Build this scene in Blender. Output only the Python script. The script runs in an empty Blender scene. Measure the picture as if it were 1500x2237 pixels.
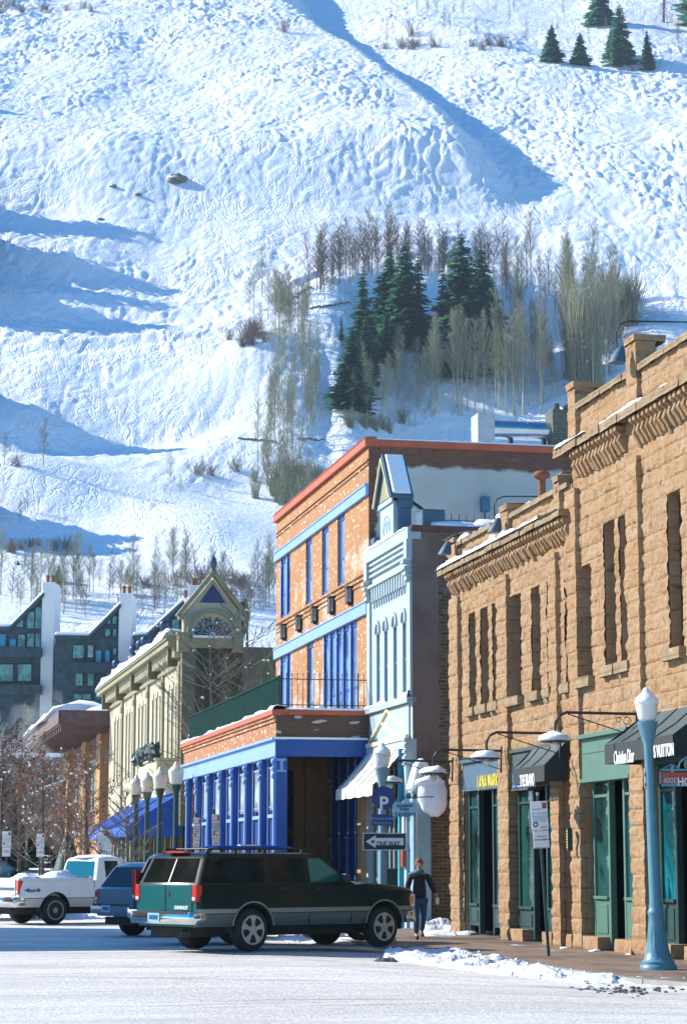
import bpy, bmesh, math, random
import numpy as np
from mathutils import Vector, Matrix, noise
random.seed(7)
sc = bpy.context.scene
COL = sc.collection
R = math.radians
# ------------------------------------------------------------------ camera model
F = 4800.0; CZ = 1.7
PITCH = math.atan(767/F); cp, sp = math.cos(PITCH), math.sin(PITCH)
TH = math.atan(1040/math.hypot(767, F)); ct, stt = math.cos(TH), math.sin(TH)
cam = bpy.data.cameras.new("camera"); co = bpy.data.objects.new("camera", cam); COL.objects.link(co)
cam.sensor_fit = 'VERTICAL'; cam.sensor_height = 36; cam.lens = F*36/2237
cam.clip_start = 0.5; cam.clip_end = 6000
co.location = (0, 0, CZ); co.rotation_euler = (R(90)+PITCH, 0, 0)
sc.camera = co
def ray(u, v):
    a = (u-750)/F; b = (1118.5-v)/F
    return (a, cp-b*sp, sp+b*cp)
def w2s(x, y): return (ct*x+stt*y, -stt*x+ct*y)      # world -> (t, s)
def s2w(t, s, z=0.0): return Vector((ct*t-stt*s, stt*t+ct*s, z))
def Tp(t, u, v):            # pixel on plane t=const -> (s, z)
    x, y, z = ray(u, v); t1, s1 = w2s(x, y); k = t/t1
    return s1*k, CZ+z*k
def Sp(s, u, v):            # pixel on plane s=const -> (t, z)
    x, y, z = ray(u, v); t1, s1 = w2s(x, y); k = s/s1
    return t1*k, CZ+z*k
def Gp(u, v, z0=0.0):       # pixel on ground -> (t, s)
    x, y, z = ray(u, v); k = (z0-CZ)/z
    return w2s(x*k, y*k)
def Yp(y0, u, v):
    x, y, z = ray(u, v); k = y0/y
    return x*k, CZ+z*k
# ------------------------------------------------------------------ world and sun
SUN = Vector((-0.80, 0.25, 0.55)).normalized()
w = bpy.data.worlds.new("World"); sc.world = w; w.use_nodes = True
nt = w.node_tree; nt.nodes.clear()
sky = nt.nodes.new('ShaderNodeTexSky'); sky.sky_type = 'NISHITA'; sky.sun_disc = False
sky.sun_elevation = math.asin(SUN.z); sky.sun_rotation = math.atan2(SUN.x, SUN.y)
sky.altitude = 2400; sky.air_density = 1.3; sky.dust_density = 0.3; sky.ozone_density = 3.0
bg = nt.nodes.new('ShaderNodeBackground'); bg.inputs[1].default_value = 0.115
wo = nt.nodes.new('ShaderNodeOutputWorld')
hs = nt.nodes.new('ShaderNodeHueSaturation'); hs.inputs['Saturation'].default_value = 1.75
nt.links.new(sky.outputs[0], hs.inputs['Color']); nt.links.new(hs.outputs[0], bg.inputs[0]); nt.links.new(bg.outputs[0], wo.inputs[0])
sl = bpy.data.lights.new("sun", 'SUN'); sl.energy = 4.4; sl.angle = R(0.5); sl.color = (1, 0.93, 0.82)
so = bpy.data.objects.new("sun", sl); COL.objects.link(so)
so.rotation_euler = SUN.to_track_quat('Z', 'Y').to_euler()
sc.view_settings.view_transform = 'Standard'; sc.view_settings.look = 'None'
sc.view_settings.exposure = 1.0; sc.view_settings.gamma = 1
# ------------------------------------------------------------------ materials
MATS = {}
class NT:
    def __init__(s, name):
        m = bpy.data.materials.new(name); m.use_nodes = True
        s.m = m; s.t = m.node_tree; s.n = s.t.nodes; s.n.clear()
        s.o = s.n.new('ShaderNodeOutputMaterial'); s.b = s.n.new('ShaderNodeBsdfPrincipled')
        s.t.links.new(s.b.outputs[0], s.o.inputs[0]); MATS[name] = m
    def new(s, k, **kw):
        n = s.n.new(k)
        for a, b in kw.items(): setattr(n, a, b)
        return n
    def put(s, sock, v):
        if isinstance(v, bpy.types.NodeSocket): s.t.links.new(v, sock)
        elif isinstance(v, (tuple, list)):
            sock.default_value = (tuple(v)+(1,)) if len(v) == 3 and sock.type == 'RGBA' else tuple(v)
        else: sock.default_value = v
    def coord(s): return s.new('ShaderNodeTexCoord').outputs['Object']
    def mapv(s, v, sc=(1, 1, 1), loc=(0, 0, 0)):
        n = s.new('ShaderNodeMapping'); s.put(n.inputs[0], v); n.inputs[3].default_value = sc; n.inputs[1].default_value = loc
        return n.outputs[0]
    def noise(s, v, scale, detail=4, rough=.55, dist=0):
        n = s.new('ShaderNodeTexNoise'); s.put(n.inputs['Vector'], v)
        n.inputs['Scale'].default_value = scale; n.inputs['Detail'].default_value = detail
        n.inputs['Roughness'].default_value = rough; n.inputs['Distortion'].default_value = dist
        return n.outputs[0]
    def ramp(s, v, a, b, lo=0.0, hi=1.0):
        n = s.new('ShaderNodeMapRange'); n.interpolation_type = 'SMOOTHSTEP'
        s.put(n.inputs[0], v); n.inputs[1].default_value = a; n.inputs[2].default_value = b
        n.inputs[3].default_value = lo; n.inputs[4].default_value = hi
        return n.outputs[0]
    def mix(s, f, a, b, mode='MIX'):
        n = s.new('ShaderNodeMix', data_type='RGBA', blend_type=mode)
        s.put(n.inputs[0], f); s.put(n.inputs[6], a); s.put(n.inputs[7], b)
        return n.outputs[2]
    def math(s, op, a, b=0.0):
        n = s.new('ShaderNodeMath', operation=op); s.put(n.inputs[0], a); s.put(n.inputs[1], b)
        return n.outputs[0]
    def sep(s, v):
        n = s.new('ShaderNodeSeparateXYZ'); s.put(n.inputs[0], v); return n.outputs
    def comb(s, x, y, z=0.0):
        n = s.new('ShaderNodeCombineXYZ'); s.put(n.inputs[0], x); s.put(n.inputs[1], y); s.put(n.inputs[2], z); return n.outputs[0]
    def bump(s, h, strength, dist=0.02):
        n = s.new('ShaderNodeBump'); s.put(n.inputs['Height'], h)
        n.inputs['Strength'].default_value = strength; n.inputs['Distance'].default_value = dist
        s.t.links.new(n.outputs[0], s.b.inputs['Normal'])
    def fin(s, color, rough=.6, metal=0.0, spec=.5):
        s.put(s.b.inputs['Base Color'], color); s.put(s.b.inputs['Roughness'], rough)
        s.b.inputs['Metallic'].default_value = metal; s.b.inputs['Specular IOR Level'].default_value = spec
        return s.m
def plain(name, c, rough=.6, metal=0, var=.12, vs=3.0, bump=0.0, bs=40, spec=.5, coat=0):
    n = NT(name); v = n.coord()
    f = n.ramp(n.noise(v, vs, 5), .3, .7)
    col = n.mix(f, tuple(max(0, x*(1-var)) for x in c), tuple(min(1, x*(1+var)) for x in c))
    if bump: n.bump(n.noise(v, bs, 4), bump, .01)
    if coat: n.b.inputs['Coat Weight'].default_value = coat; n.b.inputs['Coat Roughness'].default_value = .03
    return n.fin(col, rough, metal, spec)
def brickmat(name, c1, c2, mort, speck=0.0, pale=0.0, bw=.22, bh=.075, rough=.85, paint=None, strength=.6):
    n = NT(name); v = n.coord(); x, y, z = n.sep(v)
    q = n.comb(n.math('ADD', x, y), z)
    b = n.new('ShaderNodeTexBrick'); n.put(b.inputs['Vector'], q)
    b.inputs['Color1'].default_value = (*c1, 1); b.inputs['Color2'].default_value = (*c2, 1); b.inputs['Mortar'].default_value = (*mort, 1)
    b.inputs['Scale'].default_value = 1; b.inputs['Mortar Size'].default_value = .009; b.inputs['Mortar Smooth'].default_value = .3
    b.inputs['Brick Width'].default_value = bw; b.inputs['Row Height'].default_value = bh; b.inputs['Bias'].default_value = 0
    col = b.outputs[0]
    f = n.ramp(n.noise(q, 1.1, 6, .6), .35, .7)
    col = n.mix(n.math('MULTIPLY', f, .35), col, tuple(x*.62 for x in c1))
    if pale:
        g = n.ramp(n.noise(n.mapv(q, (.5, .8, 1), (3, 7, 0)), 1.0, 6, .65), .5, .62)
        g = n.math('MULTIPLY', g, n.ramp(n.noise(q, 9, 3), .3, .6)); zz_ = n.math('ADD', z, n.noise(n.mapv(q, (2, 2, 1)), 1, 2)); g = n.math('MULTIPLY', g, n.math('MULTIPLY', n.ramp(zz_, 6.0, 6.6), n.ramp(zz_, 12.3, 11.6)))
        col = n.mix(n.math('MULTIPLY', g, pale), col, (.62, .50, .42))
    if speck:
        s = n.noise(n.mapv(q, (3.6, 8, 1)), 1.0, 1, .5)
        g = n.ramp(s, .70-speck, .72-speck)
        g2 = n.ramp(n.noise(n.mapv(q, (.6, .9, 1), (5, 1, 0)), 1, 3), .3, .5)
        col = n.mix(n.math('MULTIPLY', g, g2), col, (.85, .76, .62))
    if paint: col = paint(n, v, q, col, b)
    n.bump(n.math('MULTIPLY', b.outputs['Fac'], -1.0), strength, .015)
    return n.fin(col, rough, 0, .3)
def snowmat(name, c=(.80, .84, .90), bs=(6, 28), bst=.5, dist=.06):
    n = NT(name); v = n.coord()
    h = n.math('ADD', n.noise(v, bs[0], 5, .6), n.math('MULTIPLY', n.noise(v, bs[1], 4, .6), .35))
    n.bump(h, bst, dist)
    return n.fin(c, .55, 0, .3)
snowmat('snow')
# ------------------------------------------------------------------ mesh builder
class MB:
    def __init__(s): s.v = []; s.f = []; s.m = []
    def add(s, vs, fs, mi=0):
        o = len(s.v); s.v.extend(tuple(p) for p in vs); s.f.extend(tuple(i+o for i in f) for f in fs); s.m.extend([mi]*len(fs))
        return s
    def box(s, x0, x1, y0, y1, z0, z1, mi=0):
        return s.add([(x0,y0,z0),(x1,y0,z0),(x1,y1,z0),(x0,y1,z0),(x0,y0,z1),(x1,y0,z1),(x1,y1,z1),(x0,y1,z1)],
              [(0,3,2,1),(4,5,6,7),(0,1,5,4),(1,2,6,5),(2,3,7,6),(3,0,4,7)], mi)
    def prism(s, poly, d, axis, base=0, mi=0):
        """poly: 2D points; extruded along axis ('x','y','z') from base to base+d"""
        n = len(poly)
        def P(a, b, c): return {'x': (c, a, b), 'y': (a, c, b), 'z': (a, b, c)}[axis]
        vs = [P(a, b, base) for a, b in poly]+[P(a, b, base+d) for a, b in poly]
        fs = [tuple(range(n))[::-1], tuple(range(n, 2*n))]+[(i, (i+1) % n, n+(i+1) % n, n+i) for i in range(n)]
        return s.add(vs, fs, mi)
    def tube(s, pts, r, n=6, mi=0, cap=True):
        pts = [Vector(p) for p in pts]
        if not isinstance(r, (list, tuple)): r = [r]*len(pts)
        o = len(s.v); fs = []
        up = Vector((0, 0, 1))
        for i, p in enumerate(pts):
            d = (pts[min(i+1, len(pts)-1)]-pts[max(i-1, 0)])
            if d.length < 1e-9: d = up
            d.normalize()
            a = d.cross(Vector((.31, .95, .02)) if abs(d.z) > .95 else up).normalized(); b = d.cross(a)
            for k in range(n):
                q = 2*math.pi*k/n
                s.v.append(tuple(p+(a*math.cos(q)+b*math.sin(q))*r[i]))
        for i in range(len(pts)-1):
            for k in range(n):
                k2 = (k+1) % n
                fs.append((o+i*n+k, o+i*n+k2, o+(i+1)*n+k2, o+(i+1)*n+k))
        if cap:
            fs.append(tuple(o+k for k in range(n))[::-1]); fs.append(tuple(o+(len(pts)-1)*n+k for k in range(n)))
        s.f.extend(fs); s.m.extend([mi]*len(fs)); return s
    def lathe(s, prof, c=(0, 0, 0), n=20, mi=0, axis='z', sq=0):
        o = len(s.v); fs = []
        for r, h in prof:
            for k in range(n):
                q = 2*math.pi*k/n; a, b = r*math.cos(q), r*math.sin(q)
                p = {'z': (a, b, h), 'x': (h, a, b), 'y': (a, h, b)}[axis]
                s.v.append((c[0]+p[0], c[1]+p[1], c[2]+p[2]))
        for i in range(len(prof)-1):
            for k in range(n):
                k2 = (k+1) % n; fs.append((o+i*n+k, o+i*n+k2, o+(i+1)*n+k2, o+(i+1)*n+k))
        fs.append(tuple(o+k for k in range(n))[::-1]); fs.append(tuple(o+(len(prof)-1)*n+k for k in range(n)))
        s.f.extend(fs); s.m.extend([mi]*len(fs)); return s
    def lump(s, c, r, seed=0, amp=.25, n=10, freq=1.5, flat=False, mi=0):
        """an uneven blob; r = 3 radii"""
        o = len(s.v); fs = []; rows = n//2+1
        for i in range(rows+1):
            ph = math.pi*i/rows
            for k in range(n):
                q = 2*math.pi*k/n
                d = Vector((math.sin(ph)*math.cos(q), math.sin(ph)*math.sin(q), math.cos(ph)))
                k1 = 1+amp*noise.noise(d*freq+Vector((seed*3.1, seed*1.7, seed)))*2
                z = d.z*k1
                if flat and z < 0: z = 0
                s.v.append((c[0]+d.x*k1*r[0], c[1]+d.y*k1*r[1], c[2]+z*r[2]))
        for i in range(rows):
            for k in range(n):
                k2 = (k+1) % n; fs.append((o+i*n+k, o+(i+1)*n+k, o+(i+1)*n+k2, o+i*n+k2))
        s.f.extend(fs); s.m.extend([mi]*len(fs)); return s
    def np(s, V, Fc, mi=0):
        o = len(s.v); s.v.extend(map(tuple, V.tolist())); s.f.extend(map(tuple, (Fc+o).tolist())); s.m.extend([mi]*len(Fc)); return s
ORG = {}
def mk(name, mb, mats, parent=None, org=None, smooth=False, bevel=0.0, angle=None):
    """links a mesh; its coordinates are street (t,s,z) absolute when org given by the parent thing"""
    o0 = org if org is not None else (ORG.get(parent.name, (0, 0, 0)) if parent else (0, 0, 0))
    me = bpy.data.meshes.new(name)
    me.from_pydata([(p[0]-o0[0], p[1]-o0[1], p[2]-o0[2]) for p in mb.v], [], mb.f)
    if not isinstance(mats, (list, tuple)): mats = [mats]
    for m in mats: me.materials.append(MATS[m])
    if any(mb.m): me.polygons.foreach_set('material_index', mb.m)
    if bevel:
        bm = bmesh.new(); bm.from_mesh(me)
        bmesh.ops.remove_doubles(bm, verts=bm.verts, dist=1e-5)
        bmesh.ops.bevel(bm, geom=[e for e in bm.edges if len(e.link_faces) == 2 and e.calc_face_angle(0) > .5], offset=bevel, segments=1, affect='EDGES', clamp_overlap=True)
        bm.to_mesh(me); bm.free()
    if smooth:
        me.polygons.foreach_set('use_smooth', [True]*len(me.polygons))
        if angle: me.set_sharp_from_angle(angle=R(angle))
    o = bpy.data.objects.new(name, me); COL.objects.link(o)
    if parent: o.parent = parent; ORG[o.name] = o0
    return o
def tag(o, label=None, cat=None, group=None, kind=None):
    if label: o['label'] = label
    if cat: o['category'] = cat
    if group: o['group'] = group
    if kind: o['kind'] = kind
    return o
def thing(name, label, cat, t, s, z=0.0, group=None, rot=None, kind=None):
    """Empty at street position; children built in absolute street coordinates"""
    o = bpy.data.objects.new(name, None); COL.objects.link(o); o.empty_display_size = .3
    o.location = s2w(t, s, z); o.rotation_euler = (0, 0, TH); ORG[o.name] = (t, s, z)
    return tag(o, label, cat, group, kind)
def local(name, label, cat, loc, rz=0.0, group=None):
    o = bpy.data.objects.new(name, None); COL.objects.link(o); o.empty_display_size = .3
    o.location = loc; o.rotation_euler = (0, 0, rz); ORG[o.name] = (0, 0, 0)
    return tag(o, label, cat, group)
def smesh(name, mb, mats, label, cat, t, s, z=0.0, group=None, kind=None, **kw):
    """single-mesh thing given in absolute street coordinates"""
    o = mk(name, mb, mats, None, (t, s, z), **kw)
    o.location = s2w(t, s, z); o.rotation_euler = (0, 0, TH)
    return tag(o, label, cat, group, kind)
KIDS = {}
def copytree(o, parent=None):
    c = o.copy(); COL.objects.link(c)
    if parent: c.parent = parent
    if o.name not in KIDS: KIDS[o.name] = list(o.children)
    for ch in KIDS[o.name]: copytree(ch, c)
    return c
def text(name, s, parent, mat, size, org, xdir, up=(0, 0, 1), depth=.01, align='CENTER', ex=None, width=None, bold=0.0, ax='CENTER'):
    """lettering as real mesh; org absolute street coords, xdir reading direction in street coords"""
    c = bpy.data.curves.new(name, 'FONT'); c.body = s; c.size = size; c.extrude = depth/2; c.align_x = align; c.align_y = ax
    c.offset = bold
    tmp = bpy.data.objects.new('tmp', c); COL.objects.link(tmp)
    bpy.context.view_layer.update()
    me = bpy.data.meshes.new_from_object(tmp.evaluated_get(bpy.context.evaluated_depsgraph_get()))
    bpy.data.objects.remove(tmp)
    X = Vector(xdir).normalized(); U = Vector(up).normalized(); N = X.cross(U)
    xs = [v.co.x for v in me.vertices]
    k = 1.0
    if width and xs: k = width/max(1e-6, max(xs)-min(xs))
    o0 = Vector(ORG.get(parent.name, (0, 0, 0)))
    O = Vector(org)-o0
    for v in me.vertices:
        p = v.co.copy(); v.co = O+X*p.x*k+U*p.y+N*p.z
    me.materials.clear(); me.materials.append(MATS[mat]); me.name = name
    o = bpy.data.objects.new(name, me); COL.objects.link(o); o.parent = parent; ORG[o.name] = tuple(o0)
    return o
# vectorised value noise
def _lat(seed, n=256):
    return np.random.RandomState(seed).rand(n, n)
_L = {}
def vn(x, y, seed=0):
    if seed not in _L: _L[seed] = _lat(seed)
    L = _L[seed]; xi = np.floor(x).astype(int); yi = np.floor(y).astype(int); fx = x-xi; fy = y-yi
    fx = fx*fx*fx*(fx*(fx*6-15)+10); fy = fy*fy*fy*(fy*(fy*6-15)+10)
    a = L[xi % 256, yi % 256]; b = L[(xi+1) % 256, yi % 256]; c = L[xi % 256, (yi+1) % 256]; d = L[(xi+1) % 256, (yi+1) % 256]
    return (a*(1-fx)+b*fx)*(1-fy)+(c*(1-fx)+d*fx)*fy*1.0-0.5
def fbm(x, y, seed=0, oct=4, g=.5):
    r = 0; a = 1.0; k = 1.0
    for i in range(oct): r = r+a*vn(x*k+17.3*i, y*k-9.1*i, seed+i); a *= g; k *= 2.03
    return r
def cells(x, y, seed=0):
    """distance to the nearest jittered point"""
    rs = np.random.RandomState(seed); A = rs.rand(256, 256); B = rs.rand(256, 256); H = rs.rand(256, 256)
    xi = np.floor(x).astype(int); yi = np.floor(y).astype(int); best = np.full(x.shape, 9.0); hh = np.zeros(x.shape)
    for i in (-1, 0, 1):
        for j in (-1, 0, 1):
            a = A[(xi+i) % 256, (yi+j) % 256]; b = B[(xi+i) % 256, (yi+j) % 256]
            d = (xi+i+.15+.7*a-x)**2+(yi+j+.15+.7*b-y)**2
            m = d < best; best = np.where(m, d, best); hh = np.where(m, H[(xi+i) % 256, (yi+j) % 256], hh)
    return np.sqrt(best), hh
# ------------------------------------------------------------------ mountain
PY = np.array([150, 200, 225, 262, 300, 374, 428, 503, 713, 900, 1050.])
PZ = np.array([0, 3, 8, 20, 38, 71, 108.7, 161, 291, 395, 450.])
_pm = np.gradient(PZ, PY)
def base(y):
    # smoothed polyline
    r = 0
    for k in (-18, -9, 0, 9, 18): r = r+np.interp(y+k, PY, PZ)
    return r/5
def uvproj(x, y, z):
    d = y*cp+(z-CZ)*sp
    return 750+F*x/d, 1118.5-F*(-y*sp+(z-CZ)*cp)/d
def sst(a, b, x):
    q = np.clip((x-a)/(b-a), 0, 1); return q*q*(3-2*q)
def gauss(u, v, u0, v0, su, sv, rot=0.0):
    c, s = math.cos(rot), math.sin(rot); a = (u-u0)*c+(v-v0)*s; b = -(u-u0)*s+(v-v0)*c
    return np.exp(-(a/su)**2-(b/sv)**2)
GV = np.array([-400, -100, 0, 80, 165, 245, 320, 425, 520])
GU = np.array([420, 620, 668, 722, 850, 952, 1062, 1148, 1225])
def macro(x, y):
    b = base(y); x = np.asarray(x, float); y = np.asarray(y, float)
    u, v = uvproj(x, y, b); m = (y+b*.16)/F       # metres per pixel
    h = 0.0
    gu = np.interp(v, GV, GU)
    d = (u-gu)*m                                     # metres right of the gully
    amp = 11.5*(1-sst(380, 480, v))
    h = h+amp*sst(0, 16, -d)*(1-.25*sst(20, 80, -d))
    h = h+amp*.35*sst(0, 40, d)
    h = h+2.0*gauss(u, v, 330, 420, 330, 60)*1.0     # brow over the lower slope
    # knoll with the trees
    h = h+5.0*gauss(u, v, 830, 720, 230, 140)-1.5*gauss(u, v, 1190, 800, 70, 160)
    ur = np.interp(v, [560, 640, 740, 850, 960], [800, 712, 700, 722, 735]); d2 = (u-ur)*m
    h = h-9.5*sst(0, 15, d2)*(1-sst(30, 75, d2))*sst(590, 680, v)*(1-sst(900, 985, v))  # hollow right of the rim, dug to lay the knoll in shade
    h = h+1.2*gauss(u, v, 600, 860, 70, 120)-1.6*gauss(u, v, 715, 900, 34, 130)
    h = h+4.0*gauss(u, v, 520, 830, 120, 60)-2.2*gauss(u, v, 330, 930, 260, 36, -.1)
    h = h-1.8*gauss(u, v, 60, 960, 190, 40)+2.5*gauss(u, v, 60, 1060, 260, 30)
    h = h-2.0*gauss(u, v, 100, 1170, 300, 32, .12)+2.6*gauss(u, v, 430, 1150, 150, 60)
    h = h+.6*gauss(u, v, 190, 752, 260, 7, -.05)-.6*gauss(u, v, 200, 768, 260, 8, -.05)
    h = h+1.0*gauss(u, v, 110, 560, 150, 26, .18)-1.0*gauss(u, v, 160, 610, 220, 22, .12)+.9*gauss(u, v, 200, 655, 230, 18, .08)-1.0*gauss(u, v, 230, 700, 260, 18, 0)
    h = h+.8*gauss(u, v, 60, 430, 90, 30, .3)-1.0*gauss(u, v, 150, 490, 160, 26, .35)
    # gully and white run on the right, cat road at the top right
    h = h+2.5*gauss(u, v, 1010, 108, 260, 14, .22)-2.5*gauss(u, v, 1240, 150, 280, 12, .12)
    h = h+1.6*gauss(u, v, 640, 655, 60, 8, -.35)+1.3*gauss(u, v, 715, 668, 50, 6, -.1)
    h = h+4*(1-.6*gauss(u, v, 900, 200, 250, 300))*fbm(x/70, y/60, 11, 2)*sst(260, 330, y)+2.0*fbm(x/18, y/22, 15, 2)*sst(300, 400, y)*(1-.7*gauss(u, v, 900, 200, 200, 260))
    return b+h
def detail(x, y):
    b = base(y); u, v = uvproj(x, y, b)
    wx = x+2.2*fbm(x/6, y/9, 31, 2)*2; wy = y+2.2*fbm(x/6+40, y/9, 35, 2)*2
    d, hh = cells(wx/2.1, wy/2.9, 3)
    mog = (1-np.clip(d/.75, 0, 1)**1.3)*(.5+hh)
    d2, h2 = cells(wx/3.4+9, wy/4.8+5, 6)
    mog = .55*mog+.5*(1-np.clip(d2/.8, 0, 1)**1.5)*(.4+h2)
    left = (1-sst(400, 520, v))*(1-.2*sst(0, 300, u-np.interp(v, GV, GU)))
    low = .55*sst(380, 560, v)*(1-.5*sst(800, 960, v))
    right = .30*sst(1150, 1350, u)*sst(350, 500, v)
    white = 1-.75*gauss(u, v, 745, 40, 60, 120)-.8*gauss(u, v, 510, 850, 90, 70)
    up = np.clip(1-gauss(u, v, 1250, 70, 330, 60)*.75, 0, 1)
    a = (left+low+right*.9)*white*up*(1-.75*sst(980, 1080, v))
    h = a*.95*mog*(.62+.75*sst(-.18, .22, fbm(x/26, y/34, 77, 3)))
    # ski tracks: wavy grooves running down the slope
    ph = x/1.5+1.6*np.sin(y/5.5+4*vn(x/14, y/30, 51))+6*fbm(x/16, y/26, 53, 2)
    tr = np.abs(np.sin(ph))**.35
    msk = sst(-.15, .1, fbm(x/12, y/20, 57, 3))
    h = h+.26*tr*msk*(1-.4*left)+.09*fbm(x/1.4, y/2.0, 61, 3)*(.4+a)
    return h*sst(250, 300, y)
def terr(x, y): return macro(x, y)+detail(np.asarray(x, float), np.asarray(y, float))
def axis(lo, a, b, hi, st, gro=1.12):
    c = list(np.arange(a, b+1e-6, st)); k = st; p = a; L = []
    while p > lo: k *= gro; p -= k; L.append(p)
    k = st; p = b; H = []
    while p < hi: k *= gro; p += k; H.append(p)
    return np.array(L[::-1]+c+H)
xs = axis(-540, -112, 112, 540, .34); ys = axis(150, 292, 745, 1050, .42)
X, Y = np.meshgrid(xs, ys)
Z = terr(X, Y)
nx, ny = len(xs), len(ys)
V = np.stack([X.ravel(), Y.ravel(), Z.ravel()], 1)
i = np.arange(nx-1)[None, :]+np.arange(ny-1)[:, None]*nx
FC = np.stack([i, i+1, i+1+nx, i+nx], 2).reshape(-1, 4)
me = bpy.data.meshes.new('mountain')
me.vertices.add(len(V)); me.vertices.foreach_set('co', V.astype(np.float32).ravel())
me.loops.add(FC.size); me.loops.foreach_set('vertex_index', FC.astype(np.int32).ravel())
me.polygons.add(len(FC)); me.polygons.foreach_set('loop_start', np.arange(0, FC.size, 4, dtype=np.int32))
me.polygons.foreach_set('loop_total', np.full(len(FC), 4, np.int32))
me.update(); me.validate()
me.polygons.foreach_set('use_smooth', [True]*len(me.polygons))
n = NT('mountain_snow'); v = n.coord()
h = n.math('ADD', n.noise(n.mapv(v, (1, .6, .6)), 1.6, 6, .7), n.math('MULTIPLY', n.noise(v, .5, 3, .6, 1.5), 1.0))
for sc_, di, am in ((.16, 2.2, 1.1), (.30, 1.6, .8), (.09, 3.0, 1.0)):
    r_ = n.math('ABSOLUTE', n.math('SUBTRACT', n.noise(n.mapv(v, (1, .45, .45), (sc_*90, 3, 7)), sc_, 1.5, .4, di), .5))
    h = n.math('ADD', h, n.math('MULTIPLY', n.ramp(r_, 0.0, .035, 0, am*.6), n.ramp(n.noise(v, .045, 3), .42, .6)))
n.bump(h, .6, .34)
n.fin((.80, .84, .90), .6, 0, .2); me.materials.append(MATS['mountain_snow'])
mo = bpy.data.objects.new('mountain', me); COL.objects.link(mo); tag(mo, kind='structure')
def hill(u, v):
    """where the line of sight through (u,v) meets the mountain"""
    x, y, z = ray(u, v); yy = np.arange(215, 1000, 1.0); k = yy/y
    zz = CZ+z*k; g = macro(x*k, yy)
    idx = np.where(g > zz)[0]
    i = idx[0] if len(idx) else len(yy)-1
    i = max(i, 1); a0 = zz[i-1]-g[i-1]; a1 = zz[i]-g[i]; q = a0/(a0-a1+1e-9)
    yy0 = yy[i-1]+min(max(q, 0), 1); k = yy0/y
    gz = float(terr(np.array([x*k]), np.array([yy0]))[0])
    return Vector((x*k, yy0, gz))
# ------------------------------------------------------------------ building materials
def stonemat(name, c, dark, light):
    n = NT(name); v = n.coord()
    a = n.ramp(n.noise(v, 1.7, 5, .6), .3, .7); b = n.ramp(n.noise(n.mapv(v, (1, 3.2, 3.2), (4, 2, 1)), 1.0, 2, .5), .35, .65)
    col = n.mix(a, c, light); col = n.mix(n.math('MULTIPLY', b, .5), col, (c[0]*1.05, c[1]*.80, c[2]*.62))
    pk = n.ramp(n.noise(n.mapv(v, (1, 9, 5)), 1.0, 4, .65), .60, .70)
    x, y, z = n.sep(v); fr = n.math('FRACT', n.math('MULTIPLY', n.math('ADD', z, n.math('MULTIPLY', n.noise(v, 3, 2), .03)), 1/.30)); ln = n.math('MULTIPLY', n.ramp(n.math('ABSOLUTE', n.math('SUBTRACT', fr, .05)), .10, .02), .55)
    col = n.mix(n.math('MULTIPLY', ln, n.ramp(n.noise(v, 1.5, 3), .3, .6)), col, (.15, .10, .06))
    col = n.mix(n.math('MULTIPLY', pk, .75), col, dark)
    g = n.ramp(n.noise(n.mapv(v, (.7, .7, .9), (9, 9, 3)), 1, 5), .58, .7); col = n.mix(n.math('MULTIPLY', g, .4), col, (.26, .22, .15))
    n.bump(n.math('ADD', n.noise(n.mapv(v, (1, 1.6, 1)), 16, 5, .7), n.noise(v, 50, 3, .6)), .8, .03)
    return n.fin(col, .9, 0, .2)
stonemat('sandstone', (.37, .245, .135), (.10, .06, .03), (.43, .305, .19))
stonemat('coping_stone', (.30, .23, .14), (.10, .07, .045), (.40, .32, .21))
def paint_purple(n, v, q, col, b):
    x, y, z = n.sep(v)
    pz = n.math('ADD', z, n.math('MULTIPLY', n.noise(n.mapv(q, (1.3, 2.2, 1)), 1, 3), 1.6))
    low = n.ramp(pz, 4.6, 5.0)                     # bare brick lower down
    dx = n.math('ABSOLUTE', n.math('SUBTRACT', n.math('ADD', x, n.math('MULTIPLY', n.noise(n.mapv(q, (1, 5, 1)), 1, 1), .22)), 1.05))
    strip = n.math('MULTIPLY', n.ramp(dx, .17, .21), 1.0)
    strip = n.math('MAXIMUM', strip, n.ramp(n.noise(n.mapv(q, (3, 11, 1)), 1, 1), .56, .6))
    m = n.math('MULTIPLY', low, strip)
    pc = n.mix(n.math('MULTIPLY', b.outputs['Fac'], .5), (.215, .16, .135), (.255, .20, .175))
    pc = n.mix(n.ramp(n.noise(q, .8, 4), .4, .7), pc, (.17, .115, .09))
    return n.mix(m, col, pc)
brickmat('brick_purple', (.17, .11, .05), (.085, .055, .035), (.26, .24, .19), paint=paint_purple, bw=.26, bh=.10)
def paint_white(n, v, q, col, b):
    x, y, z = n.sep(v)
    pz = n.math('ADD', z, n.math('MULTIPLY', n.noise(n.mapv(q, (1.5, 1.5, 1)), 1, 3), .5))
    m = n.ramp(pz, 13.72, 13.58)
    flake = n.ramp(n.noise(n.mapv(q, (1.0, 2.0, 1), (3, 3, 0)), 2.2, 5, .7), .69, .73, 1, 0)
    edge = n.ramp(n.math('ADD', x, n.math('MULTIPLY', n.noise(q, 3, 3), .5)), .45, .55)
    m = n.math('MULTIPLY', n.math('MULTIPLY', m, flake), edge)
    pc = n.mix(n.math('MULTIPLY', b.outputs['Fac'], .35), (.50, .53, .50), (.38, .40, .38))
    pc = n.mix(n.math('MULTIPLY', n.ramp(n.noise(q, .5, 5), .4, .7), .5), pc, (.38, .39, .34))
    sp = n.ramp(n.noise(n.mapv(q, (.9, 6, 1), (2, 8, 0)), 1.0, 1), .74, .76)
    col = n.mix(sp, col, (.6, .6, .58))
    return n.mix(m, col, pc)
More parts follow.
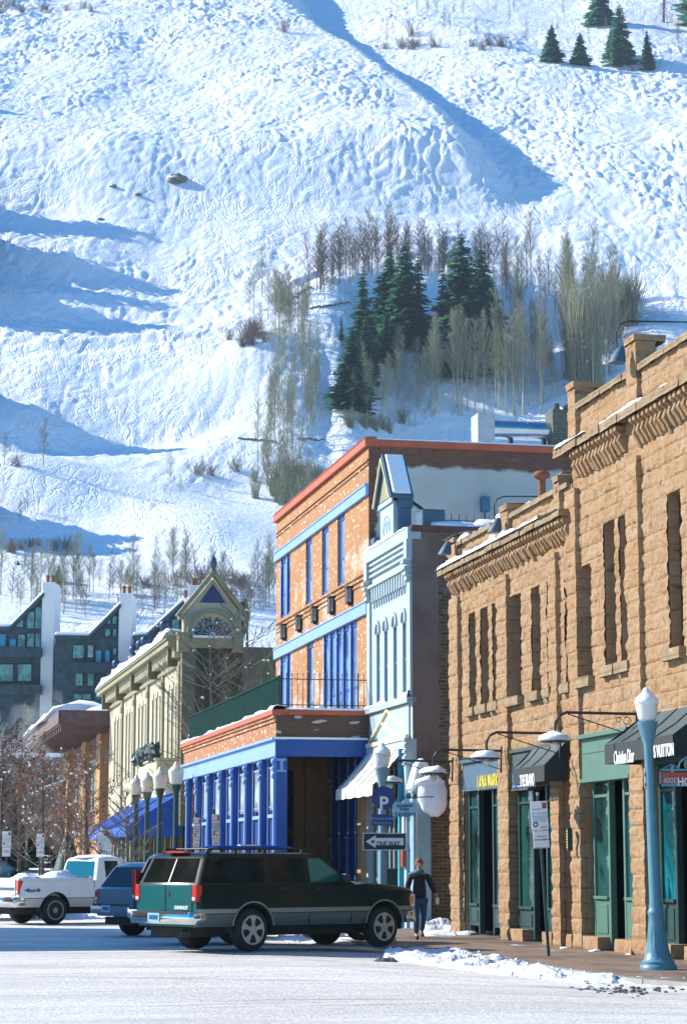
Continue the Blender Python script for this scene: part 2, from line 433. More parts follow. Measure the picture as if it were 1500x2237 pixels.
brickmat('brick_white', (.20, .085, .05), (.13, .055, .035), (.18, .15, .12), paint=paint_white)
brickmat('brick_orange', (.42, .20, .08), (.35, .155, .055), (.42, .27, .15), speck=.035, pale=.85, strength=.3)
brickmat('brick_annex', (.42, .17, .07), (.33, .12, .05), (.42, .28, .18), speck=.05, pale=.5, strength=.3)
def patch(n, v, q, col, b):
    sp = n.ramp(n.noise(n.mapv(q, (1.8, 7, 1), (2, 8, 0)), 1.0, 0), .70, .72)
    return n.mix(sp, col, (.46, .47, .44))
brickmat('brick_dark', (.16, .085, .05), (.11, .065, .045), (.13, .11, .09), paint=patch)
brickmat('brick_tan', (.50, .28, .12), (.42, .22, .09), (.40, .30, .18), strength=.4)
plain('cap_red', (.46, .10, .04), .6, vs=2); plain('cap_brown', (.12, .05, .035), .7)
plain('trim_sky', (.20, .36, .68), .5, var=.05, vs=.6); plain('royal_blue', (.003, .075, .33), .45, var=.08)
plain('deep_blue', (.003, .045, .21), .5, var=.08); plain('pale_blue', (.36, .455, .49), .7, var=.05, vs=1.2, bump=.15, bs=60)
plain('slate_blue', (.05, .11, .17), .6); plain('grey_blue', (.22, .36, .42), .6); plain('cream', (.72, .66, .42), .6)
plain('cream_white', (.78, .76, .70), .7, var=.05); plain('stripe_brown', (.20, .14, .10), .8); plain('iron', (.02, .025, .03), .5)
plain('dark_green', (.012, .05, .045), .5); plain('store_green', (.075, .17, .13), .5, var=.06); plain('awn_black', (.018, .028, .03), .75)
plain('awn_grey', (.05, .075, .075), .75, var=.1, vs=.8); plain('gold', (.75, .62, .06), .5); plain('white', (.85, .85, .83), .5, var=.03)
plain('dark_int', (.012, .012, .010), .9); plain('frame_wood', (.11, .05, .025), .6); plain('teal_paint', (.02, .30, .42), .5)
plain('lamp_blue', (.10, .24, .31), .35, var=.08, vs=5); plain('galv', (.45, .5, .54), .25, metal=.9, var=.1, vs=1.5)
plain('rust', (.22, .075, .03), .8); plain('box_blue', (.06, .16, .27), .6); plain('block_grey', (.10, .11, .08), .9)
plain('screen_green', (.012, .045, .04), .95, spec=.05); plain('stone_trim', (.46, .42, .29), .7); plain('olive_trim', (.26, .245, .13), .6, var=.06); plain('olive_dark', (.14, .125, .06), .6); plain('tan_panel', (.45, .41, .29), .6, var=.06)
plain('navy', (.012, .04, .12), .45); plain('awn_blue', (.002, .11, .52), .6, var=.15, vs=2); plain('wood_brown', (.13, .082, .08), .8, var=.2)
plain('wood_dark', (.038, .07, .08), .9, var=.3, vs=1.5); plain('duct_grey', (.34, .40, .42), .6); plain('stucco', (.62, .64, .63), .85, var=.04, vs=.5)  # blue tint of the dark wood puts distance haze into its colour
plain('red_paint', (.55, .03, .02), .5); plain('sign_red', (.42, .06, .03), .5); plain('ink', (.03, .035, .05), .6)
plain('concrete', (.30, .30, .28), .9); plain('sign_blue', (.012, .035, .20), .45); plain('sign_cyan', (.24, .52, .60), .5)
def glassmat(name, c, rough=.06, spec=.9):
    n = NT(name); v = n.coord(); f = n.ramp(n.noise(n.mapv(v, (1, 1, .6)), .9, 3, .6, 1.2), .35, .65)
    return n.fin(n.mix(f, tuple(x*.45 for x in c), tuple(x*1.5 for x in c)), rough, 0, spec)
glassmat('glass_dark', (.02, .03, .03)); glassmat('glass_teal', (.012, .06, .055)); glassmat('glass_cyan', (.004, .12, .15))
glassmat('glass_blue', (.12, .22, .40), .15); glassmat('glass_condo', (.08, .22, .20), .1); glassmat('curtain', (.34, .42, .42), .3)
g = NT('globe'); g.b.inputs['Transmission Weight'].default_value = .25; g.fin((.86, .88, .88), .25, 0, .5)
g = NT('globe_cream'); g.fin((.70, .66, .50), .35, 0, .5)
# ------------------------------------------------------------------ sandstone block
def rocksheet(s0, s1, z0, z1, t, holes, seed=1, ds=.055, dz=.038, course=.30, bl=.62, amp=.05):
    """rock-faced ashlar facing the street (towards -t)"""
    S = np.arange(s0, s1+ds*.5, ds); Zz = np.arange(z0, z1+dz*.5, dz)
    # snap lines to hole edges
    for h in holes:
        for a in h[:2]:
            i = int(np.argmin(abs(S-a))); S[i] = a
        for a in h[2:4]:
            i = int(np.argmin(abs(Zz-a))); Zz[i] = a
    S[-1] = s1; Zz[-1] = z1
    A, B = np.meshgrid(S, Zz)
    row = np.floor(B/course); off = (row*0.37) % 1*bl+.11*np.sin(row*2.3)
    blk = np.floor((A+off)/bl)
    fz = B/course-row; fs = (A+off)/bl-blk
    e = np.minimum(np.minimum(fz, 1-fz)*course, np.minimum(fs, 1-fs)*bl)
    rnd = np.abs(np.sin(row*12.98+blk*78.2+seed)*43758.5) % 1
    H = (sst(0, .05, e))*(.35+.65*rnd)*amp*.5+fbm(A*4, B*5, seed, 3)*amp*.6*sst(0, .03, e)+fbm(A*15, B*12, seed+5, 2)*amp*.55
    V = np.stack([t-H, A, B], 2).reshape(-1, 3); nx = len(S)
    i = np.arange(nx-1)[None, :]+np.arange(len(Zz)-1)[:, None]*nx
    FC = np.stack([i, i+nx, i+1+nx, i+1], 2)
    cs = (A[:-1, :-1]+A[1:, 1:])/2; cz = (B[:-1, :-1]+B[1:, 1:])/2
    keep = np.ones(cs.shape, bool)
    for h in holes: keep &= ~((cs > h[0]) & (cs < h[1]) & (cz > h[2]) & (cz < h[3]))
    return V, FC[keep]
def rockcolumn(s0, s1, t0, t1, z0, z1, seed=1, amp=.05, course=.30, dz=.045, step=.06):
    """free-standing rough stone pier"""
    P = []
    def seg(a, b):
        n = max(2, int(math.dist(a, b)/step))
        for k in range(n): q = k/n; P.append((a[0]+(b[0]-a[0])*q, a[1]+(b[1]-a[1])*q))
    seg((t1, s0), (t0, s0)); seg((t0, s0), (t0, s1)); seg((t0, s1), (t1, s1)); seg((t1, s1), (t1, s0))
    P = np.array(P); n = len(P); Zz = np.arange(z0, z1, dz); Zz = np.append(Zz, z1)
    c = np.array([(t0+t1)/2, (s0+s1)/2]); D = P-c; hx, hy = (t1-t0)/2, (s1-s0)/2
    nrm = np.stack([np.where(abs(D[:, 0])/hx >= abs(D[:, 1])/hy-.02, np.sign(D[:, 0]), 0), np.where(abs(D[:, 1])/hy >= abs(D[:, 0])/hx-.02, np.sign(D[:, 1]), 0)], 1)
    per = np.arange(n)*step
    A, B = np.meshgrid(per, Zz); row = np.floor(B/course); fz = B/course-row; e = np.minimum(fz, 1-fz)*course
    rnd = np.abs(np.sin(row*12.98+seed*3.3)*43758.5) % 1
    H = sst(0, .05, e)*(.3+.7*rnd)*amp*.5+fbm(A*4, B*5, seed, 3)*amp*.75+fbm(A*14, B*13, seed+3, 2)*amp*.45
    V = np.stack([P[None, :, 0]+nrm[None, :, 0]*H, P[None, :, 1]+nrm[None, :, 1]*H, B], 2).reshape(-1, 3)
    i = (np.arange(len(Zz)-1)[:, None]*n); k = np.arange(n)[None, :]; k2 = (k+1) % n
    FC = np.stack([i+k, i+k2, i+n+k2, i+n+k], 2).reshape(-1, 4)
    return V, FC, n, len(Zz)
def rc(mb, *a, **k):
    V, FC, n, m = rockcolumn(*a, **k); o = len(mb.v); mb.np(V, FC)
    mb.f.append(tuple(o+(m-1)*n+j for j in range(n))); mb.m.append(0)
    return mb
def snowcap(mb, s0, s1, t0, t1, z, h=.10, seed=0, step=.09, gaps=.0, over=.0):
    """ribbon of lying snow along s"""
    S = np.arange(s0, s1+step, step); n = len(S)
    w = np.clip(.6+1.1*fbm(S*.9, S*0+seed, seed, 3)+.5*fbm(S*4, S*0, seed+2, 2)-gaps, 0, 1.3)*h
    o = len(mb.v); m = 7
    for a, hh in zip(S, w):
        for k in range(m):
            q = k/(m-1); prof = math.sin(math.pi*q)**.5 if 0 < k < m-1 else 0
            mb.v.append((t0-over*prof*.3+(t1-t0)*q, a, z+.002+hh*prof*(1+.3*noise.noise((a*3, k*1.3, seed)))))
    for j in range(n-1):
        for k in range(m-1): mb.f.append((o+j*m+k, o+j*m+k+1, o+(j+1)*m+k+1, o+(j+1)*m+k)); mb.m.append(0)
    return mb
TB = 14.2
B = thing('stone_building', 'two storey building of rough tan sandstone with ribbed cornice and snow on its ledges', 'building', TB, 45, 0)
LOW = (43.35, 53.3); HI = (30.0, 43.35)
wlow = [(51.08, 51.72), (49.95, 50.66), (48.97, 49.62), (47.25, 48.13), (45.80, 46.50), (44.95, 45.32), (43.62, 44.05)]
whi = [(42.30, 42.98), (40.82, 41.5), (39.94, 40.55), (37.15, 37.88), (36.0, 36.6), (34.8, 35.4), (32.2, 32.8)]
holes = [(a, b, 5.42, 7.72) for a, b in wlow]
holes_hi = [(42.30, 42.98, 5.45, 7.74)]+[(a, b, 5.55, 8.42) for a, b in whi[1:]]
bays = [(48.95, 52.35), (44.95, 48.15), (43.62, 44.38)]
bays_hi = [(39.95, 42.98), (30.3, 39.2)]
hl = holes+[(a, b, .0, 4.22) for a, b in bays]
mb = MB(); V, FC = rocksheet(LOW[0], LOW[1], 0, 9.55, TB, hl, 3); mb.np(V, FC)
V, FC = rocksheet(HI[0], HI[1], 0, 11.05, TB, holes_hi+[(a, b, .0, 4.25) for a, b in bays_hi], 9); mb.np(V, FC)
# core masses and end walls
mb.box(TB+1.9, TB+14, 30, 53.25, 0, 8.9); mb.box(TB+.09, TB+1.9, 30, 53.25, 4.4, 5.3)
mb.box(TB+.09, TB+1.9, LOW[0], 53.25, 7.85, 9.5); mb.box(TB+.09, TB+1.9, 30, LOW[0], 8.55, 11.0); mb.box(TB+.09, TB+14, 53.0, 53.28, 0, 8.9)
mb.box(TB+.05, TB+.45, 43.2, 43.35, 9.0, 11.0); mb.box(TB+.06, TB+14, 29.8, 29.99, 0, 11.0)
def jambs(mb, hs, z_):
    for a, b, c, d in hs:
        for x0, x1 in ((a-.16, a+.004), (b-.004, b+.16)): mb.box(TB+.02, TB+.42, x0, x1, c-.06, d+.06)
        mb.box(TB+.02, TB+.42, a-.16, b+.16, d-.004, d+.14); mb.box(TB+.02, TB+.42, a-.16, b+.16, c-.12, c+.004)
jambs(mb, holes+holes_hi, 0)
for a, b in bays+bays_hi:
    mb.box(TB+.03, TB+.22, a-.3, a+.003, 0, 4.3); mb.box(TB+.03, TB+.22, b-.003, b+.3, 0, 4.3); mb.box(TB+.03, TB+1.9, a-.2, b+.2, 4.23, 4.38)
wall = mk('wall', mb, 'sandstone', B)
# pilasters
mb = MB()
PIL = [(52.45, 53.25), (48.15, 48.95), (44.42, 44.93), (43.0, 43.6), (39.22, 39.92)]
for i, (a, b) in enumerate(PIL):
    top = 8.25 if i < 3 else (9.4)
    p = rc(MB(), a, b, TB-.095, TB+.06, 0, top, seed=i*5+2, amp=.05)
    mk('pilaster', p, 'sandstone', B)
# corbel table and cornices
def corbels(s0, s1, zt, zb, seed):
    mb = MB(); rnd = random.Random(seed); s = s0
    while s < s1:
        wdt = .10+.04*rnd.random(); d = zb-.06+rnd.uniform(-.06, .05)
        pr = [(TB+.02, zt), (TB-.25, zt), (TB-.25, zt-.10), (TB-.15, zt-.17), (TB-.20, zt-(zt-d)*.55), (TB-.13, zt-(zt-d)*.75), (TB-.06, d), (TB+.02, d-.03)]
        o = len(mb.v); k = rnd.uniform(-.02, .02)
        for q in (s, s+wdt):
            for x, z in pr: mb.v.append((x+rnd.uniform(-.012, .012), q+rnd.uniform(-.01, .01)+k*(zt-z), z))
        n = len(pr)
        mb.f.append(tuple(range(o, o+n))); mb.f.append(tuple(range(o+n, o+2*n))[::-1])
        for j in range(n): mb.f.append((o+j, o+n+j, o+n+(j+1) % n, o+(j+1) % n))
        mb.m += [0]*(n+2); s += .235+rnd.uniform(-.02, .02)
    return mb
mk('corbel_table', corbels(44.95, 53.2, 8.86, 8.42, 1), 'sandstone', B, bevel=.008)
mk('corbel_table', corbels(43.42, 44.9, 8.86, 8.48, 4), 'sandstone', B, bevel=.008)
mk('corbel_table', corbels(39.95, 43.0, 10.12, 9.62, 2), 'sandstone', B, bevel=.008)
mk('corbel_table', corbels(30.1, 39.2, 10.12, 9.62, 3), 'sandstone', B, bevel=.008)
def ledge(s0, s1, z, h=.13, pr=.29, seed=1):
    mb = MB(); rnd = random.Random(seed); s = s0
    while s < s1:
        L = min(rnd.uniform(.45, .8), s1-s); rc(mb, s+.006, s+L-.006, TB-pr-rnd.uniform(0, .04), TB+.1, z, z+h, seed=int(s*7), amp=.028, course=h, dz=.045, step=.07); s += L
    return mb
mk('cornice', ledge(43.38, 53.62, 8.87, .15), 'coping_stone', B); mk('cornice', ledge(30, 43.7, 10.13, .17), 'coping_stone', B)
mk('parapet_coping', ledge(43.5, 53.1, 9.5, .12, .08, 5), 'coping_stone', B); mk('parapet_coping', ledge(30, 43.0, 11.02, .13, .08, 6), 'coping_stone', B)
for i, (a, b, z0, z1) in enumerate([(52.6, 53.3, 9.0, 9.62), (47.9, 48.5, 9.02, 9.72), (44.05, 44.4, 9.02, 9.72), (42.85, 43.3, 10.25, 11.5), (39.1, 39.65, 10.25, 11.62)]):
    mb = rc(MB(), a, b, TB-.10, TB+.3, z0, z1, seed=30+i, amp=.04)
    rc(mb, a-.03, b+.03, TB-.14, TB+.5, z1, z1+.13, seed=40+i, amp=.03, course=.16)
    mk('parapet_post', mb, 'sandstone', B)
for s, z, sd in ((52.9, 9.78, 1), (48.15, 9.94, 2), (44.25, 10.0, 3)):
    pass
mb = MB()
snowcap(mb, 44.8, 53.55, TB-.36, TB-.02, 9.02, .15, 1, over=.3); snowcap(mb, 43.5, 44.8, TB-.38, TB-.02, 9.02, .05, 5)
snowcap(mb, 41.6, 43.5, TB-.36, TB-.05, 10.3, .12, 2); snowcap(mb, 38.4, 40.9, TB-.3, TB-.05, 10.3, .12, 3); snowcap(mb, 36, 37.4, TB-.3, TB-.05, 10.3, .1, 4)
snowcap(mb, 48.7, 52.4, TB-.1, TB+.35, 9.62, .16, 7); snowcap(mb, 44.7, 47.6, TB-.08, TB+.3, 9.62, .12, 8, gaps=.2); snowcap(mb, 52.5, 53.4, TB-.2, TB+1.0, 9.78, .16, 9)
snowcap(mb, 47.7, 48.6, TB-.1, TB+.7, 9.86, .10, 10); snowcap(mb, 44.05, 44.4, TB-.1, TB+.4, 9.86, .13, 11); snowcap(mb, 36, 38.6, TB-.1, TB+.3, 11.15, .07, 12, gaps=.3)
mk('ledge_snow', mb, 'snow', B, smooth=True)
mb = MB(); mb.box(TB+.45, TB+14, 30, 53.2, 8.9, 9.0); mk('roof', mb, 'snow', B)
# upper windows: frame, pane, sill
def upwin(a, b, c, d, seed):
    mb = MB(); x = TB+.22
    fw = .05
    mb.box(x, x+.06, a, a+fw, c, d); mb.box(x, x+.06, b-fw, b, c, d); mb.box(x, x+.06, a+fw, b-fw, d-.06, d); mb.box(x, x+.06, a+fw, b-fw, c, c+.06)
    mb.box(x+.01, x+.05, a+fw, b-fw, (c+d)/2-.02, (c+d)/2+.02); mb.box(x-.02, x+.02, (a+b)/2-.012, (a+b)/2+.012, c+.06, d-.06)
    f = mk('window', mb, 'frame_wood', B)
    mb = MB(); mb.box(x+.025, x+.035, a+fw, b-fw, c+.06, d-.06); mk('pane', mb, 'glass_dark', f)
    mb = rc(MB(), a-.08, b+.08, TB-.14, TB+.05, c-.22, c-.01, seed=seed, amp=.03, course=.2); mk('sill', mb, 'coping_stone', f)
for i, h in enumerate(holes+holes_hi): upwin(*h, i)
# ---- shop fronts
def pane(par, s0, s1, z0, z1, t, m='glass_teal'):
    mb = MB(); mb.box(t, t+.02, s0, s1, z0, z1); return mk('pane', mb, m, par)
def shopfront(s0, s1, segs, glass, trim, t=TB+.14, bulk=.75, head=4.1, name='storefront', doors=(), transom=3.0):
    mb = MB(); r_ = MB()
    for k, a in enumerate(segs): mb.box(t-.05, t+.08, a-.05, a+.05, .05, head)
    mb.box(t-.07, t+.07, s0, s1, head-.3, head)
    f = None
    cuts = sorted(segs)
    for a, b in zip(cuts[:-1], cuts[1:]):
        if (a, b) in doors or any(abs((a+b)/2-d) < .3 for d in doors): continue
        mb.box(t-.04, t+.06, a+.05, b-.05, .22, bulk-.06); mb.box(t-.10, t+.08, a+.05, b-.05, bulk-.06, bulk)
        mb.box(t-.06, t-.04, a+.15, b-.15, .32, bulk-.16)
        mb.box(t-.04, t+.05, a+.05, b-.05, transom, transom+.06)
    f = mk(name, mb, trim, B, bevel=.006)
    for a, b in zip(cuts[:-1], cuts[1:]):
        if any(abs((a+b)/2-d) < .3 for d in doors):
            mb = MB(); mb.box(t+.9, t+.95, a+.05, b-.05, .1, 3.2); dr = mk('door', mb, 'dark_int', f)
            mb = MB(); mb.box(t+.86, t+.9, a+.12, a+.15, 1.0, 1.5); mk('handle', mb, 'gold', dr)
        else: pane(f, a+.05, b-.05, bulk, head-.3, t, glass)
    return f
shopfront(48.98, 52.3, [52.2, 51.35, 50.1, 49.1], 'glass_teal', 'dark_green', doors=(50.7,))
shopfront(44.98, 48.1, [48.0, 46.9, 45.9, 45.05], 'glass_teal', 'dark_green', doors=(46.4,))
shopfront(39.98, 42.95, [42.85, 41.9, 41.0, 40.4, 40.05], 'glass_teal', 'store_green', doors=(41.4,), t=TB+.18, bulk=1.05)
shopfront(30.5, 39.1, [39.0, 38.2, 37.0, 35.6, 34.6, 33, 31.2], 'glass_cyan', 'dark_green', doors=(37.6, 35.1), t=TB+.18, bulk=1.05)
mb = MB()
for a, b in bays+bays_hi: mb.box(TB+1.8, TB+1.88, a, b, 0, 4.2); mb.box(TB+.222, TB+1.88, b, b+.2, 0, 4.3); mb.box(TB+.222, TB+1.88, a-.2, a, 0, 4.3); mb.box(TB+.222, TB+1.88, a, b, 4.2, 4.22)
mk('shop_interior', mb, 'dark_int', B)
mb = MB()
for a, b in ((47.1, 48.1), (45.0, 45.6), (41.95, 42.9), (40.0, 40.95), (37.9, 39.15), (43.62, 43.95), (36.9, 37.2)): rc(mb, a, b, TB-.12, TB+.3, 0, .26, seed=int(a), amp=.02, course=.27)
mk('plinth', mb, 'sandstone', B)
# fascia signs
mb = MB(); mb.box(TB-.02, TB+.35, 49.0, 52.3, 3.48, 4.1); mb.box(TB-.1, TB+.36, 48.98, 52.32, 4.1, 4.18); mb.box(TB-.05, TB+.36, 48.98, 52.32, 3.42, 3.47)
sg = mk('shop_sign', mb, ['slate_blue'], B); sg['label'] = 'dark fascia sign with yellow capitals'
text('lettering', 'LANA MARKS', sg, 'gold', .50, (TB-.03, 50.0, 3.56), (0, -1, 0), width=1.9, depth=.02, bold=.004, align='CENTER')
mb = MB(); mb.box(TB-.02, TB+.3, 45.0, 48.1, 3.35, 4.15); mb.box(TB-.08, TB+.31, 44.97, 48.12, 4.15, 4.22); mb.box(TB-.05, TB+.3, 46.8, 48.1, 3.30, 3.34)
sg = mk('shop_sign', mb, ['awn_grey'], B); text('lettering', 'BALLY', sg, 'trim_sky', .42, (TB-.03, 47.55, 3.5), (0, -1, 0), width=.9, depth=.02)
mb = MB(); mb.box(TB-.06, TB+.16, 39.98, 42.95, 3.38, 4.18); mb.box(TB-.16, TB+.16, 39.96, 42.97, 4.18, 4.27); mb.box(TB-.12, TB+.15, 39.98, 42.95, 3.30, 3.38); mb.box(TB-.075, TB-.06, 40.0, 42.9, 3.88, 3.91)
mk('shop_fascia', mb, 'store_green', B, bevel=.008)
mb = MB(); mb.box(TB-.04, TB+.16, 30.3, 39.15, 3.5, 4.2); mb.box(TB-.1, TB+.16, 30.3, 39.17, 4.2, 4.28); mk('shop_fascia', mb, 'dark_green', B)
def awning(s0, s1, tw, to, zw, zo, val, mt, mv, par=None, sides=True, name='awning', label=None):
    mb = MB(); n = 14
    def P(q): return (tw+(to-tw)*q, zw+(zo-zw)*q-.05*math.sin(math.pi*q))
    for a in range(n):
        (t0, z0), (t1, z1) = P(a/n), P((a+1)/n)
        mb.add([(t0, s0, z0), (t1, s0, z1), (t1, s1, z1), (t0, s1, z0), (t0, s0, z0-.015), (t1, s0, z1-.015), (t1, s1, z1-.015), (t0, s1, z0-.015)], [(0, 1, 2, 3), (7, 6, 5, 4), (0, 4, 5, 1), (2, 6, 7, 3)], 0)
    for s in np.arange(s0+.9, s1-.2, .9):
        mb.tube([(tw, s, zw+.008), ((tw+to)/2, s, (zw+zo)/2-.04), (to, s, zo+.008)], .012, 4, 1)
    mb.box(to-.012, to, s0, s1, zo-val, zo, 1)
    aw = mk(name, mb, [mt, mv], par or B)
    if sides:
        f = MB()
        for s in (s0, s1):
            f.add([(tw, s, zw), (to, s, zo), (to, s, zo-val), (tw, s, zo-val), (tw, s+.012, zw), (to, s+.012, zo), (to, s+.012, zo-val), (tw, s+.012, zo-val)], [(0, 1, 2, 3), (7, 6, 5, 4), (0, 4, 5, 1), (1, 5, 6, 2), (2, 6, 7, 3), (3, 7, 4, 0)], 0)
        mk('awning_side', f, mv, aw)
    if label: aw['label'] = label
    return aw
a1 = awning(44.0, 46.3, TB-.03, TB-.52, 4.22, 3.72, .34, 'awn_grey', 'awn_black', label='small black awning with short white capitals')
text('lettering', 'THE BRAND', a1, 'white', .34, (TB-.54, 45.2, 3.43), (0, -1, 0), width=1.05, depth=.01, bold=.008)
a2 = awning(35.7, 39.3, TB-.03, TB-.8, 4.45, 3.88, .36, 'awn_grey', 'awn_black', label='long black awning with white designer names')
text('lettering', 'Christian Dior', a2, 'white', .34, (TB-.82, 38.2, 3.60), (0, -1, 0), width=1.1, depth=.01, bold=.006)
text('lettering', 'LOUIS VUITTON', a2, 'white', .30, (TB-.82, 36.35, 3.61), (0, -1, 0), width=1.4, depth=.01, bold=.006)
mb = MB(); mb.box(TB-.3, TB-.2, 43.2, 43.3, 1.95, 2.4); pl = mk('plaque', mb, 'dark_green', B)
mb = MB()
for k in range(7): mb.box(TB-.305, TB-.3, 43.22, 43.28, 2.0+k*.055, 2.03+k*.055)
mk('plaque_lines', mb, 'gold', pl)
# hanging gooseneck lamps, flood lamps
def hanglamp(s, z, label, L=1.5, snow=.3):
    L_ = thing('sign_lamp', label, 'lamp', TB-.2, s, z, group='gooseneck lamps along the shop fronts')
    x = TB-.2; mb = MB()
    pts = [(x, s, z)]+[(x-L+.12, s, z+.01)]+[(x-L-.02*k*1.2, s, z-.01-.045*k) for k in range(1, 5)]+[(x-L-.1, s, z-.45)]
    mb.tube(pts, .028, 7); mb.tube([(x-.9*L, s, z-.02), (x-.03, s, z-.42)], .011, 5)
    mb.tube([(x, s, z+.1), (x-.02, s, z-.5)], .022, 6)
    for c, r in (((x-.2, z-.14), .09), ((x-.36, z-.12), .06)):
        mb.tube([(c[0]+r*math.cos(q/10*6.28)*(1-q*.05), s, c[1]+r*math.sin(q/10*6.28)*(1-q*.05)) for q in range(12)], .009, 4)
    mk('bracket', mb, 'iron', L_)
    cx = x-L-.1
    mb = MB(); mb.lathe([(.02, z-.42), (.05, z-.44), (.10, z-.47), (.29, z-.53), (.29, z-.545), (.05, z-.52)], (cx, s, 0), 18); mk('lamp_shade', mb, 'iron', L_, smooth=True, angle=40)
    mb = MB(); mb.lump((cx, s, z-.61), (.085, .085, .085), 0, 0, 12); mk('bulb', mb, 'globe', L_, smooth=True)
    if snow:
        mb = MB(); mb.lump((cx, s, z-.52), (.31, .31, .16), int(s), .16, 16, 2.5, flat=True); mk('shade_snow', mb, 'snow', L_, smooth=True)
hanglamp(39.2, 4.46, 'gooseneck lamp on the pier beside the green shop fascia, snow on its shade')
hanglamp(43.9, 4.36, 'gooseneck lamp over the black awning, flat cap of snow above a round bulb')
hanglamp(48.3, 4.22, 'gooseneck lamp over the yellow lettered sign, snow heaped on the shade')
hanglamp(52.6, 4.17, 'gooseneck lamp at the far corner of the stone building, in front of the snow mass')
def flood(s, z, pipe, label, rz=1):
    f = thing('flood_lamp', label, 'flood lamp', TB-.1, s, z, group='flood lamps on the stone parapet')
    mb = MB(); x = TB-.35
    mb.lathe([(.03, .22), (.07, .18), (.12, .06), (.17, -.10), (.17, -.12), (.02, -.06)], (x, s-.05, z), 14)
    for k in range(len(mb.v)):
        p = mb.v[k]; mb.v[k] = (p[0]-(p[2]-z)*-.3, p[1], p[2])
    mk('lamp_hood', mb, 'slate_blue', f, smooth=True, angle=40)
    mb = MB()
    if pipe: mb.tube([(x, s, z+.1), (x-.02, s, z+.5), (x+.05, s-.02, z+.66), (x+.2, s-.05, z+.72), (x+1.6, s-.1, z+.76), (x+1.62, s-.1, z-.3)], .018, 6)
    else: mb.tube([(x, s, z+.15), (x+.3, s, z+.2)], .02, 6)
    mk('lamp_arm', mb, 'iron', f)
flood(52.6, 9.42, False, 'hooded flood lamp on the snow capped far corner post of the stone parapet')
flood(48.1, 9.32, True, 'hooded flood lamp with curved pipe beside the middle parapet post')
flood(39.45, 11.35, True, 'hooded flood lamp with long curved pipe high on the nearest parapet post')
# ------------------------------------------------------------------ pale blue building
BB = thing('pale_blue_building', 'narrow pale blue brick building with four arched windows and snow topped gable crest', 'building', TB, 60, 0)
S0, S1 = 57.5, 62.78
aw = [(61.6, .42), (60.62, .42), (59.5, .42), (58.4, .42)]
mb = MB()
def facade(mb, s0, s1, z0, z1, t, holes, mi=0, th=.25):
    """flat wall facing the street with rectangular holes and thickness"""
    ss = sorted({s0, s1, *[h[0] for h in holes], *[h[1] for h in holes]}); zz = sorted({z0, z1, *[h[2] for h in holes], *[h[3] for h in holes]})
    ss = [x for x in ss if s0 <= x <= s1]; zz = [x for x in zz if z0 <= x <= z1]
    inh = lambda a, b: any(h[0] < a < h[1] and h[2] < b < h[3] for h in holes)
    for i in range(len(ss)-1):
        for j in range(len(zz)-1):
            if not inh((ss[i]+ss[i+1])/2, (zz[j]+zz[j+1])/2):
                mb.add([(t, ss[i], zz[j]), (t, ss[i+1], zz[j]), (t, ss[i+1], zz[j+1]), (t, ss[i], zz[j+1])], [(0, 3, 2, 1)], mi)
    for a, b, c, d in holes:
        mb.add([(t, a, c), (t+th, a, c), (t+th, a, d), (t, a, d), (t, b, c), (t+th, b, c), (t+th, b, d), (t, b, d)],
               [(0, 1, 2, 3), (7, 6, 5, 4), (3, 2, 6, 7), (0, 4, 5, 1)], mi)
    return mb
hs = [(c-w_/2, c+w_/2, 6.2, 8.25) for c, w_ in aw]
facade(mb, S0, S1, 4.75, 10.75, TB, hs+[(S0+.25, S1-.3, 4.3, 4.76)])
for c, w_ in aw:     # arched hoods
    for r0, r1, z_ in ((w_/2, w_/2+.09, .05),):
        n_ = 10; o = len(mb.v)
        for k in range(n_+1):
            q = math.pi*k/n_
            for rr, tt in ((r0, 0), (r1, 0), (r0, -.06), (r1, -.06)): mb.v.append((TB+tt, c+rr*math.cos(q), 8.25+rr*1.3*math.sin(q)))
        for k in range(n_):
            a = o+4*k; b = a+4; mb.f += [(a+2, a+3, b+3, b+2), (a+1, b+1, b+3, a+3), (a, a+2, b+2, b)]; mb.m += [0]*3
for z in (9.95, 10.12, 10.28): mb.box(TB-.08, TB+.0, S0+.35, S1-.35, z, z+.07)
mb.box(TB-.12, TB+.25, S0-.02, S1+.05, 10.42, 10.75)
for a, b in ((S0-.02, S0+.32), (S1-.34, S1+.02)):
    mb.box(TB-.07, TB+.0, a, b, 6.2, 9.9); mb.box(TB-.16, TB+.0, a, b, 9.9, 10.42)
    for k in range(4): mb.box(TB-.16-.03*k, TB, a, b, 9.3+.15*k, 9.38+.15*k)
s = S0+.45
while s < S1-.5: mb.box(TB-.09, TB, s, s+.12, 9.2, 9.62); mb.box(TB-.05, TB, s+.02, s+.10, 9.02, 9.2); s += .31
mb.box(TB-.14, TB, S0+.3, S1-.3, 9.62, 9.7)
mb.box(TB-.16, TB+.1, S0, S1, 5.98, 6.12)
mb.box(TB-.2, TB+.1, S0-.03, S0+.22, 0, 5.0); mb.box(TB-.1, TB+.1, S1-.25, S1, 0, 5.0)
for k in range(5): mb.box(TB-.24, TB-.2, S0-.05, S0+.24, 4.3+.16*k, 4.38+.16*k)
front = mk('front_wall', mb, 'pale_blue', BB)
mb = MB(); facade(mb, S0, S1, 0, 10.6, TB+.26, [(S0+.3, S1-.3, .1, 4.7)], th=.01); mb.box(TB+.3, TB+13, S0+.02, S1, 4.7, 10.4); mb.box(TB+1.5, TB+13, S0+.02, S1, 0, 4.7)
mk('inner_wall', mb, 'slate_blue', BB)
mb = MB(); mb.add([(TB+.001, S0, 0), (TB+13, S0, 0), (TB+13, S0, 10.62), (TB+.001, S0, 10.62)], [(0, 1, 2, 3)]); mk('side_wall', mb, 'brick_purple', BB)
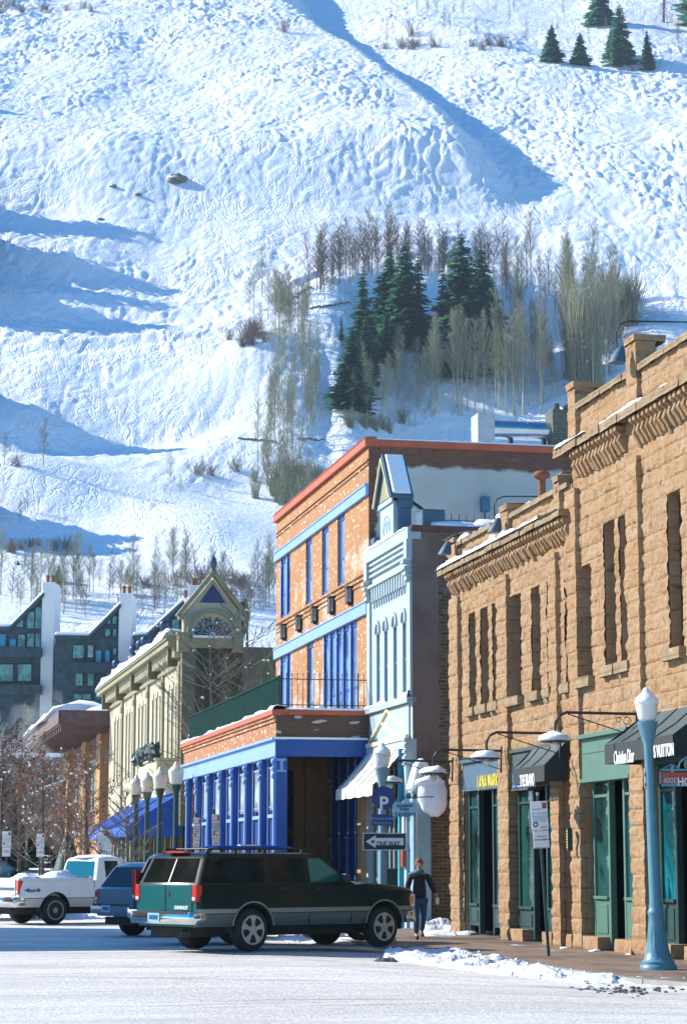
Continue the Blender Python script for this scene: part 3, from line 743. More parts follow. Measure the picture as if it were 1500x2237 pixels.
mb = MB(); mb.box(TB-.02, TB+13, S0-.06, S0+.2, 10.62, 10.8); mk('side_coping', mb, 'cap_brown', BB)
mb = MB(); mb.box(TB+.3, TB+13, S0+.2, S1, 10.4, 10.62); snowcap(mb, S0+.25, S1, TB-.14, TB+.2, 10.75, .16, 3); snowcap(mb, S0, S1, TB-.17, TB+.0, 6.12, .16, 4)
for k in range(6): mb.lump((TB+1.3+k*1.1, S0+.3, 10.8), (.8, .35, .18+.08*(k % 2)), k, .2, 10, flat=True)
mk('roof_snow', mb, 'snow', BB, smooth=True)
for c, w_ in aw:
    mb = MB(); a, b = c-w_/2, c+w_/2; x = TB+.07
    mb.box(x, x+.05, a, a+.05, 6.2, 8.25); mb.box(x, x+.05, b-.05, b, 6.2, 8.25); mb.box(x, x+.05, a+.05, b-.05, 7.2, 7.26)
    pr = [(c+w_/2*math.cos(math.pi*k/8), 8.2+w_*.62*math.sin(math.pi*k/8)) for k in range(9)]
    mb.prism(pr, .04, 'x', TB-.02)
    f = mk('window', mb, 'grey_blue', BB); mb = MB(); mb.box(x+.02, x+.03, a+.05, b-.05, 6.2, 8.2); mk('pane', mb, 'glass_teal', f)
    mb = MB(); pr = [(c+w_*.34*math.cos(math.pi*k/8), 8.2+w_*.5*math.sin(math.pi*k/8)) for k in range(9)]; mb.prism(pr, .012, 'x', TB-.034); mk('arch_panel', mb, 'glass_teal', f)
# truss panel over the awning
mb = MB(); mb.box(TB-.05, TB, S0+.25, S1-.3, 5.05, 5.95); tp = mk('gable_panel', mb, 'pale_blue', BB)
mb = MB()
def bar(mb, a, b, z0, z1, w_=.07, t0=TB-.12, t1=TB-.05, mi=0):
    L = math.hypot(b-a, z1-z0); nx_, nz_ = -(z1-z0)/L*w_/2, (b-a)/L*w_/2
    mb.prism([(a+nx_, z0+nz_), (b+nx_, z1+nz_), (b-nx_, z1-nz_), (a-nx_, z0-nz_)], t1-t0, 'x', t0, mi)
m_ = (S0+S1)/2
bar(mb, S0+.3, m_, 5.1, 5.95); bar(mb, m_, S1-.3, 5.95, 5.1); bar(mb, S0+.2, S1-.2, 5.05, 5.05, .12, TB-.16); bar(mb, m_-1.2, m_+.6, 5.1, 5.6, .06); mk('truss_trim', mb, 'cream', tp)
mb = MB(); mb.box(TB-.12, TB, S0+.25, S1-.3, 4.72, 4.98); mk('shop_fascia', mb, 'pale_blue', BB)
# shop front of the tavern
mb = MB(); t = TB+.05
for s in np.arange(S0+.35, S1-.2, .52): mb.box(t, t+.07, s, s+.07, .5, 4.7)
mb.box(t, t+.08, S0+.2, S1-.2, .15, .7); mb.box(t, t+.06, S0+.2, S1-.2, 3.3, 3.4)
sf = mk('storefront', mb, 'pale_blue', BB); pane(sf, S0+.25, S1-.25, .7, 4.7, t+.03, 'glass_dark')
mb = MB(); mb.box(TB-.3, TB-.18, S0+.35, S0+.5, 0, 4.75); mk('corner_post', mb, 'teal_paint', BB)
mb = MB(); mb.box(TB-.26, TB-.21, S0+.06, S0+.2, 2.35, 3.35); mk('door_banner', mb, 'white', BB)
mb = MB(); mb.box(TB-.3, TB-.22, S0-.02, S0+.2, 1.6, 2.15); mb.box(TB-.33, TB-.2, S0-.04, S0+.24, 2.15, 2.2, 0); mk('notice_box', mb, 'sign_red', BB)
# striped awning
SW = awning(S0+.35, S1-.15, TB-.02, TB-1.0, 4.95, 3.80, .26, 'cream_white', 'stripe_brown', BB, sides=False, label='cream awning with narrow brown stripes and snow white valance')
mb = MB()
s = S0+.35; k = 0
while s < S1-.2:
    e = min(s+1.05, S1-.17)
    mb.add([(TB-1.015, s, 3.79), (TB-1.015, e, 3.79), (TB-1.03, e-.02, 3.5), (TB-1.02, (s+e)/2, 3.48), (TB-1.03, s+.02, 3.5), (TB-1.025, s, 3.79), (TB-1.025, e, 3.79), (TB-1.04, e-.02, 3.5), (TB-1.03, (s+e)/2, 3.48), (TB-1.04, s+.02, 3.5)], [(0, 4, 3, 2, 1), (5, 6, 7, 8, 9), (0, 1, 6, 5), (1, 2, 7, 6), (2, 3, 8, 7), (3, 4, 9, 8), (4, 0, 5, 9)]); s += 1.12
mk('valance', mb, 'cream_white', SW)
# crest gable on the roof
G = [(59.15, 0), (60.95, 0)]
mb = MB(); mb.box(TB-.1, TB+.0, 59.25, 60.85, 10.75, 11.75); mb.box(TB-.16, TB-.1, 59.2, 60.9, 11.72, 11.85)
mb.prism([(59.05, 11.85), (61.05, 11.85), (60.05, 13.1)], .06, 'x', TB-.12)
gb = mk('crest_gable', mb, 'pale_blue', BB)
mb = MB(); mb.prism([(59.35, 11.9), (60.75, 11.9), (60.05, 12.8)], .02, 'x', TB-.145); mk('gable_infill', mb, 'olive_trim', gb)
mb = MB(); bar(mb, 58.98, 60.05, 11.82, 13.2, .09, TB-.24, TB+.42); bar(mb, 60.05, 61.12, 13.2, 11.82, .09, TB-.24, TB+.42); mk('gable_roof', mb, 'slate_blue', gb)
mb = MB(); bar(mb, 59.02, 60.05, 11.80, 13.1, .05, TB-.29, TB-.241); bar(mb, 60.05, 61.08, 13.1, 11.80, .05, TB-.29, TB-.241); mk('barge_board', mb, 'cream', gb)
mb = MB(); bar(mb, 59.0, 60.0, 11.93, 13.2, .10, TB-.16, TB+.36); bar(mb, 60.1, 61.1, 13.2, 11.93, .10, TB-.16, TB+.36); mk('gable_snow', mb, 'snow', gb, bevel=.03)
mb = MB(); mb.box(TB, TB+.4, 59.15, 60.95, 10.7, 11.85); mb.prism([(59.1, 11.84), (61.0, 11.84), (60.05, 13.1)], .4, 'x', TB-.05); mb.box(TB+.02, TB+.44, 59.1, 59.2, 11.55, 11.84); mk('crest_base', mb, 'slate_blue', gb)
a_ = MB(); n_ = 14
for r0, r1 in ((.30, .36), (.46, .5)):
    o = len(a_.v)
    for k in range(n_+1):
        q = math.pi*k/n_
        for rr in (r0, r1): a_.v.append((TB-.112, 60.05+rr*math.cos(q), 10.95+rr*math.sin(q)))
    for k in range(n_): a_.f.append((o+2*k, o+2*k+1, o+2*k+3, o+2*k+2)); a_.m.append(0)
a_.box(TB-.115, TB-.1, 60.0, 60.1, 10.95, 11.25)
mk('crest_relief', a_, 'grey_blue', gb)
mb = MB(); mb.box(TB+.02, TB+.62, 62.2, 62.7, 10.7, 11.15); mb.box(TB+.35, TB+1.0, S0+.2, S0+.9, 10.78, 11.28); mk('parapet_pier', mb, 'slate_blue', BB, bevel=.02)
mb = MB(); mb.tube([(TB+.4, 59.2, 11.75), (TB+1.4, 59.0, 11.0)], .05, 6); mk('brace', mb, 'iron', BB)
mb = MB(); snowcap(mb, S0+.2, S0+.9, TB+.35, TB+1.0, 11.28, .1, 3); mk('pier_snow', mb, 'snow', BB, smooth=True)
# roof fence, vent pipe
rf = thing('roof_railing', 'thin dark iron railing with spikes on the flat roof beside the white painted wall', 'railing', 15.3, 59.6, 10.62)
mb = MB()
for x in np.arange(15.0, 19.6, .22): mb.tube([(x, 59.6, 10.6), (x, 59.6, 11.5)], .012, 4)
mb.tube([(15.0, 59.6, 11.3), (19.6, 59.6, 11.3)], .014, 4); mk('bars', mb, 'rust', rf)
vp = thing('vent_pipe', 'rusty round vent pipe with a wide cap rising in front of the white painted wall', 'vent pipe', 19.0, 61, 10.6)
mb = MB(); mb.lathe([(.115, 10.6), (.115, 12.85)], (19.0, 61, 0), 14); mk('pipe', mb, 'rust', vp, smooth=True, angle=40)
mb = MB(); mb.lathe([(.05, 12.8), (.23, 12.9), (.25, 12.98), (.2, 13.06), (.05, 13.1)], (19.0, 61, 0), 16); mk('cap', mb, 'rust', vp, smooth=True)
mb = MB(); mb.box(17.62, 17.87, 62.55, 62.78, 12.1, 12.55); mb.tube([(17.74, 62.7, 12.1), (17.74, 62.7, 11.5)], .03, 6)
smesh('electric_box', mb, 'box_blue', 'blue grey metal box fixed to the white painted brick wall', 'electric box', 17.7, 62.7, 12.1)
# entrance porch with house number in the alley
pp = thing('entrance_porch', 'small grey blue porch numbered 215 with snow on its gable, by the brick side wall', 'porch', 14.3, 57.2, 0)
mb = MB(); mb.box(14.08, 14.56, 57.0, 57.45, 0, 3.55); mb.prism([(14.02, 3.55), (14.62, 3.55), (14.32, 4.2)], .5, 'y', 56.96); mk('walls', mb, 'grey_blue', pp, bevel=.01)
mb = MB(); mb.tube([(14.0, 56.93, 3.5), (14.3, 56.93, 4.25), (14.66, 56.93, 3.5)], .03, 4); mb.box(14.15, 14.2, 56.97, 57.0, 0, 3.5); mk('trim', mb, 'pale_blue', pp)
mb = MB(); mb.prism([(13.98, 3.62), (14.14, 3.62), (14.32, 4.12), (14.5, 3.62), (14.68, 3.62), (14.5, 4.3), (14.32, 4.48), (14.16, 4.3)], .52, 'y', 56.93); mk('roof_snow', mb, 'snow', pp, bevel=.04)
for k, ch in enumerate('215'): text('house_number', ch, pp, 'pale_blue', .2, (14.40, 56.985, 2.32-.25*k), (1, 0, 0), depth=.01)
# big snow mass against the side wall
sm = MB(); sm.lump((14.52, 56.7, 3.50), (.40, .3, .50), 3, .07, 30, 1.6); sm.lump((14.60, 56.62, 3.35), (.30, .28, .46), 7, .08, 26, 2); sm.lump((14.46, 56.7, 3.80), (.40, .28, .14), 9, .12, 22, 2)
smesh('snow_mass', sm, 'snow', 'large rounded mass of snow hanging by the brick side wall above the alley', 'snow', 14.5, 56.7, 3.3, smooth=True)
# ------------------------------------------------------------------ three storey orange brick building
OB = thing('orange_brick_building', 'three storey orange brick building with light blue bands, red cap and white painted side wall', 'building', TB, 70, 0)
O0, O1 = 62.8, 78.0
up3 = [(75.3, 77.2, 10.35, 12.5), (71.4, 72.45, 10.3, 12.5), (68.7, 69.72, 10.3, 12.5), (66.2, 67.25, 10.3, 12.5)]
up2 = [(75.1, 77.2, 6.1, 8.95), (71.1, 72.2, 6.1, 8.95), (64.4, 69.5, 6.1, 8.95)]
mb = MB(); facade(mb, O0, O1, 0, 13.95, TB, up3+up2+[(62.9, 68.9, 0, 5.2)], th=.3)
mb.add([(TB, O1, 0), (TB+9, O1, 0), (TB+9, O1, 13.9), (TB, O1, 13.9)], [(3, 2, 1, 0)])
for z, p in ((10.2, .06), (10.05, .05), (9.9, .04), (13.42, .04), (13.55, .05)): mb.box(TB-p, TB, O0+.01, O1, z, z+.055)
mk('wall', mb, 'brick_orange', OB)
mb = MB(); mb.box(TB+.9, TB+18, O0+.02, O1-.02, 0, 13.8); mb.box(TB+.31, TB+.9, O0+.02, O1-.02, 8.95, 10.3); mk('core', mb, 'dark_int', OB)
mb = MB(); mb.add([(TB+.001, O0, 0), (TB+18, O0, 0), (TB+18, O0, 14.0), (TB+.001, O0, 14.0)], [(0, 1, 2, 3)]); sw = mk('side_wall', mb, 'brick_white', OB)
mb = MB(); mb.box(TB-.12, TB+.3, O0-.05, O1+.1, 13.97, 14.2); mb.box(TB+.3, TB+18, O0-.05, O0+.3, 13.97, 14.17); mb.box(TB-.14, TB+.05, O0, O1+.1, 14.2, 14.23); mk('cap', mb, 'cap_red', OB, bevel=.01)
mb = MB(); snowcap(mb, O0+.1, O1, TB-.1, TB+.3, 14.28, .06, 2, gaps=.25); mb.box(TB+.4, TB+17.9, O0+.3, O1-.1, 13.8, 14.0); mb.box(TB+.3, TB+17, O0+.02, O0+.25, 14.2, 14.24); mk('roof_snow', mb, 'snow', OB)
for z0, z1 in ((12.5, 12.86), (8.95, 9.36)):
    mb = MB(); mb.box(TB-.1, TB-.001, O0-.02, O1+.03, z0, z1); mb.box(TB-.13, TB-.1, O0-.02, O1+.03, z1-.07, z1-.02); mk('lintel_band', mb, 'trim_sky', OB, bevel=.008)
def bluewin(a, b, c, d, mulls=(), par=OB):
    x = TB+.05; mb = MB(); fw = .11
    mb.box(x, x+.1, a, a+fw, c, d); mb.box(x, x+.1, b-fw, b, c, d); mb.box(x, x+.1, a+fw, b-fw, d-.16, d); mb.box(x, x+.1, a+fw, b-fw, c, c+.12)
    for m in mulls: mb.box(x-.03, x+.1, m-.09, m+.09, c, d)
    if d-c > 2.6 or True: mb.box(x+.02, x+.08, a+fw, b-fw, c+.8, c+.88)
    f = mk('window', mb, 'royal_blue', par, bevel=.01)
    mb = MB(); mb.box(x+.03, x+.04, a+fw, b-fw, c+.12, d-.16); mk('pane', mb, 'glass_blue', f)
    mb = MB()
    for m in (*mulls, b-.05): mb.box(x-.055, x-.031, m-.05, m+.05, c, d); mb.lump((x-.03, m, d-.25), (.05, .09, .1), 1, 0, 8); mb.lump((x-.03, m, d-.45), (.04, .07, .08), 1, 0, 8)
    if mulls: mk('pilaster_trim', mb, 'trim_sky', f)
    return f
for h in up3: bluewin(*h, mulls=((76.0,) if h[0] > 75 else ()))
bluewin(*up2[0], mulls=(75.9,)); bluewin(*up2[1]); bluewin(*up2[2], mulls=(65.4, 66.5, 67.5, 68.5))
for s, z in ((76.05, 9.75), (73.2, 9.75), (70.5, 9.75), (67.75, 9.75), (65.1, 9.75)):
    L_ = thing('wall_lantern', 'one of five dark framed wall lanterns between the brick moulding and the lower blue band', 'lantern', TB-.1, s, z, group='five wall lanterns on the orange brick front')
    mb = MB(); x0, x1 = TB-.19, TB-.03
    for a in (s-.14, s+.10):
        for x in (x0, x1-.03): mb.box(x, x+.03, a, a+.04, z-.2, z+.24)
    mb.box(x0-.01, x1, s-.17, s+.17, z-.24, z-.2); mb.box(x0-.02, x1, s-.18, s+.18, z+.24, z+.29); mb.box(x0+.06, x1, s-.05, s+.05, z-.30, z-.24)
    mk('frame', mb, 'iron', L_)
    mb = MB(); mb.box(x0+.02, x1-.02, s-.12, s+.12, z-.19, z+.23); mk('glass', mb, 'curtain', L_)
# ground floor behind the porch
mb = MB()
for s in (63.5, 64.9, 65.95, 67.25, 68.4): mb.box(TB+.05, TB+.22, s-.1, s+.16, 0, 5.2)
mb.box(TB+.2, TB+.26, 62.9, 68.9, 0, 5.2); pf = mk('porch_front', mb, 'deep_blue', OB, bevel=.01)
mb = MB()
for s in (63.5, 64.9, 65.95, 67.25, 68.4): mb.box(TB+.02, TB+.05, s-.06, s-.02, 0, 5.0); mb.lump((TB+.06, s-.04, 4.6), (.06, .06, .12), 1, 0, 8)
mk('column_trim', mb, 'trim_sky', pf)
mb = MB(); mb.box(TB-.25, TB+.02, 62.82, 63.3, 0, 3.8); mk('brick_pier', mb, 'brick_tan', OB)
# ------------------------------------------------------------------ roof plant
dc = thing('roof_duct', 'large shiny round air duct with a square end box on the flat roof', 'duct', 18.6, 66, 14.0)
mb = MB(); mb.box(18.36, 18.92, 65.6, 66.4, 13.9, 15.75); mk('end_box', mb, 'duct_grey', dc, bevel=.02)
mb = MB(); mb.lathe([(.30, 18.92), (.30, 21.2)], (0, 66, 15.3), 24, axis='x'); mb.lathe([(.315, 20.05), (.315, 20.12)], (0, 66, 15.3), 24, axis='x'); mk('pipe', mb, 'galv', dc, smooth=True, angle=40)
mb = MB(); mb.box(19.5, 19.6, 65.9, 66.1, 14, 15.05); mb.box(20.6, 20.7, 65.9, 66.1, 14, 15.05); mk('stand', mb, 'iron', dc)
ch = thing('block_chimney', 'grey concrete block chimney with small clay pots next to the round duct', 'chimney', 21.1, 65.9, 14)
brickmat('blockwork', (.12, .13, .10), (.09, .10, .08), (.20, .20, .17), bw=.4, bh=.2)
mb = MB(); mb.box(20.8, 21.6, 65.5, 66.3, 13.9, 15.95); mk('stack', mb, 'blockwork', ch)
mb = MB(); mb.lathe([(.12, 15.9), (.1, 16.2)], (21.05, 65.9, 0), 10); mb.lathe([(.12, 15.9), (.1, 16.15)], (21.35, 65.8, 0), 10); mk('chimney_pot', mb, 'block_grey', ch)
# ------------------------------------------------------------------ one storey blue corner shop with terrace
AX = thing('blue_corner_shop', 'one storey brick corner shop with royal blue columns and a roof terrace', 'shop', 11.45, 72, 0)
TA = 11.45; A0, A1 = 62.8, 82.0
cols = [62.95, 65.3, 67.95, 70.6, 73.05, 75.8, 78.55, 80.9]
mb = MB(); mb.box(TA, TA+.3, A0, A1, 5.25, 5.95); mb.box(TA+.3, TB-.01, A0, A0+.3, 5.25, 5.95); mb.box(TA+.3, TB+3, A1-.3, A1, 0, 5.95)
mb.box(TA-.05, TA, A0-.02, A1, 5.75, 5.82); mb.box(TA-.08, TA, A0-.02, A1, 5.86, 5.95)
mk('parapet', mb, 'brick_annex', AX)
mb = MB(); mb.box(TA-.01, TB-.02, A0-.03, A0-.001, 5.3, 5.93); mk('end_parapet', mb, 'brick_dark', AX)
mb = MB(); mb.box(TA-.14, TA+.32, A0-.08, A1+.05, 5.95, 6.1); mb.box(TA+.32, TB-.01, A0-.1, A0+.3, 5.95, 6.08); mk('cap', mb, 'cap_red', AX, bevel=.01)
mb = MB(); snowcap(mb, A0-.1, A1, TA-.14, TA+.4, 6.1, .12, 3, over=.2); mb.box(TA+.3, TB-.02, A0-.08, A0+.6, 6.09, 6.15); mb.box(TA+.4, TB-.02, A0+.3, A1-.3, 5.9, 6.0)
for k in range(22): mb.lump((TB-.4-random.random(), 64.6+k*.25, 6.05), (.3, .25, .25+.1*random.random()), k, .25, 10, flat=True)
mk('terrace_snow', mb, 'snow', AX, smooth=True)
mb = MB(); mb.box(TA-.04, TA+.3, A0-.04, A1, 4.75, 5.22); mb.box(TA-.14, TA+.3, A0-.12, A1+.02, 5.22, 5.3); mk('street_fascia', mb, 'trim_sky', AX, bevel=.01)
mb = MB(); mb.box(TA-.02, TB-.05, A0-.06, A0-.04, 4.75, 5.24); mb.box(TA+.3, TB-.05, A0-.035, A0+.25, 4.75, 5.24); mk('end_fascia', mb, 'royal_blue', AX)
mb = MB(); mb.box(TA-.1, TB-.05, A0-.14, A0-.06, 5.24, 5.3); mk('end_fascia_snow', mb, 'snow', AX)
for i, s in enumerate(cols):
    w_ = .36 if i == 0 else .22
    mb = MB()
    if i == 0: mb.box(TA-.02, TA+.33, s-.17, s+.17, 0, 4.75)
    else: mb.box(TA, TA+.17, s-.09, s+.09, 0, 4.75)
    c = mk('column', mb, 'royal_blue', AX, bevel=.015)
    mb = MB(); mb.box(TA-.06, TA-.02, s-.06, s+.06, 0, 4.1)
    for z, r in ((4.2, .075), (4.4, .055), (4.6, .085)): mb.lump((TA-.05, s, z), (r, r, .1), 1, 0, 8)
    if i == 0: mb.box(TA+.02, TA+.29, s-.2, s-.175, 4.62, 4.68); mb.box(TA+.02, TA+.29, s-.2, s-.175, 4.3, 4.36); mb.box(TA+.11, TA+.2, s-.2, s-.175, 4.36, 4.62)
    mk('capital', mb, 'trim_sky', c)
for a, b in zip(cols[:-1], cols[1:]):
    mb = MB(); x = TA+.24; a2_, b2_ = a+.1, b-.1
    mb.box(x, x+.08, a2_, b2_, 0, 3.05); mb.box(x, x+.08, a2_, a2_+.35, 3.05, 4.75); mb.box(x, x+.08, b2_-.35, b2_, 3.05, 4.75); mb.box(x, x+.08, a2_+.35, b2_-.35, 4.55, 4.75)
    p = mk('shop_panel', mb, 'deep_blue', AX)
    mb = MB(); mb.box(x-.04, x+.0, a2_+.45, b2_-.3, 3.25, 4.5); w1 = mk('transom_window', mb, 'curtain', p)
    mb = MB(); mb.box(x-.1, x, a2_+.3, b2_-.2, 3.02, 3.12); mb.box(x-.06, x-.04, a2_+.42, b2_-.28, 3.32, 3.36); mb.box(x-.06, x-.04, a2_+.42, b2_-.28, 4.46, 4.52); mk('transom_sill', mb, 'trim_sky', w1)
mb = MB(); mb.box(TA+.5, TB+.2, 69.0, A1-.3, 0, 5.2); mb.box(TA+.3, TB, A0+.3, A1-.3, 5.2, 5.3); mk('shop_core', mb, 'dark_int', AX)
mb = MB(); mb.box(TA+.35, TB-.01, 68.85, 69.0, 0, 5.2); mb.box(TB-.75, TB-.45, 68.55, 68.85, 0, 5.2); pw = mk('porch_wall', mb, 'brick_tan', AX)
mb = MB(); mb.box(TA+.45, TB-1.1, 68.8, 68.845, 1.0, 4.6); sg = mk('window_board', mb, 'glass_dark', pw)
text('lettering', 'CEISTS', sg, 'curtain', .55, (TA+1.0, 68.79, 3.75), (1, 0, 0), width=.9, depth=.01, bold=.01)
# terrace rails
tr = thing('terrace_railing', 'black iron railing with finials facing the camera along the terrace edge', 'railing', TA+.2, A0+.1, 6.1)
mb = MB()
for k, x in enumerate(np.arange(TA+.15, TB, .165)):
    mb.tube([(x, A0+.12, 6.08), (x, A0+.12, 7.12)], .010, 4); mb.lump((x, A0+.12, 7.15), (.016, .016, .04), 1, 0, 6)
for x in (TA+1.85, TB-.3): mb.tube([(x, A0+.12, 6.0), (x, A0+.12, 7.2)], .022, 5)
for z in (6.25, 7.0): mb.tube([(TA+.1, A0+.12, z), (TB, A0+.12, z)], .013, 4)
mk('bars', mb, 'iron', tr)
tr = thing('terrace_screen', 'long dark green railing along the street side of the terrace', 'railing', TA+.2, 71, 6.1)
mb = MB()
for s in np.arange(A0+.3, A1-.4, .085): mb.box(TA+.14, TA+.175, s, s+.055, 6.1, 7.05)
mk('slats', mb, 'screen_green', tr)
mb = MB(); mb.box(TA+.11, TA+.2, A0+.15, A1-.35, 7.05, 7.11); mb.box(TA+.12, TA+.19, A0+.15, A1-.35, 6.16, 6.2); mk('rails', mb, 'screen_green', tr)
# ------------------------------------------------------------------ yellow corner block with arched pediment
YB = thing('yellow_corner_block', 'ornate yellow stone block with bracketed cornice and arched pediment over its chamfered corner', 'building', TB, 102, 0)
Y0, Y1 = 102.3, 134.5
win = []; s = 104.0; g = 0
while s < Y1-1.0:
    win += [(s, s+.8)]; s += 1.5; g += 1
    if g % 3 == 0: s += 1.5
facade_h = [(a, b, 6.4, 10.0) for a, b in win]
mb = MB(); facade(mb, Y0, Y1, 3.4, 11.9, TB, facade_h, th=.4); mb.box(TB+.42, TB+16, Y0+1.2, Y1, 0, 11.9)
mb.add([(TB, Y0, 3.4), (TB+.9, Y0-1.9, 3.4), (TB+.9, Y0-1.9, 11.9), (TB, Y0, 11.9)], [(0, 1, 2, 3)])
mk('wall', mb, 'tan_panel', YB)
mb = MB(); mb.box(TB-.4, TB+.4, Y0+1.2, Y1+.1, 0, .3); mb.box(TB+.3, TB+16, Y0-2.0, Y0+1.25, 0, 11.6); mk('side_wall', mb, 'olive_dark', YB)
mb = MB(); k = 0
for a in [w_[0] for w_ in win][::3]: mb.box(TB-.12, TB, a-1.1, a-.5, 3.4, 10.9); mb.box(TB-.18, TB, a-1.15, a-.45, 10.3, 10.6)
mb.box(TB-.22, TB, Y0, Y0+.6, 3.4, 10.9); mk('pier', mb, 'olive_trim', YB, bevel=.02)
mb = MB()
for a, b in win: mb.box(TB-.02, TB, a-.16, a-.02, 6.2, 10.1); mb.box(TB-.06, TB, a-.16, b+.1, 10.02, 10.3); mb.box(TB-.05, TB, a-.16, b+.1, 6.2, 6.4)
mk('window_trim', mb, 'stone_trim', YB)
for a, b in win:
    mb = MB(); x = TB+.25; mb.box(x, x+.06, a, a+.05, 6.4, 10); mb.box(x, x+.06, b-.05, b, 6.4, 10); mb.box(x, x+.06, a+.05, b-.05, 8.1, 8.2); f = mk('window', mb, 'navy', YB)
    mb = MB(); mb.box(x+.02, x+.03, a+.05, b-.05, 6.4, 10); mk('pane', mb, 'glass_dark', f)
mb = MB(); mb.box(TB-.15, TB, Y0, Y1, 10.9, 11.1); mb.box(TB-.45, TB+.1, Y0-.1, Y1+.4, 11.6, 11.8); mb.box(TB-.75, TB+.1, Y0-.2, Y1+.7, 11.8, 12.05); mb.box(TB-.85, TB+.1, Y0-.2, Y1+.8, 12.05, 12.15)
mk('cornice', mb, 'olive_trim', YB, bevel=.02)
mb = MB(); s = Y0+.1
while s < Y1+.4: mb.box(TB-.42, TB-.02, s, s+.22, 11.28, 11.6); s += .5
mk('dentils', mb, 'stone_trim', YB)
mb = MB(); mb.box(TB-.36, TB-.03, Y0, Y1+.3, 11.5, 11.58); s = Y0+1
while s < Y1: mb.box(TB-.6, TB-.02, s, s+.3, 10.9, 11.75); s += 7.5
mk('bracket', mb, 'olive_dark', YB)
mb = MB(); snowcap(mb, Y0+1, Y1+.7, TB-.9, TB+1.2, 12.15, .6, 3, step=.25, over=.8); mk('cornice_snow', mb, 'snow', YB, smooth=True)
for s in (130.5, 118.5, 116.5, 121.8, 108.6):
    mb = MB(); x = TB-.1; mb.box(x-.2, x+.2, s-.35, s+.35, 12.1, 13.0); mb.box(x-.25, x+.25, s-.4, s+.4, 13.0, 13.08); p = mk('cornice_post', mb, 'tan_panel', YB, bevel=.02)
    mb = MB(); mb.lathe([(.08, 13.08), (.12, 13.2)], (x, s, 0), 10); mb.lump((x, s, 13.42), (.24, .24, .25), 2, .05, 14); mk('finial', mb, 'navy', p, smooth=True)
# pediment at the chamfer, facing the camera
PC = 15.27; ps = 100.3
mb = MB()
def arc(c, z, r, n_=18, a0=0, a1=math.pi): return [(c+r*math.cos(a0+(a1-a0)*k/n_), z+r*math.sin(a0+(a1-a0)*k/n_)) for k in range(n_+1)]
body = [(PC-1.35, 11.9), (PC-1.35, 13.1), (PC, 14.75), (PC+1.35, 13.1), (PC+1.35, 11.9)]
mb.prism(body[::-1], .55, 'y', ps); pd = mk('pediment', mb, 'tan_panel', YB)
def ring(mb, c, z, r0, r1, y0, y1, n_=20, mi=0, a0=0, a1=math.pi):
    o = len(mb.v)
    for k in range(n_+1):
        q = a0+(a1-a0)*k/n_
        for r_, y in ((r0, y0), (r1, y0), (r1, y1), (r0, y1)): mb.v.append((c+r_*math.cos(q), y, z+r_*math.sin(q)))
    for k in range(n_):
        a = o+4*k; b = a+4
        for i in range(4): j = (i+1) % 4; mb.f.append((a+i, a+j, b+j, b+i)); mb.m.append(mi)
    mb.f.append((o, o+1, o+2, o+3)); e = o+4*n_; mb.f.append((e+3, e+2, e+1, e)); mb.m += [mi, mi]
mb = MB(); ring(mb, PC, 12.1, 1.06, 1.22, ps-.2, ps+.02); ring(mb, PC, 12.1, .50, .58, ps-.12, ps-.0)
def rake(mb, x0, z0, x1, z1, w_, y0, y1):
    L = math.hypot(x1-x0, z1-z0); nx_, nz_ = -(z1-z0)/L*w_/2, (x1-x0)/L*w_/2
    mb.prism([(x0+nx_, z0+nz_), (x1+nx_, z1+nz_), (x1-nx_, z1-nz_), (x0-nx_, z0-nz_)][::-1], y1-y0, 'y', y0)
rake(mb, PC-1.65, 12.95, PC+.02, 15.05, .2, ps-.3, ps+.3); rake(mb, PC-.02, 15.05, PC+1.65, 12.95, .2, ps-.3, ps+.3)
mb.box(PC-1.6, PC-1.2, ps-.3, ps+.3, 12.82, 13.02); mb.box(PC+1.2, PC+1.6, ps-.3, ps+.3, 12.82, 13.02)
mb.box(PC-1.62, PC-1.1, ps-.28, ps+.3, 11.3, 12.1); mb.box(PC+.95, PC+1.42, ps-.28, ps+.3, 11.3, 12.1); mb.box(PC-1.68, PC-1.05, ps-.32, ps+.3, 12.1, 12.2); mb.box(PC+.9, PC+1.5, ps-.32, ps+.3, 12.1, 12.2)
mb.box(PC-1.1, PC+.95, ps-.22, ps+.3, 11.5, 11.95)
mk('pediment_trim', mb, 'olive_trim', pd, bevel=.015)
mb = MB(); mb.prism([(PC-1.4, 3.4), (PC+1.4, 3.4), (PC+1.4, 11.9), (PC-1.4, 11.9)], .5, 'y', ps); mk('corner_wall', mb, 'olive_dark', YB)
mb = MB(); mb.prism([(PC-.62, 13.62), (PC+.62, 13.62), (PC, 14.5)], .03, 'y', ps-.03); mb.prism(arc(PC, 12.1, .49)[::1], .03, 'y', ps-.035); mk('blue_panel', mb, 'navy', pd)
mb = MB(); mb.prism(arc(PC, 12.1, .17), .03, 'y', ps-.07)
for k in range(7): q = math.pi*(k+.5)/7; rake(mb, PC+.2*math.cos(q), 12.1+.2*math.sin(q), PC+.44*math.cos(q), 12.1+.44*math.sin(q), .03, ps-.06, ps-.036)
mk('sun_motif', mb, 'cream', pd)
for k, chh in enumerate('ASPEN BLOCK'):
    q = math.radians(172-k*16.4)
    if chh != ' ': text('lettering', chh, pd, 'navy', .36, (PC+.72*math.cos(q), ps-.03, 12.1+.72*math.sin(q)), (math.sin(q), 0, -math.cos(q)), up=(math.cos(q), 0, math.sin(q)), depth=.02, bold=.006)
mb = MB(); mb.lathe([(.2, 14.95), (.17, 15.15), (.08, 15.2), (.14, 15.3), (.2, 15.45), (.15, 15.65), (.03, 15.85)], (PC, ps, 0), 14); mk('finial', mb, 'slate_blue', pd, smooth=True)
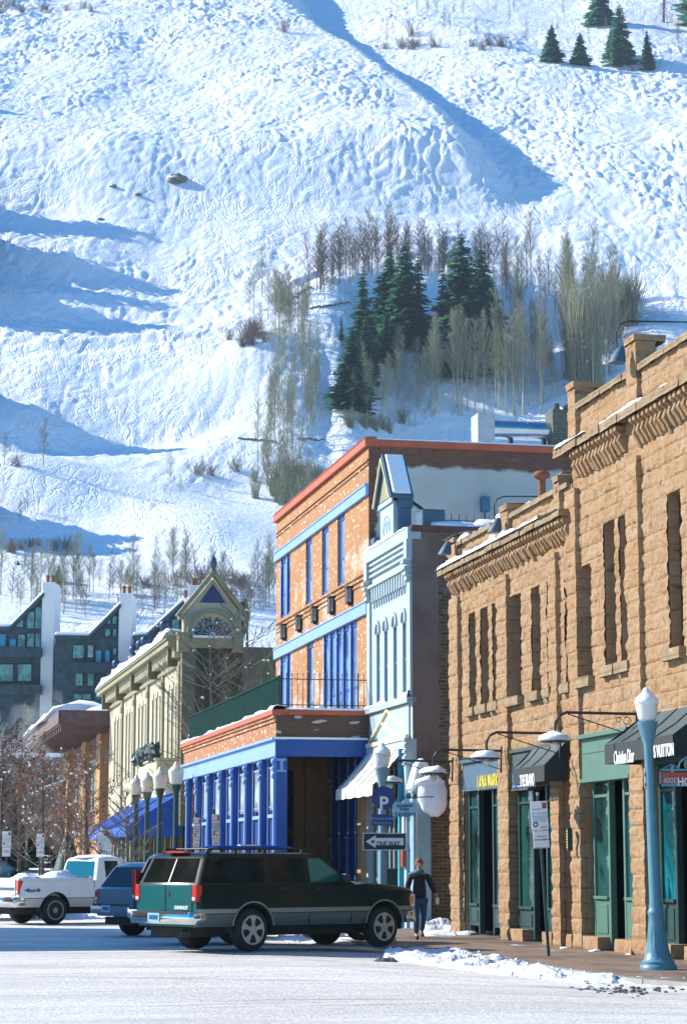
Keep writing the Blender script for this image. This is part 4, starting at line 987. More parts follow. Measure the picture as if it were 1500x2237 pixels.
mb = MB(); rake(mb, PC+.15, 15.0, PC+1.6, 13.13, .12, ps-.05, ps+1.6); mb.box(PC-.95, PC+.85, ps-.45, ps-.2, 11.95, 12.05); snowcap(mb, ps, ps+1, PC-1.5, PC-1.2, 13.02, .1, 1); mk('pediment_snow', mb, 'snow', pd)
mb = MB(); mb.lump((PC+1.5, ps+.4, 13.2), (.3, .3, .55), 5, .3, 14, 3); mb.lump((PC+1.45, ps+.3, 12.5), (.2, .2, .5), 6, .3, 14, 3); mk('scroll_ornament', mb, 'olive_dark', pd)
# balcony with evergreen garland and the blue awnings below
mb = MB(); mb.box(TB-1.3, TB, 101.5, 108.5, 5.6, 6.4); mb.box(TB-1.4, TB, 101.3, 108.7, 6.4, 6.5); bal = mk('balcony', mb, 'cream', YB, bevel=.03)
mb = MB()
for k in range(26): mb.lump((TB-1.35+random.uniform(-.1, .1), 101.6+k*.27, 6.7+random.uniform(-.1, .25)), (.25, .28, .3), k, .5, 8, 4)
mk('garland', mb, 'dark_green', bal)
for a, b in ((101.8, 108.5), (109.4, 120.5)):
    w1 = awning(a, b, TB-.02, TB-2.6, 5.0, 3.35, .45, 'awn_blue', 'awn_blue', YB, label='bright blue awning under the yellow front')
mb = MB(); mb.box(TB+.2, TB+.3, Y0+.8, Y1, 0, 3.4)
mk('shop_glass', mb, 'glass_dark', YB)
mb = MB(); s = Y0+1
while s < Y1: mb.box(TB-.05, TB+.2, s, s+.35, 0, 3.4); s += 2.1
mk('shop_pier', mb, 'olive_trim', YB)
# ------------------------------------------------------------------ brown eaves building, low snowy shops
EB = thing('brown_eaved_building', 'two storey tan brick building under a deep brown timber eave heaped with snow', 'building', TB, 138, 0)
mb = MB()
for a, b in ((137.0, 139.5), (146.5, 149.5), (158, 161)): mb.box(TB-.3, TB+.4, a, b, 0, 10.0)
mb.box(TB+.1, TB+14, 136.9, 161, 0, 10.0); mk('wall', mb, 'brick_tan', EB)
mb = MB(); mb.box(TB-.02, TB+.1, 139.5, 146.5, 3.5, 9.9); mb.box(TB-.02, TB+.1, 149.5, 158, 3.5, 9.9); mk('timber_panel', mb, 'wood_brown', EB)
for a in (140.2, 142.3, 144.4, 150.5, 153, 155.5):
    mb = MB(); mb.box(TB-.06, TB-.02, a, a+1.5, 5.0, 8.3); f = mk('window', mb, 'cream_white', EB); mb = MB(); mb.box(TB-.075, TB-.06, a+.12, a+1.38, 5.1, 8.2); mk('pane', mb, 'glass_teal', f)
mb = MB(); mb.box(TB-3.0, TB+8, 134.6, 163, 10.0, 10.25); mb.box(TB-3.1, TB-2.9, 134.5, 163, 10.1, 10.85); mb.box(TB-3.1, TB+8, 134.5, 134.7, 10.1, 10.9)
s = 135.2
while s < 163: mb.box(TB-2.9, TB, s, s+.35, 9.65, 10.0); s += 1.4
ev = mk('eave', mb, 'wood_brown', EB)
mb = MB(); snowcap(mb, 143, 163.5, TB-3.4, TB+2, 10.85, 1.1, 6, step=.4, over=1.2); snowcap(mb, 134.6, 143, TB-1.6, TB+2, 10.85, .4, 8, step=.4); mb.box(TB-2.6, TB+8, 135, 163, 10.3, 10.8); mk('eave_snow', mb, 'snow', ev, smooth=True)
def lowshop(s0, s1, z, t0, mat, label, aw_=True):
    L_ = thing('low_shop', label, 'shop', t0, s0, 0)
    mb = MB(); mb.box(t0, t0+12, s0, s1, 0, z); mk('wall', mb, mat, L_)
    mb = MB(); mb.prism([(t0-1.6, z-.9), (t0-1.5, z-.7), (t0+3.5, z+1.0), (t0+3.5, z+.7)], s1-s0, 'y', s0); mk('roof', mb, 'wood_brown', L_)
    mb = MB(); mb.prism([(t0-1.7, z-.75), (t0-1.6, z-.45), (t0+3.5, z+1.4), (t0+3.5, z+1.02)], s1-s0, 'y', s0); mk('roof_snow', mb, 'snow', L_, bevel=.1)
    mb = MB(); mb.box(t0-2.2, t0, s0, s1, z-3.0, z-2.85); cn = mk('canopy', mb, 'wood_brown', L_); mb = MB(); mb.box(t0-2.25, t0-.1, s0, s1, z-2.85, z-2.55); mk('canopy_snow', mb, 'snow', cn, bevel=.06)
    mb = MB(); s = s0+.5
    while s < s1-.5: mb.box(t0-.1, t0, s, s+1.6, .6, 3.0); s += 2.3
    mk('shop_window', mb, 'glass_dark', L_)
lowshop(163.5, 190, 7.6, 13.8, 'wood_brown', 'low brown shop with a long snow covered lean-to roof next to the brown eaved building')
lowshop(191, 232, 7.2, 13.8, 'wood_dark', 'farthest low dark shop at the end of the street, long roof under snow')
# ------------------------------------------------------------------ ground
n = NT('road_snow'); v = n.coord(); x, y, z = n.sep(v)
q = n.mapv(v, (.10, .55, 1)); a = n.ramp(n.noise(q, 1.0, 6, .62, .4), .42, .60)
b2 = n.ramp(n.noise(n.mapv(v, (.22, 1.4, 1), (3, 5, 0)), 1.0, 7, .7, .6), .53, .70)
spk = n.ramp(n.noise(v, 7, 5, .75), .62, .74)
col = n.mix(n.math('MULTIPLY', a, .6), (.80, .775, .74), (.60, .54, .46)); col = n.mix(n.math('MULTIPLY', b2, .6), col, (.27, .235, .195))
col = n.mix(n.math("MULTIPLY", spk, .45), col, (.40, .34, .28))
for (ua, va, ub, vb, wd, am) in ((700, 2104, 1100, 2136, .10, .75), (760, 2122, 1250, 2160, .16, .45), (40, 2122, 480, 2118, .22, .35), (80, 2140, 700, 2150, .25, .35), (250, 2074, 420, 2090, .45, .5), (1180, 2150, 1420, 2160, .40, .75), (300, 2200, 900, 2190, .12, .3), (60, 2178, 300, 2172, .15, .3)):
    (ta, sa), (tb, sb) = Gp(ua, va), Gp(ub, vb); k_ = (sb-sa)/(tb-ta)
    dist_ = n.math('ABSOLUTE', n.math('SUBTRACT', n.math('ADD', y, n.math('MULTIPLY', n.math('SUBTRACT', n.noise(n.mapv(v, (.7, 1, 1), (ua, 0, 0)), 1.2, 5, .7), .5), .9)), n.math('ADD', n.math('MULTIPLY', x, k_), sa-k_*ta)))
    m_ = n.math('MULTIPLY', n.ramp(dist_, wd*1.6, wd*.3), n.math('MULTIPLY', n.ramp(x, ta-.6, ta+.5), n.ramp(x, tb+.6, tb-.5)))
    m_ = n.math('MULTIPLY', m_, n.ramp(n.noise(n.mapv(v, (1, 2, 1)), 2.5, 6, .75), .35, .6, .25, 1))
    col = n.mix(n.math('MULTIPLY', m_, am), col, (.20, .165, .125))
n.bump(n.math('ADD', n.noise(n.mapv(v, (.5, 1.6, 1)), 2.2, 7, .7), n.math('MULTIPLY', n.noise(v, 9, 5, .75), .7)), .9, .10); n.fin(col, .6, 0, .3)
n = NT('paving'); v = n.coord()
a = n.ramp(n.noise(n.mapv(v, (1, .6, 1)), .9, 6, .65), .4, .65); col = n.mix(a, (.255, .185, .135), (.15, .10, .075))
br = n.new('ShaderNodeTexBrick'); n.put(br.inputs['Vector'], v); br.inputs['Scale'].default_value = 1; br.inputs['Brick Width'].default_value = .6; br.inputs['Row Height'].default_value = .6
br.inputs['Mortar Size'].default_value = .008; br.offset = 0
col = n.mix(n.math('MULTIPLY', br.outputs['Fac'], .35), col, (.08, .06, .05))
sn = n.ramp(n.noise(n.mapv(v, (1, .5, 1), (7, 2, 0)), 1.4, 6, .7), .60, .68); col = n.mix(n.math('MULTIPLY', sn, .8), col, (.62, .63, .66))
n.bump(n.noise(v, 20, 5), .3, .01); n.fin(col, .55, 0, .4)
mb = MB()
N_ = 40
gx = [-900, -300, -100, -40, -20, -10, 0, 5, 10, 20, 40, 100, 300, 900]; gy = [-60, 0, 20, 30, 40, 50, 60, 80, 100, 140, 200, 400, 1500]
gx = [-900, -300, -100, -40, -20, -10, 0, 4, 6, 7.5, 9, 10, 11, 20, 40, 100, 300, 900]
for yy in gy:
    for xx in gx: mb.v.append((xx, yy, float(np.interp(xx, [6, 7.5, 9, 10.2], [.05, .04, -.01, -.06]))))
for j in range(len(gy)-1):
    for i in range(len(gx)-1): k = j*len(gx)+i; mb.f.append((k, k+1, k+1+len(gx), k+len(gx))); mb.m.append(0)
g_ = mk('street', mb, 'road_snow'); g_.rotation_euler = (0, 0, TH); tag(g_, kind='structure')
edge = [(1560, 2150), (1420, 2140), (1335, 2130), (1250, 2118), (1180, 2108), (1110, 2096), (1040, 2085), (960, 2075), (905, 2068)]
E_ = [Gp(u, v, 0) for u, v in edge]; E_ += [(10.6, 45), (10.7, 60.5), (10.4, 85), (10.5, 99), (10.5, 235)]
poly = E_+[(14.9, 235), (14.9, 30), (16, 20), (13.0, 22)]
mb = MB(); mb.prism(poly, .06, 'z', -.06); sw_ = smesh('sidewalk', mb, 'paving', None, None, 12, 40, 0, kind='structure')
mb = MB()
for a, b in zip(E_[:-1], E_[1:]):
    L = math.dist(a, b); nx_, ny_ = (b[1]-a[1])/L, -(b[0]-a[0])/L
    if nx_ > 0: nx_, ny_ = -nx_, -ny_
    mb.prism([a, b, (b[0]+nx_*.14, b[1]+ny_*.14), (a[0]+nx_*.14, a[1]+ny_*.14)], .064, 'z', -.058)
smesh('kerb', mb, 'concrete', None, None, 12, 40, 0, kind='structure')
def snowfield(name, up, lo, h, label, seed, gen=70, m=16, z0=-.06, rough=1.0):
    """heap of ploughed snow between two pixel polylines on the ground"""
    def samp(pl, q):
        L = [0]
        for a, b in zip(pl[:-1], pl[1:]): L.append(L[-1]+math.dist(a, b))
        d = q*L[-1]
        for i in range(len(pl)-1):
            if d <= L[i+1]+1e-9: r = (d-L[i])/(L[i+1]-L[i]+1e-9); return (pl[i][0]+(pl[i+1][0]-pl[i][0])*r, pl[i][1]+(pl[i+1][1]-pl[i][1])*r)
        return pl[-1]
    U = [Gp(*p) for p in up]; L_ = [Gp(*p) for p in lo]; mb = MB()
    for i in range(gen+1):
        a = samp(U, i/gen); b = samp(L_, i/gen)
        for k in range(m+1):
            q = k/m; t = a[0]+(b[0]-a[0])*q; s = a[1]+(b[1]-a[1])*q
            w_ = math.sin(math.pi*q)**.6 if 0 < q < 1 else 0
            en = min(1, i/4, (gen-i)/4)
            nz = .6+.8*noise.noise((t*1.6, s*1.6, seed))+.45*rough*noise.noise((t*3.2, s*3.2, seed))+.16*rough*noise.noise((t*8, s*8, seed))
            mb.v.append((t+.05*noise.noise((t*9, s*9, 3)), s+.05*noise.noise((t*9, s*9, 8)), z0-.01+max(0, nz)*h*w_*en*.9))
    for i in range(gen):
        for k in range(m): a = i*(m+1)+k; mb.f.append((a, a+1, a+m+2, a+m+1)); mb.m.append(0)
    rnd = random.Random(seed)
    for k in range(gen//4):
        i = rnd.randrange(2, gen-2); a = samp(U, i/gen); b = samp(L_, i/gen); q = rnd.random()*1.15-.05; r = rnd.uniform(.015, .04)
        mb.lump((a[0]+(b[0]-a[0])*q, a[1]+(b[1]-a[1])*q, z0+h*.5*rnd.random()+.02), (r, r, r*.8), k, .35, 6, 2)
    t, s = U[0]
    return smesh(name, mb, 'bank_snow', label, 'snow', t, s, -.06, smooth=True)
snowmat('bank_snow', (.74, .78, .84), (6, 25), .35, .04)
snowfield('snow_bank', [(835, 2076), (905, 2069), (965, 2070), (1020, 2075), (1080, 2088), (1130, 2098), (1180, 2106)], [(835, 2098), (960, 2112), (1080, 2124), (1180, 2132), (1240, 2136)], .20, 'lumpy ploughed snow bank along the kerb in front of the stone building', 4, 190, 46)
snowfield('snow_bank', [(1165, 2104), (1230, 2113), (1300, 2121), (1345, 2129)], [(1150, 2128), (1230, 2138), (1300, 2142), (1350, 2140)], .13, 'low broken ridge of snow at the kerb below the nearest lamp post', 8, 90, 30)
snowfield('snow_bank', [(1330, 2124), (1400, 2127), (1470, 2133), (1520, 2140)], [(1330, 2136), (1400, 2141), (1470, 2146), (1520, 2152)], .06, 'thin crust of snow around the foot of the nearest lamp post', 14, 50, 10)
snowfield('snow_bank', [(925, 2018), (960, 2008), (1000, 2002)], [(925, 2046), (960, 2048), (1000, 2048)], .42, 'shaded heap of shovelled snow in the alley beside the stone building', 11, 70, 60, rough=.3)
snowfield('snow_bank', [(600, 2030), (700, 2030), (780, 2034)], [(600, 2062), (700, 2064), (780, 2062)], .12, 'shaded snow lying in the parking bays under the green vehicle', 17, 90, 40)
snowfield('snow_bank', [(0, 1996), (120, 1996), (260, 2000)], [(0, 2012), (120, 2012), (260, 2012)], .35, 'sunlit ridge of snow behind the white pickup', 21, 90, 40)
rk = MB(); t_, s_ = Gp(835, 2100)
rk.lump((t_, s_, -.01), (.16, .1, .08), 5, .3, 12, 2); rk.lump((t_+.13, s_, -.01), (.12, .1, .07), 8, .3, 12, 2)
plain('rubble', (.16, .14, .12), .9)
smesh('ice_chunk', rk, 'rubble', 'small dirty chunk lying on the road snow in front of the green vehicle', 'ice chunk', t_, s_, -.06)
# shop-foot snow patches
mb = MB()
for (u, v, r) in ((1125, 2036, .16), (1095, 2040, .1), (1190, 2048, .14), (1232, 2072, .1), (1300, 2078, .12), (1398, 2085, .22), (1060, 2040, .3), (1020, 2042, .3), (1040, 2036, .35)):
    t, s = Gp(u, v); mb.lump((t, s, 0), (r, r*1.3, r*.3), u, .35, 10, 2.5, flat=True)
tag(smesh('snow_patches', mb, 'bank_snow', None, None, 13.5, 42, 0, smooth=True), 'scattered patches of old snow along the foot of the stone shop fronts', 'snow', kind='stuff')
# ------------------------------------------------------------------ street lamps
def lamp(t, s, label, paint='lamp_blue', k=1.0, globe='globe', lean=0.0, z0=0.0, H=4.45, snow=True, kg=None):
    kg = kg or k
    L_ = local('street_lamp', label, 'street lamp', s2w(t, s, z0), 0, 'acorn globe street lamps along the kerb')
    e = H-4.45
    prof = [(.30, 0), (.30, .06), (.265, .09), (.27, .13), (.225, .18), (.19, .3), (.16, .5), (.135, .72), (.12, .86), (.135, .89), (.135, .93), (.115, .96), (.11, 1.0), (.10, 1.08), (.075, 3.5+e), (.078, 3.62+e), (.11, 3.74+e), (.15, 3.9+e), (.16, 3.94+e), (.17, 3.96+e), (.17, 4.0+e), (.05, 4.0+e)]
    mb = MB(); o = len(mb.v); nn = 32
    mb.lathe([(r*k, h) for r, h in prof], (0, 0, 0), nn)
    for i, (r, h) in enumerate(prof):           # fluting on the bell
        if .17 < h < .86 or 1.05 < h < 3.55+e:
            for j in range(nn):
                if j % 2: p = mb.v[i*nn+j]; f_ = .93; mb.v[i*nn+j] = (p[0]*f_, p[1]*f_, p[2])
    mb.lathe([(.09*k, 2.55), (.09*k, 2.58)], (0, 0, 0), 16); mb.lathe([(.088*k, 2.2), (.088*k, 2.23)], (0, 0, 0), 16)
    mk('post', mb, paint, L_, smooth=True, angle=50)
    mb = MB(); mb.lathe([(.12*kg, 4.0+e), (.15*kg, 4.0+.06*kg+e), (.17*kg, 4.0+.15*kg+e), (.19*kg, 4.0+.29*kg+e), (.195*kg, 4.0+.32*kg+e), (.17*kg, 4.0+.37*kg+e), (.10*kg, 4.0+.44*kg+e), (.06*kg, 4.0+.47*kg+e), (.06*kg, 4.0+.50*kg+e), (.035*kg, 4.0+.53*kg+e), (.02*kg, 4.0+.56*kg+e)], (0, 0, 0), 24)
    mk('globe', mb, globe, L_, smooth=True)
    if snow:
        mb = MB(); mb.lathe([(.197*k, 4.315+e), (.20*k, 4.33+e), (.178*k, 4.385+e), (.11*k, 4.455+e), (.072*k, 4.48+e), (.068*k, 4.515+e), (.03*k, 4.555+e), (.005, 4.57+e)], (0, 0, 0), 20)
        for i in range(len(mb.v)):
            p = mb.v[i]; a = math.atan2(p[1], p[0])
            if i < 20: mb.v[i] = (p[0], p[1], p[2]-.03+.03*math.sin(a*2+1))
        mk('globe_snow', mb, 'snow', L_, smooth=True)
    L_.rotation_euler = (0, lean, 0)
    return L_
t1, s1 = Gp(1437, 2118)
LN = lamp(t1, s1, 'tall blue painted lamp post on the near kerb beside the red street name sign', lean=R(-1.3), k=1.0)
# street name sign, hung on the near lamp
p0 = s2w(t1, s1); sx = p0.x+.03
def wpart(name, mb, mat, par, **k): return mk(name, mb, mat, par, (0, 0, 0), **k)
SG = local('street_name_sign', 'red street name sign reading 400E HOPKINS with blue scrolled frame and gold disc', 'street sign', (sx, p0.y, 0), 0)
mb = MB(); mb.box(.07, 1.05, -.035, -.015, 2.98, 3.17); wpart('panel', mb, 'sign_red', SG)
mb = MB()
for z in (2.94, 3.19): mb.box(.05, 1.1, -.045, -.005, z, z+.035)
mb.box(.05, .075, -.045, -.005, 2.94, 3.22); mb.box(1.08, 1.1, -.045, -.005, 2.94, 3.22)
ring(mb, .57, 3.22, .19, .215, -.04, -.01, 16); ring(mb, .57, 3.3, .09, .11, -.04, -.01, 16, 0, 0, 2*math.pi)
mb.tube([(.1, -.025, 3.22), (.25, -.025, 3.3), (.38, -.025, 3.24)], .012, 5); mb.tube([(1.04, -.025, 3.22), (.9, -.025, 3.3), (.76, -.025, 3.24)], .012, 5)
wpart('frame', mb, 'lamp_blue', SG)
mb = MB(); mb.lathe([(.075, -.03), (.075, -.045)], (.57, 0, 3.3), 16, axis='y'); wpart('disc', mb, 'gold', SG)
text('lettering', '400E', SG, 'sign_cyan', .13, (.11, -.042, 3.03), (1, 0, 0), depth=.008, align='LEFT', width=.22)
text('lettering', 'HOPKINS', SG, 'white', .19, (.34, -.042, 3.01), (1, 0, 0), depth=.008, align='LEFT', width=.62, bold=.003)
P2 = local('lamp_notice', 'small white notice with red edge strapped to the left of the nearest lamp post', 'sign', (sx, p0.y, 0), 0)
mb = MB(); mb.box(-.20, -.075, -.03, -.015, 2.92, 3.24); wpart('panel', mb, 'white', P2)
mb = MB(); mb.box(-.195, -.085, -.034, -.0305, 2.94, 2.99); mb.box(-.195, -.085, -.034, -.0305, 3.1, 3.16); wpart('print', mb, 'sign_red', P2)
x2, y2 = .86, 49.3
t2, s2 = w2s(x2, y2)
LP2 = lamp(t2, s2, 'lamp post carrying the round P sign and ONE WAY sign beyond the green vehicle', paint='grey_blue', H=4.25)
# signs on the second lamp
OW = local('one_way_sign', 'black and white ONE WAY arrow sign on the lamp post past the green vehicle', 'sign', (x2, y2, 0), R(4))
mb = MB(); mb.box(-.44, .52, -.13, -.115, 1.98, 2.36); wpart('plate', mb, 'ink', OW)
mb = MB()
for a in ((-.44, .52, 2.345, 2.36), (-.44, .52, 1.98, 1.995), (-.44, -.425, 1.995, 2.345), (.505, .52, 1.995, 2.345)): mb.box(a[0], a[1], -.135, -.1305, a[2], a[3])
mb.prism([(-.38, 2.17), (-.16, 2.31), (-.16, 2.25), (.46, 2.25), (.46, 2.09), (-.16, 2.09), (-.16, 2.03)][::-1], .004, 'y', -.136)
wpart('arrow', mb, 'white', OW)
text('lettering', 'ONE WAY', OW, 'ink', .17, (-.14, -.139, 2.11), (1, 0, 0), depth=.004, align='LEFT', width=.52, bold=.004)
mb = MB(); mb.lathe([(.04, -.137), (.04, -.142)], (-.22, 0, 2.17), 14, axis='y'); wpart('sticker', mb, 'sign_red', OW)
PS = local('parking_sign', 'round dark blue sign with a large white P on the second lamp post', 'sign', (x2, y2, 0), R(4))
mb = MB(); mb.lathe([(.26, -.12), (.26, -.135)], (.02, 0, 3.13), 28, axis='y'); mb.box(-.245, .215, -.135, -.12, 2.52, 2.77); wpart('plate', mb, 'sign_blue', PS)
text('letter_p', 'P', PS, 'white', .40, (.02, -.14, 3.0), (1, 0, 0), depth=.006, bold=.01)
text('lettering', 'PARKING ZONE', PS, 'sign_cyan', .075, (-.015, -.14, 2.67), (1, 0, 0), depth=.004); text('lettering', 'THIS BLOCK', PS, 'sign_cyan', .075, (-.015, -.14, 2.57), (1, 0, 0), depth=.004)
# tavern sign
tv = Yp(57.2, 884, 1768); TV = local('tavern_sign', 'light blue hanging tavern board with dark blue capitals beside the lamp post', 'sign', (tv[0], 57.2, 0), R(-4)); z = tv[1]
mb = MB(); pr = [(-.32, z-.17), (-.34, z-.02), (-.31, z+.13), (-.26, z+.16), (.22, z+.19), (.31, z+.17), (.33, z+.02), (.31, z-.14), (.05, z-.17), (-.26, z-.2)]; mb.prism(pr[::-1], .03, 'y', 0); wpart('board', mb, 'sign_cyan', TV)
for q, (tx, sz, dz) in enumerate((('ROARING', .10, .085), ('FORK', .085, -.005), ('TAVERN', .15, -.14))): text('lettering', tx, TV, 'sign_blue', sz, (0, -.006, z+dz), (1, -.0, .02), depth=.006, width=(.42, .24, .54)[q], bold=.003)
mb = MB(); mb.tube([(-.1, .015, z+.3), (.75, .015, z+.32)], .015, 5); mb.tube([(-.2, .015, z+.17), (-.2, .015, z+.3)], .008, 4); mb.tube([(.2, .015, z+.17), (.2, .015, z+.3)], .008, 4); wpart('bracket', mb, 'iron', TV)
mb = MB(); mb.box(.02, .16, -.1, .05, z+.27, z+.40); mb.box(.2, .32, -.1, .05, z+.27, z+.40); wpart('spotlight', mb, 'slate_blue', TV, bevel=.02)
# leaning parking sign and others
def parksign(x, y, rz, lean, label, z0=0.0, arms=1.0, grp='white parking rule signs on poles'):
    s_ = local('parking_rule_sign', label, 'sign', (x, y, z0), rz, grp)
    mb = MB(); mb.tube([(0, .02, 0), (0, .02, 2.98)], .03, 6); wpart('pole', mb, 'dark_green', s_)
    mb = MB(); mb.box(-.16, .16, -.03, -.02, 2.32, 2.85); mb.box(-.15, .15, -.03, -.02, 2.14, 2.31); mb.box(-.15, .15, -.03, -.02, 1.98, 2.13); wpart('plate', mb, 'white', s_, bevel=.008)
    mb = MB(); mb.box(.06, .14, -.035, -.0305, 2.71, 2.82); mb.box(-.14, .05, -.035, -.0305, 2.70, 2.71)
    for z in (2.29, 2.145, 2.12, 1.99): mb.box(-.13, .13, -.035, -.0305, z, z+.006)
    mb.box(.0, .12, -.035, -.0305, 2.36, 2.375); mb.box(-.08, .1, -.035, -.0305, 2.19, 2.205); wpart('red_print', mb, 'sign_red', s_)
    mb = MB(); ring(mb, -.09, 2.42, .028, .05, -.035, -.0305, 16, 0, 0, 2*math.pi); wpart('blue_ring', mb, 'sign_blue', s_)
    for i, (tx, sz, zz) in enumerate((('PAY TO PARK', .058, 2.62), ('THIS BLOCK', .058, 2.56), ('2 HOUR PARKING', .034, 2.51), ('9 AM TO 6 PM', .034, 2.47))): text('lettering', tx, s_, 'grey_blue', sz, (0, -.033, zz), (1, 0, 0), depth=.003)
    mb = MB(); mb.lathe([(.035, 2.96), (.04, 3.0), (.02, 3.02)], (0, .02, 0), 8); wpart('cap', mb, 'galv', s_)
    s_.rotation_euler = (0, lean, rz)
    return s_
q = Gp(1198, 2088); w_ = s2w(*q)
ps0 = parksign(w_.x, w_.y, R(6), R(-3.2), 'leaning white parking rule sign with red corner on a dark pole on the near pavement')
def psc(u, y, rz, label, lean=0.0):
    c = copytree(ps0); x = (u-750)/F*y*1.013; c.location = (x, y, -.05); c.rotation_euler = (0, lean, rz); c['label'] = label
psc(478, 50.5, R(62), 'tall pinkish parking sign in front of the third blue column bay', R(-1))
psc(430, 54, R(65), 'white parking sign seen at a slant in front of the farthest blue column', R(3))
psc(236, 80, R(20), 'parking sign beside the small bare tree, left of the blue awning')
psc(248, 86, R(20), 'farther of two close parking signs right of the red leaved tree')
psc(104, 84, R(30), 'white parking sign before the brown shops beside the green wrapped cone')
psc(33, 78, R(-10), 'parking sign with blue markings near the left edge of the street')
# mall lamps with large cream globes
for i, (u, s, lab) in enumerate(((385, 79.5, 'large cream globe lamp nearest the blue corner shop'), (350, 84, 'large cream globe lamp second from the blue corner shop'), (322, 88.5, 'large cream globe lamp third from the blue corner shop'), (298, 92, 'farthest of the four large cream globe lamps before the yellow block'))):
    lo, hi = 5.0, 14.0
    for _ in range(30):
        m_ = (lo+hi)/2; P_ = s2w(m_, s, 4.6); uu = 750+F*P_.x/(P_.y*cp+(4.6-CZ)*sp)
        if uu < u: lo = m_
        else: hi = m_
    lamp(lo, s, lab, paint='dark_green', k=1.15, kg=1.5, globe='globe_cream', H=4.95, snow=False)
lamp(*w2s(-12.6, 80), 'dark street lamp post at the left edge of the street', paint='dark_green', k=1.1, globe='globe_cream', H=3.6)
# news rack and porch pole by the tavern
NB = MB(); xx, zz = Yp(51.5, 848, 1900); NB.box(xx-.17, xx+.17, 51.5, 51.8, 0, 1.62)
nb = local('news_rack', 'dark newspaper box with white card beside the bonnet of the green vehicle', 'news box', (xx, 51.5, 0), 0)
mb = MB(); mb.box(-.2, .2, 0, .35, .25, 1.55); mb.box(-.22, .22, -.02, .37, 1.5, 1.58); mb.box(-.15, .15, .05, .3, 0, .25); wpart('cabinet', mb, 'dark_green', nb, bevel=.02)
mb = MB(); mb.box(-.12, .05, -.012, 0, .85, 1.15); wpart('card', mb, 'white', nb)
# green wrapped cone (covered fountain or shrub)
cw = Yp(108, 148, 1905); cc = local('wrapped_shrub', 'tall narrow shrub wrapped in dark green cloth standing before the brown shops', 'wrapped shrub', (cw[0], 108, -.06), 0)
mb = MB(); mb.lathe([(.95, 0), (.9, .5), (.72, 1.3), (.42, 2.3), (.16, 3.1), (.05, 3.4)], (0, 0, 0), 16)
for i in range(len(mb.v)): p = mb.v[i]; kk = 1+.10*noise.noise((p[0]*2, p[1]*2, p[2])); mb.v[i] = (p[0]*kk, p[1]*kk, p[2])
wpart('cloth', mb, 'dark_green', cc, smooth=True)

mb = MB(); rd_ = random.Random(3)
for k in range(70):
    t, s = Gp(1330+rd_.gauss(30, 60), 2156+rd_.gauss(0, 5)); r = rd_.uniform(.012, .04); mb.lump((t, s, -.06), (r*1.3, r, r), k, .35, 6, 2)
for k in range(26):
    t, s = Gp(rd_.uniform(700, 1300), rd_.uniform(2100, 2150)); r = rd_.uniform(.01, .025); mb.lump((t, s, -.05), (r*1.6, r, r*.8), k, .35, 6, 2)
tag(smesh('road_grit', mb, 'rubble', None, None, 12, 36, 0), 'dark grit and dirty crumbs on the road below the nearest lamp post', 'grit', kind='stuff')
# ------------------------------------------------------------------ vehicles (x forward, right side is -y, origin at the rear axle)
plain('paint_green_shaded', (.006, .012, .011), .32, var=.1, coat=.08, spec=.22); plain('paint_green_sunlit', (.002, .10, .105), .25, var=.05, coat=.5)  # one green car paint twice: shade coloured into the sides, sunlight into the rear
plain('paint_silver', (.20, .23, .22), .3, metal=.2, var=.05); plain('paint_silver_dark', (.075, .10, .095), .35, metal=.1, var=.05)
plain('paint_white', (.72, .74, .74), .35, var=.03, coat=.3); plain('paint_beige', (.48, .47, .42), .4, var=.05); plain('paint_bluegrey', (.10, .17, .24), .3, var=.05, coat=.4); plain('paint_navy', (.01, .025, .07), .2, coat=.6)
plain('paint_green', (.008, .05, .045), .25, coat=.5)
plain('tyre', (.016, .017, .017), .85, vs=8); plain('alloy', (.42, .42, .40), .35, metal=.5); plain('chrome', (.62, .64, .66), .14, metal=1.0, var=.03)
plain('plastic', (.02, .022, .022), .6); plain('underbody', (.02, .022, .02), .9)
plain('lamp_red', (.62, .03, .015), .25, var=.05, coat=.5); plain('lamp_clear', (.7, .72, .7), .15, coat=.5); plain('lamp_amber', (.7, .25, .03), .3)
g = NT('auto_glass'); v = g.coord(); g.fin(g.mix(g.ramp(g.noise(v, 1.3, 3), .4, .7), (.004, .006, .006), (.012, .017, .017)), .05, 0, .15)
g = NT('auto_glass_teal'); g.b.inputs['Coat Weight'].default_value = .5; g.fin((.01, .075, .07), .05, 0, .9)
def boolcut(o, cutters):
    for c in cutters:
        m = o.modifiers.new('b', 'BOOLEAN'); m.operation = 'DIFFERENCE'; m.solver = 'EXACT'; m.object = c
    bpy.context.view_layer.update()
    me = bpy.data.meshes.new_from_object(o.evaluated_get(bpy.context.evaluated_depsgraph_get()))
    o.modifiers.clear(); old = o.data; o.data = me; bpy.data.meshes.remove(old)
    for c in cutters: bpy.data.objects.remove(c)
